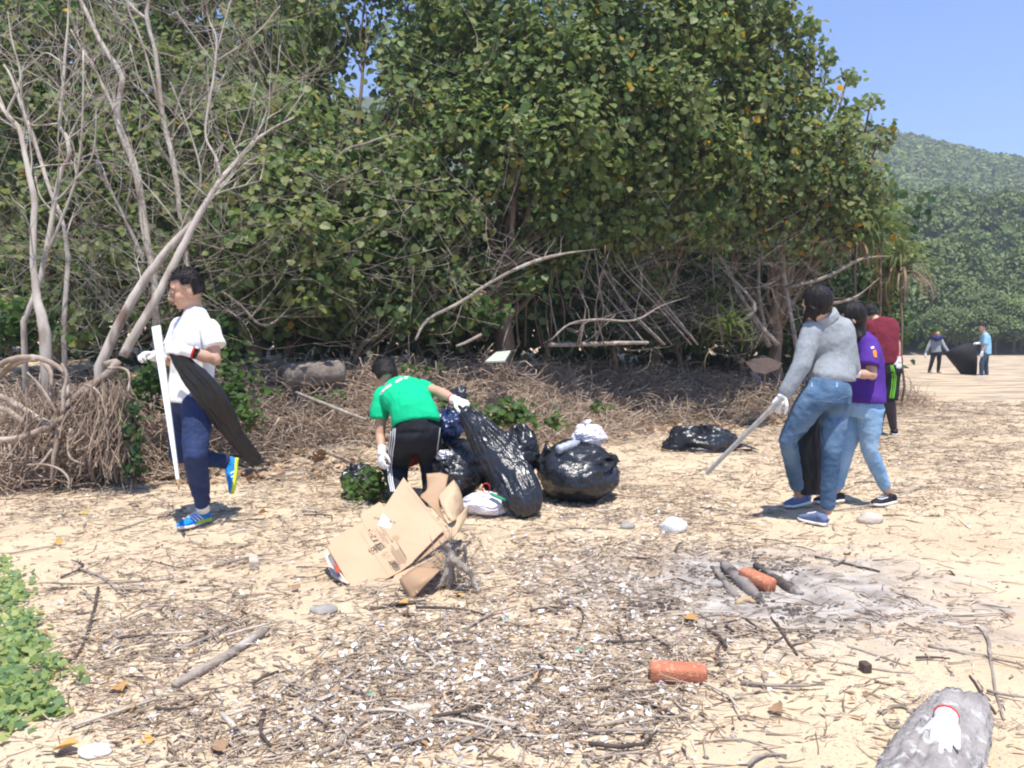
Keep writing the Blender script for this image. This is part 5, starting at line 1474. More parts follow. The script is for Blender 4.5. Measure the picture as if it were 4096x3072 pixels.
def grey_woman():
    foot = G(3300, 2090)
    root = thing('person', foot, 'woman in cropped grey sweater and blue jeans stepping left, seen from behind', 'person')
    Y = 5.45; m = MB()
    hc = C4(895, 178, 5.42); f = V3((-.55, .70, -.35)).normalized(); u = V3((-.1, .1, 1))
    head(m, hc, f, u, .98, True)
    shL, shR = C4(868, 352, 5.44), C4(1070, 372, 5.52); neck = C4(945, 268, 5.46)
    hipL, hipR = C4(865, 800, 5.42), C4(1010, 815, 5.52)
    hipc = (hipL + hipR) / 2; shc = (shL + shR) / 2; ax = shR - shL; hx = hipR - hipL
    m.limb([(hc + V3((.02, -.01, -.06)), .050), (neck, .052), (shc, .065)])
    torso(m, hipc, hx, shc, ax, neck, [(0, .10, .08), (.5, .05, .05), (1, .09, .05), (1.5, .05, .05)])
    elL, wrL = C4(800, 570, 5.40), C4(690, 758, 5.42)
    elR, wrR = C4(1110, 590, 5.62), C4(1010, 700, 5.86)
    m.limb([(shL, .045), (elL, .036), (wrL, .025)]); m.limb([(shR, .045), (elR, .036), (wrR, .025)])
    kL, aL = C4(712, 1040, 5.50), C4(782, 1385, 5.86)
    kR, aR = C4(990, 1130, 5.44), C4(962, 1490, 5.48)
    m.limb([(hipL, .08), (kL, .052), (kL.lerp(aL, .35), .05), (aL, .034)]); m.limb([(hipR, .08), (kR, .052), (kR.lerp(aR, .35), .05), (aR, .034)])
    m.fuse('body', M_skin, root, .009, 2)
    long_hair(root, hc, f, u, .98, [C4(893, 225, 5.44), C4(872, 262, 5.45), C4(852, 298, 5.46), C4(838, 338, 5.46)], 1, wid=.100)
    t = MB()
    t.loft([(C4(992, 668, 5.49), hx, .168, .125), (C4(993, 650, 5.49), hx, .175, .135), (C4(1000, 610, 5.50), hx, .172, .128), (C4(1004, 540, 5.52), hx, .166, .122), (C4(1000, 460, 5.52), ax, .168, .122), (C4(985, 390, 5.50), ax, .175, .118), (C4(970, 345, 5.49), ax, .165, .11), (C4(958, 300, 5.47), ax, .105, .088), (C4(948, 262, 5.47), ax, .082, .075), (C4(944, 250, 5.47), ax, .078, .072)], 24)
    for a, b, c, r in ((shL, elL, wrL, 1), (shR, elR, wrR, 1)):
        t.limb([(a, .072), (a.lerp(b, .5), .070), (b, .062), (b.lerp(c, .5), .056), (c.lerp(b, .1), .047)], 16)
    t.fuse('sweater', M_sweat, root, .0095, 3, folds(.008, 5.5, (1, 1, .8)))
    t = MB(); t.loft([(C4(955, 285, 5.46), ax, .096, .088), (C4(945, 262, 5.45), ax, .092, .084), (C4(938, 240, 5.44), ax, .088, .080)], 22); t.fuse('collar', M_sweat, root, .008, 2)
    t = MB(); t.loft([(C4(978, 700, 5.48), hx, .150, .118), (C4(985, 655, 5.49), hx, .146, .115)], 22); t.build('waistband', M_navyk, root)
    t = MB()
    t.loft([(C4(985, 672, 5.48), hx, .148, .115), (C4(970, 740, 5.46), hx, .172, .135), (C4(955, 800, 5.46), hx, .178, .135), (C4(952, 835, 5.46), hx, .150, .11)], 22)
    t.ball(hipL + V3((.02, -.01, .02)), .103); t.ball(hipR + V3((-.01, -.03, .0)), .106)
    t.limb([(hipL, .100), (hipL.lerp(kL, .3), .092), (hipL.lerp(kL, .5), .083), (kL, .062), (kL.lerp(aL, .35), .058), (aL + (kL - aL) * .17, .050)], 16)
    t.limb([(hipR, .103), (hipR.lerp(kR, .5), .086), (kR, .062), (kR.lerp(aR, .35), .058), (aR + (kR - aR) * .12, .050)], 16)
    jn = t.fuse('jeans', M_jean, root, .0085, 9, folds(.006, 10, (1, 1, 1.8)))
    bv = bvh_of(jn)
    M_st = mat('denim_stitching', (.22, .30, .38), (.2, .28, .36), rough=.8)
    strip_on(bv, [E4(868, 800), E4(900, 792), E4(990, 800)], 1.4, 'pocket_seam', M_st, jn, .003)
    strip_on(bv, [E4(1030, 790), E4(1060, 770), E4(1092, 765)], 2.2, 'pocket_seam', M_st, jn, .003)
    for x in (868, 1022): strip_on(bv, [E4(x, 682), E4(x - 2, 712)], 6, 'belt_loop', M_jean2, jn, .006)
    h = G(*E4(846, 1462), .02); tt = G(*E4(634, 1484), .0)
    shoe(root, h, tt, (0, 0, 1), M_shoen, M_sole, L=.255)
    h = C4(958, 1590, 5.38); tt = h + V3((-.10, .21, 0)); h.z = tt.z = foot.z + .002
    shoe(root, h, tt, (0, 0, 1), M_shoen, M_sole, L=.245)
    hand(root, wrL, C4(620, 850, 5.42) - wrL, V3((.6, .5, -.3)), 1, M_white, 1.0, 1.02)
    hand(root, wrR, V3((-.3, .5, -.6)), V3((-.6, -.2, 0)), -1, M_white, 1.0, 1.0)
    m = MB(); A, B = C4(655, 800, 5.38), C4(200, 1253, 5.85)
    d = (B - A).normalized(); s = d.cross(V3((0, 1, .3))).normalized(); nn = d.cross(s)
    w = .0125; v = [p + s * a * w + nn * b * w for p in (A - d * .05, B) for a, b in ((-1, -1), (1, -1), (1, 1), (-1, 1))]
    m.add(v, [(0, 1, 2, 3), (7, 6, 5, 4), (0, 4, 5, 1), (1, 5, 6, 2), (2, 6, 7, 3), (3, 7, 4, 0)])
    m.solo('grey_pole', mat('galvanised_pole', (.46, .46, .44), (.33, .33, .31), scale=25, rough=.5, spec=.5), 'square grey pole pointing down left from the gloved hand of the grey sweatered woman', 'pole', smooth=False)
    sheet_bag([(E4(905, 760)[0], E4(905, 760)[1], 5.86, 10, .5), (*E4(880, 830), 5.84, 26, .4), (*E4(860, 950), 5.82, 42, .4), (*E4(852, 1150), 5.8, 52, .4), (*E4(865, 1290), 5.8, 50, .45), (*E4(868, 1385), 5.8, 42, .4)], 'rubbish_bag', 'black sack hanging between the legs of the grey sweatered woman', seed=8, amp=.010, k=5, mt=mat('matt_black_plastic', (.010, .010, .012), (.018, .018, .021), rough=.55, bump=.5, bscale=20))
grey_woman()

# ---- the girl in purple
def purple_girl():
    Y = 6.05; c = C4(1290, 1440, 6.05); gz = hgt(c.x, 6.05)
    root = thing('person', V3((c.x, 6.05, gz)), 'girl in purple shirt and pale blue jeans half hidden behind the grey sweatered woman', 'person')
    m = MB(); hc = C4(1118, 270, 6.05); f = V3((-.85, .35, -.42)).normalized(); u = V3((-.1, 0, 1))
    p = head(m, hc, f, u, .95)
    shN, shF = C4(1225, 435, 5.92), C4(1120, 425, 6.22); neck = C4(1160, 365, 6.08)
    hipR, hipL = C4(1235, 850, 5.98), C4(1150, 850, 6.14)
    hipc = (hipL + hipR) / 2; shc = (shN + shF) / 2; ax = shN - shF; hx = hipR - hipL
    m.limb([(hc + V3((.02, 0, -.06)), .048), (neck, .05), (shc, .06)])
    torso(m, hipc, hx, shc, ax, neck, [(0, .12, .1), (.5, .10, .09), (1, .12, .08), (1.5, .05, .05)])
    elN, wrN = C4(1245, 632, 5.84), C4(1125, 622, 5.78)
    m.limb([(shN, .045), (elN, .037), (elN.lerp(wrN, .4), .037), (wrN, .026)])
    elF, wrF = C4(1080, 600, 6.25), C4(1000, 640, 6.1)
    m.limb([(shF, .045), (elF, .036), (wrF, .026)])
    kR, aR = C4(1225, 1100, 5.98), C4(1338, 1360, 6.06)
    kL, aL = C4(1075, 1120, 6.10), C4(1020, 1390, 6.14); aL.z = gz + .1
    m.limb([(hipR, .08), (kR, .05), (aR, .034)]); m.limb([(hipL, .08), (kL, .05), (aL, .034)])
    m.fuse('body', M_skin, root, .0085, 2)
    face_parts(root, p, f, u, .95)
    long_hair(root, hc, f, u, .96, [C4(1145, 330, 6.06), C4(1160, 380, 6.04), C4(1165, 420, 6.0), C4(1160, 455, 6.0)], 2, wid=.088)
    t = MB()
    t.loft([(C4(1203, 805, 6.03), hx, .160, .13), (C4(1203, 780, 6.03), hx, .160, .132), (C4(1210, 680, 6.05), hx, .145, .118), (C4(1208, 570, 6.06), ax, .150, .12), (C4(1190, 480, 6.07), ax, .165, .12), (C4(1180, 425, 6.07), ax, .155, .10), (C4(1165, 380, 6.08), ax, .08, .07), (C4(1162, 366, 6.08), ax, .065, .06)], 22)
    t.limb([(shN, .066), (C4(1228, 500, 5.89), .070)]); t.tube([shN, C4(1232, 500, 5.88), C4(1222, 574, 5.85)], [.066, .074, .080], 16)
    t.limb([(shF, .06), (shF.lerp(elF, .4), .062)])
    sh = t.fuse('shirt', M_purple, root, .009, 3, folds(.008, 6.5, (1, 1, .8)))
    bv = bvh_of(sh)
    patch(bv, [(E4(1250, 478), E4(1268, 474)), (E4(1250, 492), E4(1272, 490)), (E4(1254, 508), E4(1274, 508)), (E4(1258, 520), E4(1274, 522))], 'sleeve_print', M_orange, sh, .004, 3)
    patch(bv, [(E4(1236, 456), E4(1256, 452)), (E4(1240, 468), E4(1258, 464))], 'sleeve_print', M_stripe, sh, .004, 3)
    t = MB()
    t.loft([(C4(1205, 790, 6.04), hx, .135, .112), (C4(1200, 840, 6.04), hx, .155, .13), (C4(1192, 900, 6.04), hx, .15, .12)], 20)
    t.limb([(hipR, .095), (hipR.lerp(kR, .5), .082), (kR, .060), (kR.lerp(aR, .4), .056), (aR.lerp(kR, .12), .046)], 16)
    t.limb([(hipL, .095), (hipL.lerp(kL, .5), .082), (kL, .060), (kL.lerp(aL, .4), .056), (aL.lerp(kL, .12), .046)], 16)
    t.fuse('jeans', M_jean2, root, .0085, 2, folds(.006, 9, (1, 1, 1.5)))
    h = C4(1388, 1440, 6.10); tt = C4(1186, 1432, 5.94); h.z = tt.z = gz + .002
    s = shoe(root, h, tt, (0, 0, 1), M_shoek, M_sole, L=.25)
    b = bvh_of(s); strip_on(b, [E4(1345, 1405), E4(1305, 1418), E4(1280, 1412)], 3.5, 'tick_mark', M_print, s, .003)
    h = V3((aL.x + .06, aL.y + .02, gz)); shoe(root, h, h + V3((-.23, -.05, 0)), (0, 0, 1), M_shoek, M_sole, L=.25)
    hand(root, wrN, V3((-1, .1, 0)), V3((0, .6, -.6)), 1, M_white, .9, .95)
    hand(root, wrF, V3((-1, .1, 0)), V3((0, -.6, -.6)), -1, M_white, .9, .95)
purple_girl()

# ---- the man in maroon
def maroon_man():
    Y = 10.4; c = C4(1350, 1000, Y); gz = hgt(c.x, Y)
    root = thing('person', V3((c.x, Y, gz)), 'man in maroon shirt and black shorts with green stripes, walking away', 'person')
    m = MB(); hc = C4(1222, 240, 10.55); f = V3((-.5, .75, -.45)).normalized(); u = V3((-.2, .35, .9))
    head(m, hc, f, u, .98)
    shL, shR = C4(1228, 318, 10.45), C4(1352, 318, 10.40); neck = C4(1262, 275, 10.48)
    hipL, hipR = C4(1315, 600, 10.4), C4(1368, 600, 10.4)
    hipc = (hipL + hipR) / 2; shc = (shL + shR) / 2; ax = shR - shL; hx = hipR - hipL
    m.limb([(hc, .055), (neck, .058), (shc, .07)])
    torso(m, hipc, hx, shc, ax, neck, [(0, .13, .1), (.5, .12, .1), (1, .14, .09), (1.5, .06, .05)])
    elR, wrR = C4(1405, 435, 10.36), C4(1410, 535, 10.3)
    elL, wrL = C4(1200, 440, 10.5), C4(1195, 540, 10.4)
    m.limb([(shR, .052), (elR, .042), (wrR, .028)]); m.limb([(shL, .05), (elL, .042), (wrL, .028)])
    kR, aR = C4(1356, 800, 10.4), C4(1380, 965, 10.45)
    kL, aL = C4(1310, 800, 10.55), C4(1290, 950, 10.7); aL.z = gz + .1
    m.limb([(hipR, .08), (kR, .056), (aR, .04)]); m.limb([(hipL, .08), (kL, .056), (aL, .04)])
    m.fuse('body', M_skin, root, .012, 2)
    hair_short(root, hc, f, u, 1.04, 5, 150, low=-.07)
    t = MB()
    t.loft([(C4(1330, 556, 10.4), hx, .215, .14), (C4(1328, 500, 10.4), hx, .205, .14), (C4(1310, 420, 10.42), ax, .20, .14), (C4(1298, 350, 10.44), ax, .235, .13), (C4(1290, 312, 10.44), ax, .21, .10), (C4(1272, 280, 10.47), ax, .09, .07)], 22)
    t.limb([(shR, .075), (C4(1366, 345, 10.39), .078)]); t.limb([(shL, .075), (C4(1222, 350, 10.46), .08)])
    t.fuse('shirt', M_maroon, root, .012, 2, folds(.012, 5, (1, 1, .8)))
    t = MB(); t.loft([(C4(1338, 545, 10.4), hx, .18, .13), (C4(1340, 620, 10.4), hx, .19, .14)], 20)
    for h, k in ((hipL, kL), (hipR, kR)): t.tube([h, h.lerp(k, .5), k.lerp(h, .05)], [.115, .105, .10], 16)
    st = t.fuse('shorts', M_blackcl, root, .012, 2, folds(.008, 6))
    bv = bvh_of(st)
    for o_ in (0, 12, 22): strip_on(bv, [E4(1362 + o_ * .6, 570), E4(1374 + o_, 640), E4(1368 + o_, 720), E4(1358 + o_, 778)], 2.3, 'stripe', M_greenst, st, .006)
    t = MB(); M_leg = mat('dark_leggings', (.035, .028, .035), (.05, .04, .045), rough=.7)
    for k, a in ((kR, aR), (kL, aL)): t.limb([(k, .072), (k.lerp(a, .4), .066), (a, .046)])
    t.fuse('leggings', M_leg, root, .012, 2)
    for a, e in ((aR, 1), (aL, 0)):
        h = V3((a.x - .01, a.y - .08, gz)); shoe(root, h, h + V3((.09 * e, .25, 0)), (0, 0, 1), M_shoek, M_sole, L=.27)
    hand(root, wrR, C4(1418, 620, 10.28) - wrR, V3((-.3, .8, 0)), -1, M_white, .8, 1.15, vox=.006, cuff=M_red)
    hand(root, wrL, V3((0, -.1, -1)), V3((.3, .8, 0)), 1, M_white, .8, 1.1, vox=.006)
maroon_man()

# ---- the two far figures
def C5(x, y, Y): return P(3400 + x / 2.764, 1100 + y / 2.764, Y)
def far_people():
    Y = 29.0; c = C5(930, 1080, Y); gz = hgt(c.x, Y)
    root = thing('person', V3((c.x, Y, gz)), 'distant person in grey top and navy scarf with head bowed, holding out a black sack', 'person')
    m = MB(); hc = C5(962, 655, Y - .12); f = V3((0, -.75, -.65)).normalized(); u = V3((0, -.6, .75)); head(m, hc, f, u, 1.05)
    shL, shR = C5(900, 730, Y), C5(1010, 725, Y); neck = C5(955, 700, Y)
    m.limb([(hc, .055), (neck, .06)])
    eL, wL = C5(862, 800, Y), C5(835, 870, Y); eR, wR = C5(1050, 800, Y - .1), C5(1092, 855, Y - .2)
    m.limb([(shL, .05), (eL, .04), (wL, .03)]); m.limb([(shR, .05), (eR, .04), (wR, .03)])
    hips = [C5(925, 870, Y), C5(985, 870, Y)]; an = [C5(876, 1055, Y), C5(974, 1060, Y)]
    kn = [C5(905, 960, Y - .05), C5(985, 960, Y - .05)]
    for h, k, a in zip(hips, kn, an): a.z = gz + .08; m.limb([(h, .08), (k, .055), (a, .04)])
    m.limb([(neck, .06), (C5(955, 870, Y), .11)])
    m.fuse('body', M_skin, root, .018, 1)
    t = MB(); ax = V3((1, 0, 0))
    t.loft([(C5(952, 855, Y), ax, .19, .13), (C5(950, 780, Y), ax, .17, .12), (C5(955, 725, Y), ax, .19, .11), (C5(957, 695, Y), ax, .09, .08)], 18)
    for a, b, w in ((shL, eL, wL), (shR, eR, wR)): t.limb([(a, .068), (b, .058), (w, .045)])
    t.fuse('sweater', M_sweat, root, .018, 1)
    t = MB(); t.limb([(C5(925, 690, Y - .1), .09), (C5(957, 702, Y - .14), .11), (C5(1000, 690, Y - .1), .09)]); t.fuse('scarf', mat('navy_scarf', (.02, .025, .10), (.03, .035, .13), rough=.9), root, .018, 1)
    t = MB(); t.ell(hc + V3((0, .02, .04)), (.10, 0, 0), (0, .11, 0), (0, 0, .09)); t.fuse('hat', mat('rust_cap', (.42, .13, .07), (.5, .18, .08), rough=.9), root, .015, 1)
    t = MB(); t.tube([C5(955, 890, Y), C5(955, 850, Y)], [.16, .16], 16)
    for h, k, a in zip(hips, kn, an): t.limb([(h, .095), (k, .07), (a, .055)])
    t.fuse('trousers', M_blackcl, root, .018, 1)
    for a in an: shoe(root, V3((a.x, a.y + .06, gz)), V3((a.x, a.y - .2, gz)), (0, 0, 1), M_shoek, M_sole)
    hand(root, wL, V3((-.3, -.1, -1)), V3((1, 0, 0)), 1, M_white, .7, 1.2, vox=.012)
    hand(root, wR, V3((.5, -.1, -.4)), V3((-1, 0, 0)), 1, M_white, .7, 1.2, vox=.012)
    g_ = C5(1140, 800, Y - .4)
    Y = 27.0; c = C5(1480, 1110, Y); gz = hgt(c.x, Y)
    root = thing('person', V3((c.x, Y, gz)), 'distant man in light blue shirt and jeans holding the black sack on its right', 'person')
    m = MB(); hc = C5(1462, 575, Y); f = V3((-.9, -.1, -.3)).normalized(); u = V3((-.2, 0, 1)); head(m, hc, f, u, 1.1)
    sN, sF = C5(1505, 670, Y - .15), C5(1470, 670, Y + .15); neck = C5(1480, 635, Y)
    eN, wN = C5(1490, 790, Y - .2), C5(1460, 860, Y - .2); eF, wF = C5(1455, 760, Y + .1), C5(1415, 755, Y)
    m.limb([(hc, .055), (neck, .06)]); m.limb([(neck, .07), (C5(1500, 860, Y), .1)])
    m.limb([(sN, .052), (eN, .042), (wN, .03)]); m.limb([(sF, .052), (eF, .042), (wF, .03)])
    hp = [C5(1495, 880, Y - .08), C5(1500, 880, Y + .08)]; an = [C5(1452, 1090, Y - .1), C5(1510, 1090, Y + .1)]; kn = [C5(1455, 980, Y - .1), C5(1500, 980, Y + .1)]
    for h, k, a in zip(hp, kn, an): a.z = gz + .08; m.limb([(h, .08), (k, .055), (a, .04)])
    m.fuse('body', M_skin, root, .018, 1); hair_short(root, hc, f, u, 1.15, 8, 60)
    t = MB(); ax = sN - sF
    t.loft([(C5(1502, 875, Y), ax, .19, .16), (C5(1508, 780, Y), ax, .17, .15), (C5(1500, 690, Y), ax, .19, .14), (C5(1485, 640, Y), ax, .09, .08)], 18)
    t.limb([(sN, .08), (sN.lerp(eN, .7), .08)]); t.limb([(sF, .08), (sF.lerp(eF, .7), .08)])
    t.fuse('shirt', M_ltblue, root, .018, 1)
    t = MB()
    for h, k, a in zip(hp, kn, an): t.limb([(h, .11), (k, .08), (a, .065)])
    t.fuse('jeans', M_denimdk, root, .018, 1)
    for a in an: shoe(root, V3((a.x + .06, a.y, gz)), V3((a.x - .2, a.y, gz)), (0, 0, 1), M_shoek, M_sole)
    hand(root, wN, V3((-.3, 0, -1)), V3((0, 1, 0)), 1, M_white, .7, 1.2, vox=.012); hand(root, wF, V3((-1, 0, .1)), V3((0, 0, -1)), 1, M_white, .9, 1.2, vox=.012)
    # the sack they hold open
    m = MB(); Y = 27.6
    out = [(1100, 868), (1180, 820), (1260, 778), (1345, 758), (1392, 752), (1402, 820), (1410, 920), (1408, 1010), (1402, 1105), (1340, 1112), (1285, 1100), (1230, 1030), (1165, 950)]
    fr = [C5(x, y, Y - .12 * math.sin(i * 1.1)) for i, (x, y) in enumerate(out)]; bk = [q + V3((0, .35, 0)) for q in fr]
    n = len(fr); cf = sum(fr, V3()) / n + V3((.1, -.05, .1)); cb = sum(bk, V3()) / n
    m.add(fr + bk + [cf, cb], [(i, (i + 1) % n, (i + 1) % n + n, i + n) for i in range(n)] + [(i, 2 * n, (i + 1) % n) for i in range(n)] + [(i + n, (i + 1) % n + n, 2 * n + 1) for i in range(n)])
    m.solo('rubbish_bag', mat('black_plastic_far', (.010, .010, .012), (.016, .016, .018), rough=.75, bump=.4, bscale=6), 'wide open black sack carried between the two distant people', 'bag')
far_people()
# ------------------------------------------------------------ the heap of sacks
M_bluebag = mat('blue_plastic', (.010, .022, .075), (.018, .038, .12), scale=9, rough=.25, spec=.6, bump=.5, bscale=25, bdist=.02)
M_whitebag = mat('white_plastic', (.78, .77, .80), (.66, .60, .64), scale=7, rough=.35, spec=.5, bump=.5, bscale=25, bdist=.02)
def C3(x, y, Y): return P(1700 + x / 2.458, 1500 + y / 2.458, Y)
def E3(x, y): return (1700 + x / 2.458, 1500 + y / 2.458)
st = [(372, 318, 5.90, 22), (395, 350, 5.90, 60), (455, 440, 5.90, 92), (560, 590, 5.88, 135), (690, 760, 5.84, 175), (800, 920, 5.78, 185), (880, 1060, 5.70, 195), (940, 1180, 5.64, 195), (965, 1290, 5.62, 165), (960, 1350, 5.64, 110), (955, 1372, 5.66, 50)]
sheet_bag([(*E3(x, y), Y, w / 2.458, .45) for x, y, Y, w in st], 'rubbish_bag', 'long black sack pulled up by the outstretched glove of the man in green', amp=.021, seed=11, k=3, sides=72, rings=90)
# open mouth gathered above the glove
m = MB()
for i in range(9):
    a = C3(335, 265, 6.08); e = V3((random.gauss(-.2, .7), random.gauss(.3, .4), random.uniform(.3, 1))).normalized()
    m.loft([(a + V3((0, 0, -.05)), (1, 0, 0), .012, .012), (a + e * .05, (1, 0, 0), .035, .008), (a + e * random.uniform(.08, .13), (1, .4, 0), .040, .004)], 9)
m.solo('rubbish_bag', M_bag, 'gathered mouth of a black sack bunched behind the outstretched white glove', 'bag')
def ctr(x, y, Y): return C3(x, y, Y)
def bagpx(x0, x1, y0, y1, Y, dep, label, seed, **k):
    """sack that fills a box of the crop; rests on the sand if its lower edge does"""
    a, b = C3(x0, y1, Y), C3(x1, y0, Y); c = (a + b) / 2
    rx, rz = (b.x - a.x) / 2, (b.z - a.z) / 2
    return full_bag(c - V3((0, 0, rz * .10 if y1 > 1100 else 0)), rx * .93, dep, rz * (1.04 if y1 > 1100 else .95), label, seed, **k)
bagpx(1085, 1905, 655, 1190, 6.35, .36, 'fullest black sack, round and shiny, with a white bag stuffed in its top', 21, knot=(1.0, -.15, .42), amp=.17, kn=.07)
bagpx(735, 1125, 515, 990, 6.55, .26, 'black sack standing between the pulled sack and the fullest one', 22, knot=(-.2, 0, 1), amp=.18)
bagpx(60, 575, 640, 1150, 6.25, .30, 'black sack slumped beside the legs of the man in green', 23, knot=(-.4, -.3, .9), amp=.22)
bagpx(130, 480, 830, 1110, 5.98, .16, 'small crinkled black sack in front of the slumped one', 25, knot=(-.6, -.2, .5), amp=.2)
bagpx(560, 760, 830, 1130, 6.2, .14, 'dark sack squeezed behind the lower end of the pulled sack', 26, amp=.2)
bagpx(60, 380, 355, 660, 6.4, .18, 'blue plastic bag on top of the sacks behind the man in green', 24, name='plastic_bag', mt=M_bluebag, knot=(0, 0, 1), amp=.22)
bagpx(1470, 1760, 495, 700, 6.38, .11, 'crumpled white carrier bag sticking out of the fullest sack', 27, name='plastic_bag', mt=M_whitebag, knot=(-.05, 0, 1), amp=.4, kn=.05)
bagpx(375, 835, 1155, 1355, 5.72, .14, 'white and pink plastic sack lying at the foot of the pulled sack', 28, name='plastic_bag', mt=M_whitebag, knot=(-1, 0, .1), amp=.25, kn=.03)
m = MB(); m.tube([C3(600 + 75 * math.cos(a) * .5, 1115 + 50 * math.sin(a), 5.62 + .02 * math.sin(a)) for a in np.linspace(0, 6.28, 24)], .004, 6)
m.solo('plastic_ring', M_red, 'thin red plastic ring on the white plastic sack', 'ring')
m = MB()
for i in range(5):
    c = C3(670 + i * 22, 1178 + i * 10, 5.60 - .005 * i); m.ell(c, V3((.03, 0, -.01)), V3((0, .02, 0)), V3((0, 0, .012)), 10, 6)
m.solo('plastic_scrap', mat('green_plastic', (.01, .25, .12), (.01, .2, .1), rough=.4), 'green plastic scrap between the white sack and the black one', 'scrap')
# clear bottle crumpled at the shoulder of the sack
M_clear = mat('cloudy_clear_plastic', (.55, .58, .64), (.35, .38, .45), scale=40, rough=.15, spec=.8, alpha=.75, bump=.4, bscale=60)
m = MB(); a, b = C3(1300, 738, 6.12), C3(1520, 655, 6.2)
sg = [.030, .038, .034, .039, .034, .039, .033, .037, .020, .012]
m.tube([a.lerp(b, i / 9) for i in range(10)], sg, 14); m.solo('plastic_bottle', M_clear, 'clear ribbed plastic bottle lying beside the white carrier bag', 'bottle')
m = MB(); 
m.loft([(C3(1240, 740, 6.3), (0, 0, 1), .01, .06), (C3(1200, 725, 6.3), (0, 0, 1), .035, .03), (C3(1168, 712, 6.3), (0, 0, 1), .045, .01)], 12)
m.solo('rubbish_bag', M_bag, 'small black bag corner poking out left of the clear bottle', 'bag')
g = G(2800, 1795)
full_bag(V3((g.x, 9.0, g.z + .03)), .37, .26, .21, 'flat black sack lying alone on the sand near the shaded patch', 31, amp=.30)
m = MB(); q = V3((g.x + .34, 8.95, g.z + .05))
for a_ in (-.5, 0, .45): m.loft([(q, (0, 1, 0), .07, .03), (q + V3((.12, a_ * .1, .01)), (0, 1, 0), .06, .012), (q + V3((.26, a_ * .22, -.03)), (0, 1, 0), .03, .003)], 9)
m.solo('rubbish_bag', M_bag, 'twisted black plastic corner trailing right of the lone flat sack', 'bag')
g = P(1440, 1870, 6.5)
full_bag(V3((g.x, 6.5, hgt(g.x, 6.5) + .10)), .13, .13, .13, 'small black bag under the lowered left glove of the man in green', 32, knot=(-.5, 0, .8), amp=.3)
g = C2(650, 720, 6.5)
full_bag(V3((g.x, 6.5, .36)), .13, .1, .11, 'red bag seen between the knees of the man in green', 33, name='plastic_bag', mt=M_red, amp=.3)
full_bag(C3(205, 790, 6.02), .07, .05, .035, 'silver wrapper among the black sacks', 34, name='food_wrapper', mt=mat('foil', (.5, .5, .52), (.3, .3, .32), scale=30, rough=.25, metal=.6, bump=.6, bscale=60), amp=.4, cat='wrapper')

# ------------------------------------------------------------ flattened cardboard
def E7(x, y): return (1200 + x / 2.765, 1850 + y / 2.765)
def plane3(*q):
    p = [P(*E7(x, y), Y) for x, y, Y in q]; n = (p[1] - p[0]).cross(p[2] - p[0]).normalized()
    if n.z < 0: n = -n
    return p[0], n
def onp(pl, x, y, lift=0.0):
    d = ray(*E7(x, y)); o = V3((0, 0, CAMH)); p0 = pl[0] + pl[1] * lift
    t = (p0 - o).dot(pl[1]) / d.dot(pl[1]); return o + d * t
def card(pl, poly, label, mt=M_card, th=.006, name='cardboard_sheet', cat='cardboard', warp=0.0):
    v = [onp(pl, x, y) for x, y in poly]; n = len(v)
    lo = [p - pl[1] * th for p in v]; m = MB()
    m.add(v + lo, [tuple(range(n)), tuple(reversed(range(n, 2 * n)))] + [(i, i + n, (i + 1) % n + n, (i + 1) % n) for i in range(n)])
    o = m.solo(name, mt, label, cat, smooth=False)
    o.data.materials.append(M_core)
    for p in o.data.polygons:
        if abs(p.normal.dot(pl[1])) < .5: p.material_index = 1
    return o
PL = plane3((615, 1470, 4.00), (305, 938, 4.24), (1145, 165, 4.86))
main = card(PL, [(305, 938), (335, 905), (325, 862), (690, 655), (665, 572), (880, 435), (935, 492), (1145, 165), (1600, 745), (1545, 790), (1265, 1075), (1240, 1110), (1110, 1205), (615, 1470)],
            'largest flattened cardboard box with black printing and a white sticker', th=.008)
def on_card(poly, name, mt, lift=.0015):
    m = MB(); m.add([onp(PL, x, y, lift) for x, y in poly], [tuple(range(len(poly)))]); return m.build(name, mt, main, smooth=False, recalc=False)
def S7(x, y):     # from the close crop (1460,2050) scale 6.635
    return ((1460 + x / 6.635 - 1200) * 2.765, (2050 + y / 6.635 - 1850) * 2.765)
on_card([S7(*q) for q in [(478, 18), (575, 140), (620, 158), (648, 215), (640, 255), (710, 310), (668, 420), (340, 340), (360, 270), (385, 230)]], 'sticker', M_stripe)
M_crease = mat('cardboard_crease', (.33, .22, .13), (.36, .24, .15), rough=.9)
def line7(pts, w, name, mt, lift=.0015):
    q = ribbon(pts, w); m = MB(); v = []
    for a, b in q: v += [onp(PL, *a, lift), onp(PL, *b, lift)]
    m.add(v, [(2 * i, 2 * i + 1, 2 * i + 3, 2 * i + 2) for i in range(len(q) - 1)]); return m.build(name, mt, main, smooth=False, recalc=False)
line7([(655, 750), (770, 935), (985, 1260)], 3, 'crease', M_crease)
line7([(1180, 270), (1590, 740)], 3, 'crease', M_crease)
line7([(690, 655), (790, 830)], 2, 'crease', M_crease)
def dashes(x, y, d, L, w, gap=7):
    m = MB(); t = 0; rr = random.Random(int(x + y)); nx, ny = -d[1], d[0]
    while t < L:
        l = rr.uniform(10, 34); l = min(l, L - t)
        q = [(x + d[0] * t + nx * a, y + d[1] * t + ny * a) for t, a in ((t, -w), (t + l, -w), (t + l, w), (t, w))]
        m.add([onp(PL, *S7(*z), .0015) for z in q], [(0, 1, 2, 3)]); t += l + gap
    m.build('small_print', M_ink, main, smooth=False, recalc=False)
d1 = (.53, .85)
M_ink2 = M_ink
for x, y, L in [(290, 420, 420), (385, 495, 400), (465, 545, 330), (500, 440, 400), (400, 365, 300)]: dashes(x, y, d1, L, 6)
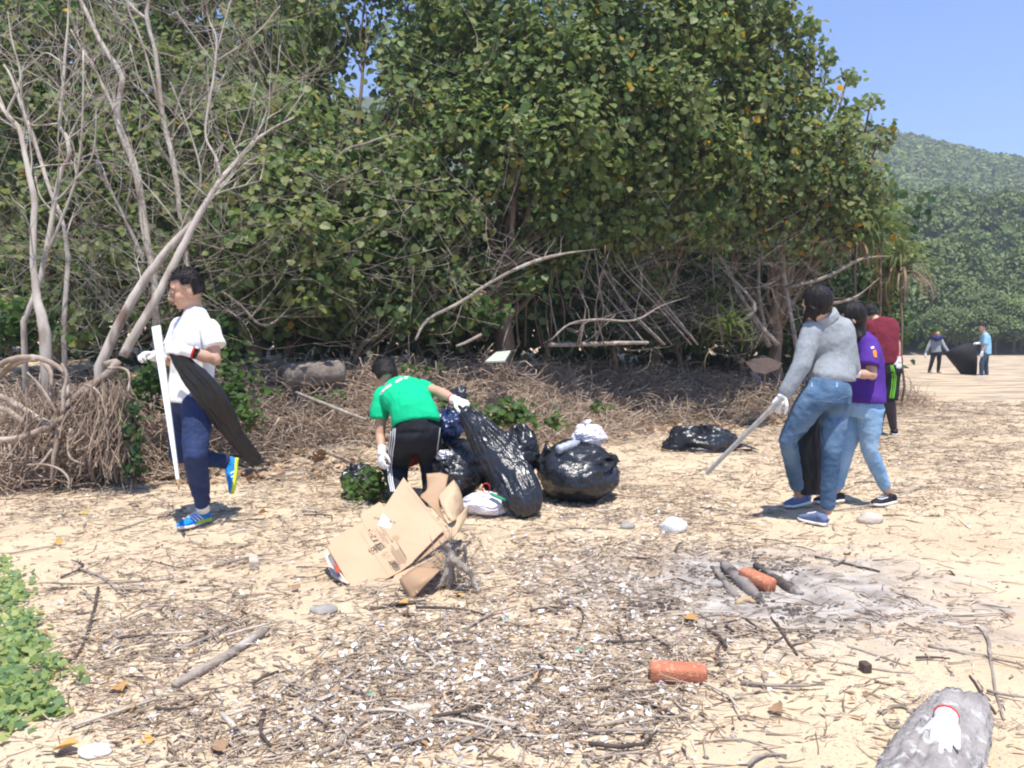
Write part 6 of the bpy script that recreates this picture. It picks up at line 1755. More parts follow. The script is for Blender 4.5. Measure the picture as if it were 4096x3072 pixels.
for i, (x, y, L) in enumerate([(690, 1015, 450), (692, 940, 500), (700, 865, 580), (830, 990, 430), (870, 975, 410), (905, 935, 390), (845, 790, 470)]): dashes(x, y, d1, L, 8.5)
# boxed icons
for a, b in [((240, 460), (545, 895)), ((85, 565), (375, 1000)), ((240, 460), (85, 565)), ((545, 895), (375, 1000)), ((170, 660), (285, 580)), ((235, 775), (360, 695)), ((310, 875), (440, 790))]:
    line7([S7(*a), S7(*b)], 1.6, 'print_box', M_ink)
on_card([S7(*q) for q in [(160, 545), (185, 575), (215, 598), (195, 606), (170, 596), (158, 572)]], 'print_icon', M_ink)
on_card([S7(*q) for q in [(90, 470), (105, 448), (135, 440), (152, 460), (140, 480), (120, 476), (108, 498), (90, 495)]], 'print_icon', M_ink)
def text7(s, x, y, d, size):
    """flat print: base point and reading direction in the close crop"""
    cu = bpy.data.curves.new('print', 'FONT'); cu.body = s; cu.size = 1.0; cu.align_x = 'CENTER'; cu.align_y = 'CENTER'
    ob = bpy.data.objects.new('print', cu); COL.objects.link(ob)
    me = bpy.data.meshes.new_from_object(ob.evaluated_get(bpy.context.evaluated_depsgraph_get())); bpy.data.objects.remove(ob)
    if not len(me.vertices): return
    c = onp(PL, *S7(x, y), .0016); e = (onp(PL, *S7(x + d[0] * 20, y + d[1] * 20), .0016) - c).normalized(); n = PL[1]; up = n.cross(e)
    off = wloc(main)
    for v in me.vertices: q = c + e * v.co.x * size + up * v.co.y * size; v.co = q - off
    me.materials.clear(); me.materials.append(M_ink); link('printed_text', me, None, main)
text7('限有份', 320, 955, (.88, -.42), .0) if False else None
for ch, x, y in (('份', 222, 1025), ('有', 322, 968), ('限', 415, 910)): text7(ch, x, y, (.88, -.42), .055)
text7('12', 250, 690, (-.50, -.86), .050); text7('11', 330, 795, (-.50, -.86), .050)
for ch, x, y in (('源', 720, 1340), ('算', 775, 1400), ('油', 825, 1470)): text7(ch, x, y, (.62, .78), .045)
text7('OO X 358 X', 520, 205, (.93, .22), .024)
line7([S7(765 + 100 * math.cos(a), 1410 + 105 * math.sin(a)) for a in np.linspace(-1.3, .7, 12)], 2.4, 'logo_ring', M_ink)
line7([S7(765 + 100 * math.cos(a), 1410 + 105 * math.sin(a)) for a in np.linspace(1.7, 3.6, 12)], 2.4, 'logo_ring', M_ink)
line7([S7(*q) for q in [(630, 1045), (540, 1055), (470, 1055), (500, 1100), (580, 1145), (690, 1135), (655, 1190), (600, 1165), (610, 1200), (540, 1205), (465, 1170), (490, 1130), (560, 1090), (600, 1050)]], 1.8, 'handwriting', M_ink)
line7([S7(425, 1120), S7(520, 1140)], 1.8, 'handwriting', M_ink)
on_card([S7(*q) for q in [(700, 740), (718, 730), (735, 765), (745, 800), (728, 800), (712, 775)]], 'print_icon', M_ink)
on_card([S7(*q) for q in [(700, 670), (800, 590), (930, 660), (845, 790)]], 'tape_piece', M_card2)
P2 = (PL[0] - PL[1] * .03, PL[1])
card(P2, [(330, 960), (620, 1492), (1120, 1240), (1270, 1120), (1660, 830), (1610, 770), (1200, 700), (700, 900)], 'second flattened box lying directly under the printed one', M_card2, .01)
P3 = plane3((275, 1330, 4.12), (1200, 1545, 3.88), (1300, 1000, 4.45))
P3 = (P3[0], P3[1])
card(plane3((620, 1490, 4.0), (1210, 1540, 3.86), (900, 1240, 4.3)), [(560, 1380), (800, 1440), (1212, 1545), (1330, 1380), (1020, 1250), (700, 1200)], 'brown box flap lying flat on the sand at the front of the pile', M_card2)
card(plane3((275, 1330, 4.16), (480, 1390, 4.10), (350, 1235, 4.32)), [(275, 1330), (350, 1235), (600, 1300), (640, 1420), (480, 1392)], 'small tan flap poking out left under the pile', M_card)
card(plane3((1215, 1525, 3.88), (980, 1375, 4.05), (1590, 950, 4.45)), [(980, 1372), (1050, 1245), (1585, 985), (1560, 1060), (1280, 1400), (1218, 1528)], 'folded light box piece at the lower right of the pile', M_card)
# curved brown sheet in front
def curved(rows, label, mt, name='cardboard_sheet', th=.005):
    n = len(rows[0]); m = MB(); v = [P(*E7(x, y), Y) for r in rows for x, y, Y in r]; f = []
    for i in range(len(rows) - 1):
        for j in range(n - 1): f.append((i * n + j, i * n + j + 1, (i + 1) * n + j + 1, (i + 1) * n + j))
    me = bpy.data.meshes.new(name); b = sum(v, V3()) / len(v); b.z = min(q.z for q in v)
    K_ = 4; g0 = [[np.array(q) for q in spline([tuple(w_) for w_ in v[i * n:(i + 1) * n]], K_)] for i in range(len(rows))]
    cols_ = [spline([tuple(g0[i][j]) for i in range(len(rows))], K_) for j in range(len(g0[0]))]
    nr_, nc_ = len(cols_[0]), len(cols_); v = [V3(cols_[j][i].tolist()) for i in range(nr_) for j in range(nc_)]
    v = [q + V3((0, 0, .004)) * ridge(q, 9) for q in v]
    f = [(i * nc_ + j, i * nc_ + j + 1, (i + 1) * nc_ + j + 1, (i + 1) * nc_ + j) for i in range(nr_ - 1) for j in range(nc_ - 1)]
    me.from_pydata([q - b for q in v], [], f); me.update(); me.materials.append(mt); me.polygons.foreach_set('use_smooth', [True] * len(me.polygons))
    o = link(name, me, None); o.location = b; q = o.modifiers.new('t', 'SOLIDIFY'); q.thickness = th
    return tag(o, label, 'cardboard')
curved([[(1095, 1300, 3.96), (1155, 1420, 3.90), (1222, 1532, 3.84)], [(1230, 1190, 3.98), (1330, 1310, 3.86), (1400, 1350, 3.86)], [(1400, 1100, 4.10), (1480, 1180, 3.98), (1530, 1210, 3.95)], [(1585, 990, 4.30), (1590, 1080, 4.20), (1590, 1130, 4.12)]],
       'glossy brown sheet curled over at the lower right of the pile', M_card2)
curved([[(250, 990, 4.30), (300, 1110, 4.20), (350, 1230, 4.12), (430, 1300, 4.06), (540, 1345, 4.02)], [(300, 950, 4.32), (360, 1060, 4.25), (420, 1150, 4.2), (480, 1240, 4.12), (560, 1330, 4.08)]],
       'pale printed packaging with a red and grey patch under the left side of the pile', M_stripe if False else mat('pale_packaging', (.62, .50, .40), (.55, .44, .34), rough=.6))
bk = [o for o in bpy.data.objects if o.get('label', '').startswith('pale printed packaging')][0]
bpy.context.view_layer.update()
for nm, mt, poly in (('grey_print', mat('grey_ink', (.20, .19, .19), (.25, .24, .24), rough=.7), [(305, 1050), (345, 1030), (470, 1290), (430, 1285)]), ('red_print', mat('red_ink', (.45, .05, .04), (.5, .10, .06), rough=.7), [(350, 1060), (375, 1080), (450, 1190), (410, 1230)])):
    m = MB(); m.add([P(*E7(x, y), 4.145 if y < 1150 else 4.02) for x, y in poly], [(0, 1, 2, 3)]); m.build(nm, mt, bk, smooth=False, recalc=False)
# crumpled paper sack leaning behind
curved([[(1400, 130, 4.95), (1405, 290, 4.9), (1330, 375, 4.85), (1385, 420, 4.8)], [(1540, 118, 4.98), (1500, 300, 4.9), (1430, 420, 4.8), (1480, 520, 4.72)], [(1640, 140, 4.98), (1600, 320, 4.88), (1550, 500, 4.76), (1640, 690, 4.62)]],
       'brown paper sack wall with a stitched torn edge behind the printed box', M_card2, 'paper_sack')
M_paper = mat('crumpled_kraft_paper', (.52, .38, .24), (.45, .32, .20), scale=9, rough=.8, spec=.2, bump=.9, bscale=16, bdist=.02)
curved([[(1700, 195, 4.96), (1600, 290, 4.88), (1535, 350, 4.82), (1560, 470, 4.72), (1640, 640, 4.6)], [(1755, 270, 4.95), (1690, 340, 4.80), (1640, 430, 4.74), (1640, 530, 4.66), (1680, 650, 4.58)], [(1790, 360, 4.95), (1770, 430, 4.84), (1750, 480, 4.78), (1720, 580, 4.7), (1720, 640, 4.6)], [(1812, 470, 4.98), (1810, 520, 4.92), (1800, 560, 4.86), (1780, 600, 4.8), (1740, 660, 4.7)]],
       'crumpled kraft paper bulging at the upper right of the pile', M_paper, 'paper_sack')
curved([[(1600, 700, 4.62), (1640, 760, 4.58), (1655, 860, 4.5)], [(1720, 630, 4.66), (1740, 700, 4.60), (1720, 800, 4.5)], [(1870, 470, 4.85), (1850, 600, 4.78), (1760, 760, 4.6)]],
       'smooth tan paper flap curling out at the right of the pile', M_paper, 'paper_sack')

# ------------------------------------------------------------ stump beside the pile
def stump():
    b = P(*E7(1640, 1400), 4.02); root = thing('driftwood_root', V3((b.x, b.y, hgt(b.x, b.y))), 'gnarled grey root stump standing beside the cardboard', 'driftwood')
    K = [([(1640, 1420, 60), (1655, 1300, 80), (1650, 1150, 90), (1680, 1050, 80), (1640, 920, 40)], 4.02), ([(1680, 1060, 60), (1760, 1130, 60), (1850, 1190, 50), (1900, 1260, 34), (1960, 1400, 26), (1985, 1500, 16)], 3.95),
         ([(1700, 1060, 50), (1740, 960, 30), (1800, 960, 24), (1860, 900, 20), (1925, 800, 14)], 4.05), ([(1800, 1110, 40), (1830, 1000, 26), (1820, 910, 18)], 4.0), ([(1650, 1120, 50), (1600, 1240, 36), (1560, 1340, 26), (1480, 1400, 14)], 4.0),
         ([(1925, 800, 12), (1990, 880, 12), (2050, 1020, 8)], 4.05), ([(1900, 1080, 12), (1960, 960, 9), (2000, 900, 6)], 4.05), ([(1640, 950, 20), (1600, 930, 12), (1575, 900, 6)], 4.05), ([(1670, 960, 16), (1690, 900, 10)], 4.0), ([(1850, 1190, 16), (1840, 1300, 12), (1830, 1380, 8)], 3.95)]
    m = MB()
    for pts, Y in K:
        p, r = trace([(x, y, w) for x, y, w in pts], 2.765, 1200, 1850, Y, Y - .03, .64); m.limb(list(zip(p, r)), 8)
    o = m.fuse('stump', M_drift, root, .006, 1, disp=lambda v: .006 * ridge(V3((v.x * 2, v.y * 2, v.z * .6)), 22))
    m = MB()
    for i in range(26):
        q = P(*E7(random.uniform(1570, 1700), random.uniform(890, 980)), 4.02); m.tube([q, q + V3((random.gauss(0, .02), random.gauss(0, .02), random.uniform(.02, .05)))], [.003, .001], 4)
    for i in range(40):
        q = P(*E7(random.uniform(1520, 1900), random.uniform(1040, 1420)), 4.0); grow(m, q, V3((random.gauss(0, 1), random.gauss(0, .6), random.gauss(-.2, .6))).normalized(), random.uniform(.05, .16), .0035, 1)
    m.build('splinters', M_drift, root)['kind'] = 'stuff'
stump()

# ------------------------------------------------------------ bricks, fire pit, log with glove
M_brick = mat('worn_red_brick', (.47, .185, .105), (.40, .145, .085), scale=14, rough=.9, spec=.1, bump=.6, bscale=120, c3=(.60, .30, .19), s3=60)
def brick(px, py, L, ang, label, w=.068, h=.052, tilt=0.0):
    g = G(px, py); m = MB(); e = V3((math.cos(ang), math.sin(ang), tilt)).normalized(); s = V3((-math.sin(ang), math.cos(ang), 0)); u = e.cross(s)
    c = g + V3((0, 0, h * .5)) + V3((0, 0, abs(tilt) * L * .4))
    me_ = [(t, k) for t, k in ((-1, .72), (-.93, .93), (-.8, 1), (0, 1.03), (.8, 1), (.93, .93), (1, .72))]
    m.loft([(c + e * t * L / 2, s, w / 2 * k, h / 2 * k) for t, k in me_], 28, power=.45)
    o = m.solo('brick', M_brick, label, 'brick')
    for v in o.data.vertices: v.co += V3((1, 1, 1)) * .003 * noise.noise(v.co * 30 + g * 9)
brick(2711, 2722, .205, -.13, 'worn orange brick lying alone on the open sand', .085, .062)
brick(3028, 2350, .195, -1.05, 'worn orange brick standing in the ashes of the fire', .085, .065, tilt=-.1)
def charred(pts, label, mt, Y=None, n='charred_log'):
    out = []
    for x, y, w in pts:
        g = G(2400 + x / 1.304, 2000 + y / 1.304); out.append((*g, w / 1.304 / 4 / FPX * g.y * .40))
    sp = spline(out, 5); m = MB(); m.tube([V3(q[:3]) + V3((0, 0, q[3] * .6)) for q in sp], [q[3] for q in sp], 10)
    o = m.solo(n, mt, label, 'log' if 'log' in n else 'stick')
    for v in o.data.vertices: v.co += V3((1, .5, 1)) * .009 * noise.noise(V3((v.co.x * 8, v.co.y * 8, v.co.z * 30)))
M_char = mat('charred_wood', (.05, .042, .038), (.17, .14, .12), scale=9, rough=.95, bump=.8, bscale=60, c3=(.30, .28, .26), s3=14)
M_ashw = mat('ash_grey_wood', (.30, .26, .23), (.20, .17, .15), scale=9, rough=.95, bump=.8, bscale=60, c3=(.08, .07, .065), s3=12)
charred([(600, 375, 40), (650, 440, 46), (690, 490, 44), (730, 515, 30)], 'ash grey log on the left side of the fire', M_ashw)
charred([(645, 350, 60), (710, 420, 90), (780, 480, 80), (850, 540, 26)], 'split grey log just left of the brick in the fire', M_ashw)
charred([(810, 350, 40), (880, 395, 60), (940, 440, 60), (1000, 480, 50), (1062, 495, 24)], 'charred log behind the brick with a burnt black end', M_char)
charred([(930, 430, 26), (1000, 450, 36), (1055, 490, 30)], 'short burnt black chunk at the end of the charred log', M_char)
charred([(715, 545, 34), (760, 530, 50), (808, 540, 34)], 'pale yellow broken wood piece in front of the fire logs', mat('raw_pale_wood', (.45, .34, .20), (.38, .27, .16), scale=20, rough=.9, bump=.6, bscale=80))
m = MB()
for i in range(420):
    u_, v_ = random.choice([(330, 520), (300, 545), (640, 400), (1000, 580), (1100, 700), (820, 520), (500, 370), (760, 290), (980, 350), (200, 560)])
    g = G(2400 + (u_ + random.gauss(0, 60)) / 1.304, 2000 + (v_ + random.gauss(0, 22)) / 1.304); s = random.uniform(.004, .016)
    m.ell(g + V3((0, 0, s * .3)), V3((s, 0, 0)), V3((0, s * .8, 0)), V3((0, 0, s * .6)), 5, 4)
m.solo('charcoal_bits', M_char, 'black charcoal crumbs around the fire place', 'charcoal', smooth=False)['kind'] = 'stuff'
def C6(x, y): return (2400 + x / 1.304, 2000 + y / 1.304)
def end_log():
    # weathered log running out of the lower right corner
    r = .095
    a = P(*C6(1885, 1235), 2.55); b = P(*C6(1620, 1600), 2.0)
    a.z = .075; b.z = .06
    d = (b - a).normalized(); n = 26; m = MB(); s = d.cross(V3((0, 0, 1))).normalized(); v = []; f = []
    K = 72; up = V3((0, 0, 1))
    for i in range(n + 1):
        t = i / n; c = a + (b - a) * t
        w = r * (.80 + .35 * min(1, t * 2)) * (1 if i else .8)
        for k in range(K):
            q = 2 * math.pi * k / K; p = c + s * math.cos(q) * w + up * math.sin(q) * w * .72
            dd = .010 * ridge(V3((math.cos(q) * 2.0, math.sin(q) * 2.0, t * .8)), 2.4) + .006 * ridge(V3((math.cos(q) * 3, math.sin(q) * 3, t * .6)), 5) + .005 * noise.noise(p * 20)
            p = p + (p - c).normalized() * dd + d * (-.05 * math.cos(q * 2 + 1) * (1 if i == 0 else 0)); v.append(p)
    for i in range(n):
        for k in range(K): f.append((i * K + k, i * K + (k + 1) % K, (i + 1) * K + (k + 1) % K, (i + 1) * K + k))
    f.append(tuple(range(K))); f.append(tuple(n * K + k for k in range(K))); m.add(v, f)
    o = m.solo('driftwood_log', mat('weathered_grey_log', (.36, .33, .31), (.22, .20, .19), scale=10, rough=.9, bump=.9, bscale=40, bdist=.02, stretch=(1, 1, 1), c3=(.5, .48, .46), s3=20), 'thick weathered grey log in the lower right corner with a glove on it', 'log')
    bv = bvh_of(o); w0 = on_surf(bv, *C6(1815, 1150), .012); w1 = on_surf(bv, *C6(1790, 1290), .012)
    if w0 is None: w0 = a + V3((0, 0, r * .75))
    if w1 is None: w1 = w0 + d * .2 + V3((0, 0, 0))
    root = thing('work_glove', w0, 'white work glove with a red cuff lying on the weathered log', 'glove')
    e = (w1 - w0).normalized()
    hand(root, w0 + e * .045, e, V3((.1, -.2, -1)), -1, M_white, .14, .95, cuff=M_red, spread=.35)
end_log()

# ------------------------------------------------------------ single sticks, planks and odd pieces (2212 wide view)
def stick(pts, label, mt=M_drift, name='driftwood_stick', lift=.2, fl=1.0, cat='stick', group=None):
    out = []
    for x, y, w in pts:
        g = G2(x, y); out.append((*g, w * .463 / FPX * g.y * .5))
    sp = spline(out, 5); m = MB(); n = len(sp)
    if fl == 1.0:
        m.tube([V3(q[:3]) + V3((0, 0, q[3] * (.7 + lift))) for q in sp], [q[3] * (1 - .25 * (i == n - 1)) for i, q in enumerate(sp)], 8)
    else:
        m.loft([(V3(q[:3]) + V3((0, 0, q[3] * fl + .004)), (V3(sp[-1][:3]) - V3(sp[0][:3])).cross(V3((0, 0, 1))), q[3], q[3] * fl) for q in sp], 8, power=.5)
    o = m.solo(name, mt, label, cat, group)
    for v in o.data.vertices: v.co += V3((1, .6, .6)) * .004 * noise.noise(v.co * 14)
    return o
M_dkst = mat('dark_stick', (.10, .075, .06), (.06, .045, .04), scale=12, rough=.85, bump=.5)
M_pale = mat('pale_stick', (.52, .46, .38), (.40, .34, .27), scale=16, rough=.85, bump=.5)
M_plw = mat('white_wood', (.66, .65, .63), (.5, .48, .46), scale=20, rough=.8, bump=.4)
SK = [
 ([(378, 1488, 18), (430, 1460, 22), (490, 1425, 20), (535, 1395, 20), (578, 1370, 20)], 'thickest driftwood stick lying on the left foreground sand', M_drift),
 ([(125, 1440, 6), (165, 1420, 8), (190, 1370, 8), (203, 1320, 7), (214, 1270, 6)], 'dark curved stick rising beside the green ground cover', M_dkst),
 ([(480, 1545, 12), (500, 1570, 14), (540, 1590, 13), (590, 1582, 12), (622, 1563, 9)], 'grey bent stick like a shallow bowl in the foreground', M_pale),
 ([(445, 1562, 6), (500, 1545, 7), (560, 1525, 7)], 'straight pale stick left of the bent grey stick', M_pale),
 ([(1340, 1505, 7), (1390, 1520, 9), (1440, 1540, 9), (1476, 1556, 6)], 'black tarred stick below the lone brick', M_dkst),
 ([(1665, 1335, 4), (1690, 1370, 6), (1722, 1418, 7)], 'grey forked stick below the fire, main arm', M_dkst),
 ([(1650, 1410, 4), (1672, 1392, 5), (1698, 1374, 5)], 'short side stick leaning on the forked stick below the fire', M_dkst),
 ([(1548, 1440, 8), (1550, 1410, 8), (1562, 1388, 7), (1605, 1375, 5)], 'hook shaped stick above the lone brick', M_dkst),
 ([(2108, 1350, 7), (2132, 1380, 8), (2140, 1430, 7), (2152, 1500, 6), (2168, 1558, 7)], 'long curved grey stick near the right edge', M_drift),
 ([(2005, 1398, 8), (2060, 1408, 6), (2130, 1420, 6), (2230, 1442, 5)], 'long thin stick running out at the right edge', M_drift),
 ([(2095, 1462, 5), (2120, 1500, 6), (2150, 1545, 6)], 'dark stick under the long curved grey stick', M_dkst),
 ([(1760, 1425, 3), (1850, 1440, 4), (1920, 1452, 4), (1975, 1455, 5)], 'thin reed right of the hook shaped stick', M_drift),
 ([(1830, 1398, 4), (1900, 1420, 5), (1960, 1440, 4)], 'thin dry reed above the small dark block', M_drift),
 ([(1560, 1510, 3), (1620, 1500, 5), (1660, 1495, 6)], 'frayed reed tuft right of the black tarred stick', M_drift),
 ([(1640, 1340, 3), (1560, 1330, 5), (1500, 1338, 6), (1450, 1350, 5)], 'bundle of dry stems in front of the fire', M_drift),
 ([(1760, 1205, 5), (1830, 1220, 5), (1900, 1237, 5)], 'brown stem on the far side of the ashes', M_dkst),
 ([(1190, 1560, 6), (1280, 1570, 9), (1380, 1558, 9), (1440, 1560, 6)], 'brown branch at the bottom centre', M_drift),
 ([(680, 1640, 10), (730, 1610, 12), (790, 1560, 10), (860, 1545, 8)], 'grey branch crossing the bottom centre left', M_drift),
 ([(860, 1560, 6), (900, 1540, 7), (960, 1530, 9), (990, 1560, 9)], 'pale branch with a bend at the bottom centre', M_pale),
 ([(600, 1500, 5), (660, 1450, 6), (730, 1380, 5)], 'thin pale stick crossing the shell patch', M_pale),
 ([(620, 1510, 6), (700, 1480, 7), (790, 1470, 6)], 'grey stick beside the shell patch', M_drift),
 ([(260, 1340, 4), (330, 1310, 5), (420, 1330, 5), (500, 1345, 6)], 'thin stick in front of the small wooden block', M_drift),
 ([(100, 1260, 3), (200, 1262, 4), (330, 1255, 4), (400, 1250, 3)], 'long thin straw on the open sand at left', M_drift),
 ([(170, 1230, 6), (220, 1250, 7), (270, 1290, 7)], 'brown stick pointing down right on the left sand', M_drift),
 ([(240, 1050, 4), (300, 1055, 6), (360, 1045, 6)], 'brown stick behind the front shoe of the walker', M_drift),
 ([(600, 940, 6), (660, 960, 8), (720, 985, 8), (780, 1010, 6)], 'grey branch on the debris right of the walker', M_drift),
 ([(540, 1020, 7), (600, 1030, 9), (660, 1025, 8)], 'pale branch below the raised shoe of the walker', M_pale),
 ([(1800, 1105, 4), (1900, 1090, 6), (1990, 1055, 8)], 'flat stick behind the black shoe', M_drift),
 ([(1160, 1330, 4), (1230, 1310, 6), (1260, 1330, 6), (1245, 1380, 5)], 'grey vine curling on the centre sand', M_dkst),
 ([(1280, 1300, 4), (1285, 1260, 5), (1270, 1230, 5)], 'small upright stick near the centre', M_drift),
 ([(900, 1420, 5), (960, 1395, 7), (1020, 1385, 6)], 'dark stick below the root stump', M_dkst),
 ([(1020, 1570, 6), (1100, 1590, 8), (1180, 1640, 7)], 'long brown stick near the bottom edge', M_drift),
 ([(1500, 1610, 4), (1600, 1600, 5), (1700, 1640, 6)], 'wavy root on the open sand at the bottom', M_drift),
 ([(1905, 1545, 8), (1930, 1530, 9), (1960, 1535, 8), (1975, 1560, 7), (1930, 1575, 7), (1910, 1555, 6)], 'looped vine beside the weathered log', M_drift),
 ([(1960, 1540, 6), (2010, 1525, 6), (2080, 1530, 5)], 'grey twig behind the work glove', M_drift),
]
for pts, lb, mt in SK: stick(pts, lb, mt)
stick([(1133, 1441, 9), (1190, 1446, 11), (1245, 1452, 9)], 'white splintered slat on the centre foreground sand', M_plw, 'white_plank', fl=.3, cat='plank')
stick([(1125, 1411, 8), (1220, 1417, 9), (1312, 1424, 8)], 'thin brown lath with a blue end above the white slat', M_pale, 'wood_lath', fl=.35, cat='lath')
stick([(868, 1535, 30), (900, 1532, 34), (930, 1528, 30)], 'short weathered grey plank with deep grain in the foreground', M_pale, 'wood_plank', fl=.2, cat='plank')
stick([(800, 1318, 14), (860, 1308, 20), (920, 1302, 16)], 'dark rotten board piece below the cardboard', M_dkst, 'wood_board', fl=.25, cat='board')
def block(px, py, sx, sy, sz, yaw, label, mt, name, cat, tilt=.0):
    g = G2(px, py); m = MB(); c, s = math.cos(yaw), math.sin(yaw)
    e, n_, u = V3((c, s, tilt)), V3((-s, c, 0)), V3((0, 0, 1)); v = []
    for a, b, h in [(-1, -1, 0), (1, -1, 0), (1, 1, 0), (-1, 1, 0), (-1, -1, 1), (1, -1, 1), (1, 1, 1), (-1, 1, 1)]:
        v.append(g + e * a * sx / 2 + n_ * b * sy / 2 + u * (h * sz - .004) + V3((random.gauss(0, .04), random.gauss(0, .04), random.gauss(0, .03))) * sz)
    m.add(v, [(0, 3, 2, 1), (4, 5, 6, 7), (0, 1, 5, 4), (1, 2, 6, 5), (2, 3, 7, 6), (3, 0, 4, 7)])
    o = m.solo(name, mt, label, cat, smooth=False); bv = o.modifiers.new('b', 'BEVEL'); bv.width = sz * .12; bv.segments = 2
block(548, 1222, .05, .16, .05, .35, 'small squared wooden block on the open sand left of the cardboard', M_pale, 'wood_block', 'block')
block(1868, 1450, .035, .04, .04, .2, 'small dark wooden cube on the bare sand at right', M_dkst, 'wood_block', 'block')
def rock(px, py, r, label, mt, name='stone', cat='stone', flat=.6, seed=0):
    g = G2(px, py); m = MB(); m.ell((0, 0, 0), (r, 0, 0), (0, r * .8, 0), (0, 0, r * flat), 20, 12)
    m.v = [V3(p) * (1 + .28 * noise.noise(V3(p) / r * 1.3 + V3((seed, px, 0))) + .12 * ridge(V3(p) / r + V3((seed, 3, px)), 2.2)) + g + V3((0, 0, r * flat * .45)) for p in m.v]
    m.solo(name, mt, label, cat)
M_foam = mat('white_foam', (.78, .78, .76), (.66, .66, .63), scale=20, rough=.8, bump=.6, bscale=60)
M_stone = mat('grey_stone', (.34, .31, .28), (.24, .22, .20), scale=20, rough=.9, bump=.6, bscale=80)
M_sandst = mat('pale_stone', (.55, .48, .40), (.45, .38, .31), scale=14, rough=.9, bump=.6, bscale=80)
rock(1455, 1148, .085, 'white crumpled foam lump behind the fire place', M_foam, 'foam_lump', 'foam', .7, 1)
rock(765, 900, .14, 'pale flat stone behind the man in green', M_sandst, seed=2, flat=.35)
rock(1880, 1128, .085, 'rounded pale stone on the sand below the black shoe', M_sandst, seed=3, flat=.5)
rock(1790, 1132, .035, 'small pale stone just right of the rear slate shoe', M_sandst, seed=4)
rock(700, 1320, .06, 'flat grey stone in front of the cardboard', M_stone, seed=5, flat=.3)
rock(1355, 1140, .05, 'grey stone left of the foam lump', M_stone, seed=6, flat=.5)
rock(1545, 1268, .038, 'brown pebble stone left of the fire logs', M_stone, seed=8)
rock(205, 1628, .045, 'white foam chunk at the bottom left', M_foam, 'foam_lump', 'foam', .4, 9)
rock(75, 1060, .03, 'white plastic scrap under the roots', M_foam, 'plastic_scrap', 'scrap', .4, 10)
rock(1500, 1530 + 0, .012, 'tiny white chip beside the tarred stick', M_foam, 'foam_lump', 'foam', .5, 11)
# pale panel and rusty sheet on the bank
def quad_sheet(pts, label, mt, name, cat, th=.02):
    v = [Q(x, y, Y) for x, y, Y in pts]; n = (v[1] - v[0]).cross(v[2] - v[0]).normalized(); n = n if n.z > 0 else -n
    m = MB(); m.slab(v, n, th); m.solo(name, mt, label, cat, smooth=False)
quad_sheet([(1048, 780, 9.3), (1072, 760, 9.75), (1103, 757, 9.75), (1090, 779, 9.3)], 'pale green tilted foam panel on the brushwood behind the man in green', mat('pale_green_foam', (.48, .52, .42), (.4, .44, .36), rough=.8, bump=.3), 'foam_sheet', 'foam')
quad_sheet([(1610, 782, 11.5), (1630, 774, 11.65), (1660, 772, 11.75), (1690, 784, 11.6), (1682, 797, 11.35), (1652, 808, 11.15), (1628, 803, 11.15)], 'rusty brown sheet on the brushwood left of the grey sweatered woman', mat('rusty_sheet', (.085, .058, .05), (.06, .045, .038), scale=14, rough=.9, bump=.6), 'rusty_sheet', 'sheet', .01)
m = MB(); p_, r_ = trace([(1640, 885, 12), (1640, 845, 15), (1634, 818, 18), (1622, 806, 8)], 0.54, 0, 0, G2(1640, 872).y, G2(1640, 872).y); m.limb(list(zip(p_, r_)), 8)
m.solo('driftwood_chunk', M_pale, 'pale upright driftwood chunk behind the black sack lying alone', 'driftwood')
# the half buried log on the bank
m = MB(); a, b = Q(610, 808, 9.0), Q(742, 800, 9.3); cc = []
for i in range(13):
    t = i / 12; cc.append((a.lerp(b, t) + V3((0, 0, -.02)), (0, 1, 0), .16 * (.75 if i in (0, 12) else 1) * (1 - .12 * t), .15 * (.75 if i in (0, 12) else 1) * (1 - .1 * t)))
m.loft(cc, 20)
o = m.solo('driftwood_log', mat('dirty_log', (.22, .18, .145), (.15, .12, .10), scale=9, rough=.9, bump=.8, bscale=30, c3=(.27, .235, .20), s3=14), 'thick grey log half buried in brushwood above the walker', 'log')
for v in o.data.vertices: v.co += V3((0, 1, 1)) * .02 * noise.noise(V3((v.co.x * 2, v.co.y * 14, v.co.z * 14)))
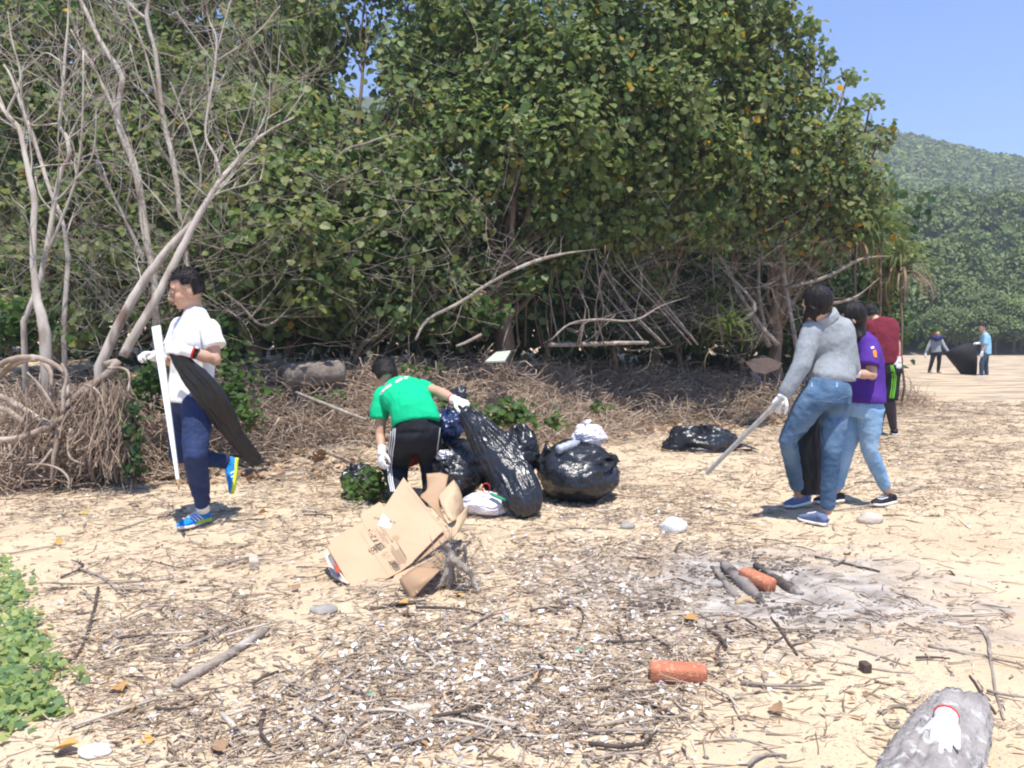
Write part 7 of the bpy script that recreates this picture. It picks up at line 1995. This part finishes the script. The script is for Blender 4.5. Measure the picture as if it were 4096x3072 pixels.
# loose dry leaves that show singly
LV = []
for c in [(.42, .24, .09), (.30, .19, .11), (.52, .32, .10), (.36, .27, .19)]:
    me = npmesh('dry_leaf', HEART * np.array([1, 1, 2.2]), HEART_F, np.tile(np.array(c), (len(HEART), 1)), smooth=True); me.materials.append(M_twig); LV.append(me)
for i, (x, y, s) in enumerate([(245, 1490, .075), (80, 1415, .09), (135, 1178, .07), (1415, 1250, .06), (280, 1530, .06), (520, 1330, .055), (860, 1310, .06), (1060, 1240, .05), (880, 1330, .05), (1665, 1535, .05), (985, 1290, .05),
        (400, 1260, .05), (560, 1110, .06), (300, 1095, .06), (175, 1110, .07), (790, 1130, .05), (920, 1600, .055), (490, 1625, .05), (330, 1600, .05), (1180, 1430, .05), (1480, 1340, .06), (640, 1280, .05), (1000, 1010, .05), (1610, 1100, .05),
        (1250, 1075, .12), (1280, 1085, .08), (120, 1630, .07), (1555, 1190, .05), (1830, 1200, .05), (2050, 1240, .04)]):
    g = G2(x, y, .015); o = bpy.data.objects.new('dry_leaf', LV[i % 4]); o.location = g; o.scale = (s, s, s)
    o.rotation_euler = (random.gauss(0, .35), random.gauss(0, .35), random.uniform(0, 6.28)); COL.objects.link(o)
    tag(o, 'single curled brown leaf lying on the sand', 'leaf', 'curled brown leaves on the sand')
# small coloured plastic bits
for i, (x, y, c, lb) in enumerate([(1093, 1337, (.05, .35, .75), 'light blue plastic chip on the centre sand'), (822, 1355, (.03, .06, .5), 'dark blue plastic chip below the cardboard'), (1250, 1405, (.02, .4, .2), 'green string bit near the brown lath'), (800, 1500, (.02, .4, .2), 'green plastic chip by the shell patch'), (1090, 1232 + 60, (.7, .7, .72), 'clear plastic shard on the centre sand')]):
    rock(x, y, .012, lb, mat('coloured_plastic', c, c, rough=.4), 'plastic_chip', 'plastic', .4, i)
# middling driftwood sticks that look alike
n = 150; pp = scatter(2600, ymin=2.2, ymax=8)[:n]
for i, p in enumerate(pp):
    a = random.gauss(.2, .9); L = random.uniform(.12, .34); r = random.uniform(.0035, .008); d = V3((math.cos(a), math.sin(a), random.gauss(0, .05))); s = V3((-d.y, d.x, 0)) * random.gauss(0, .12) * L
    c = V3(p.tolist()) + V3((0, 0, r + .008)); m = MB()
    m.tube([c - d * L / 2, c - d * L / 6 + s, c + d * L / 6 + s * 1.2, c + d * L / 2], [r, r * .95, r * .8, r * .5], 6)
    m.solo('driftwood_stick', random.choice([M_drift, M_drift, M_pale, M_dkst]), 'short driftwood stick lying loose in the twig litter', 'stick', 'loose driftwood sticks in the twig litter')
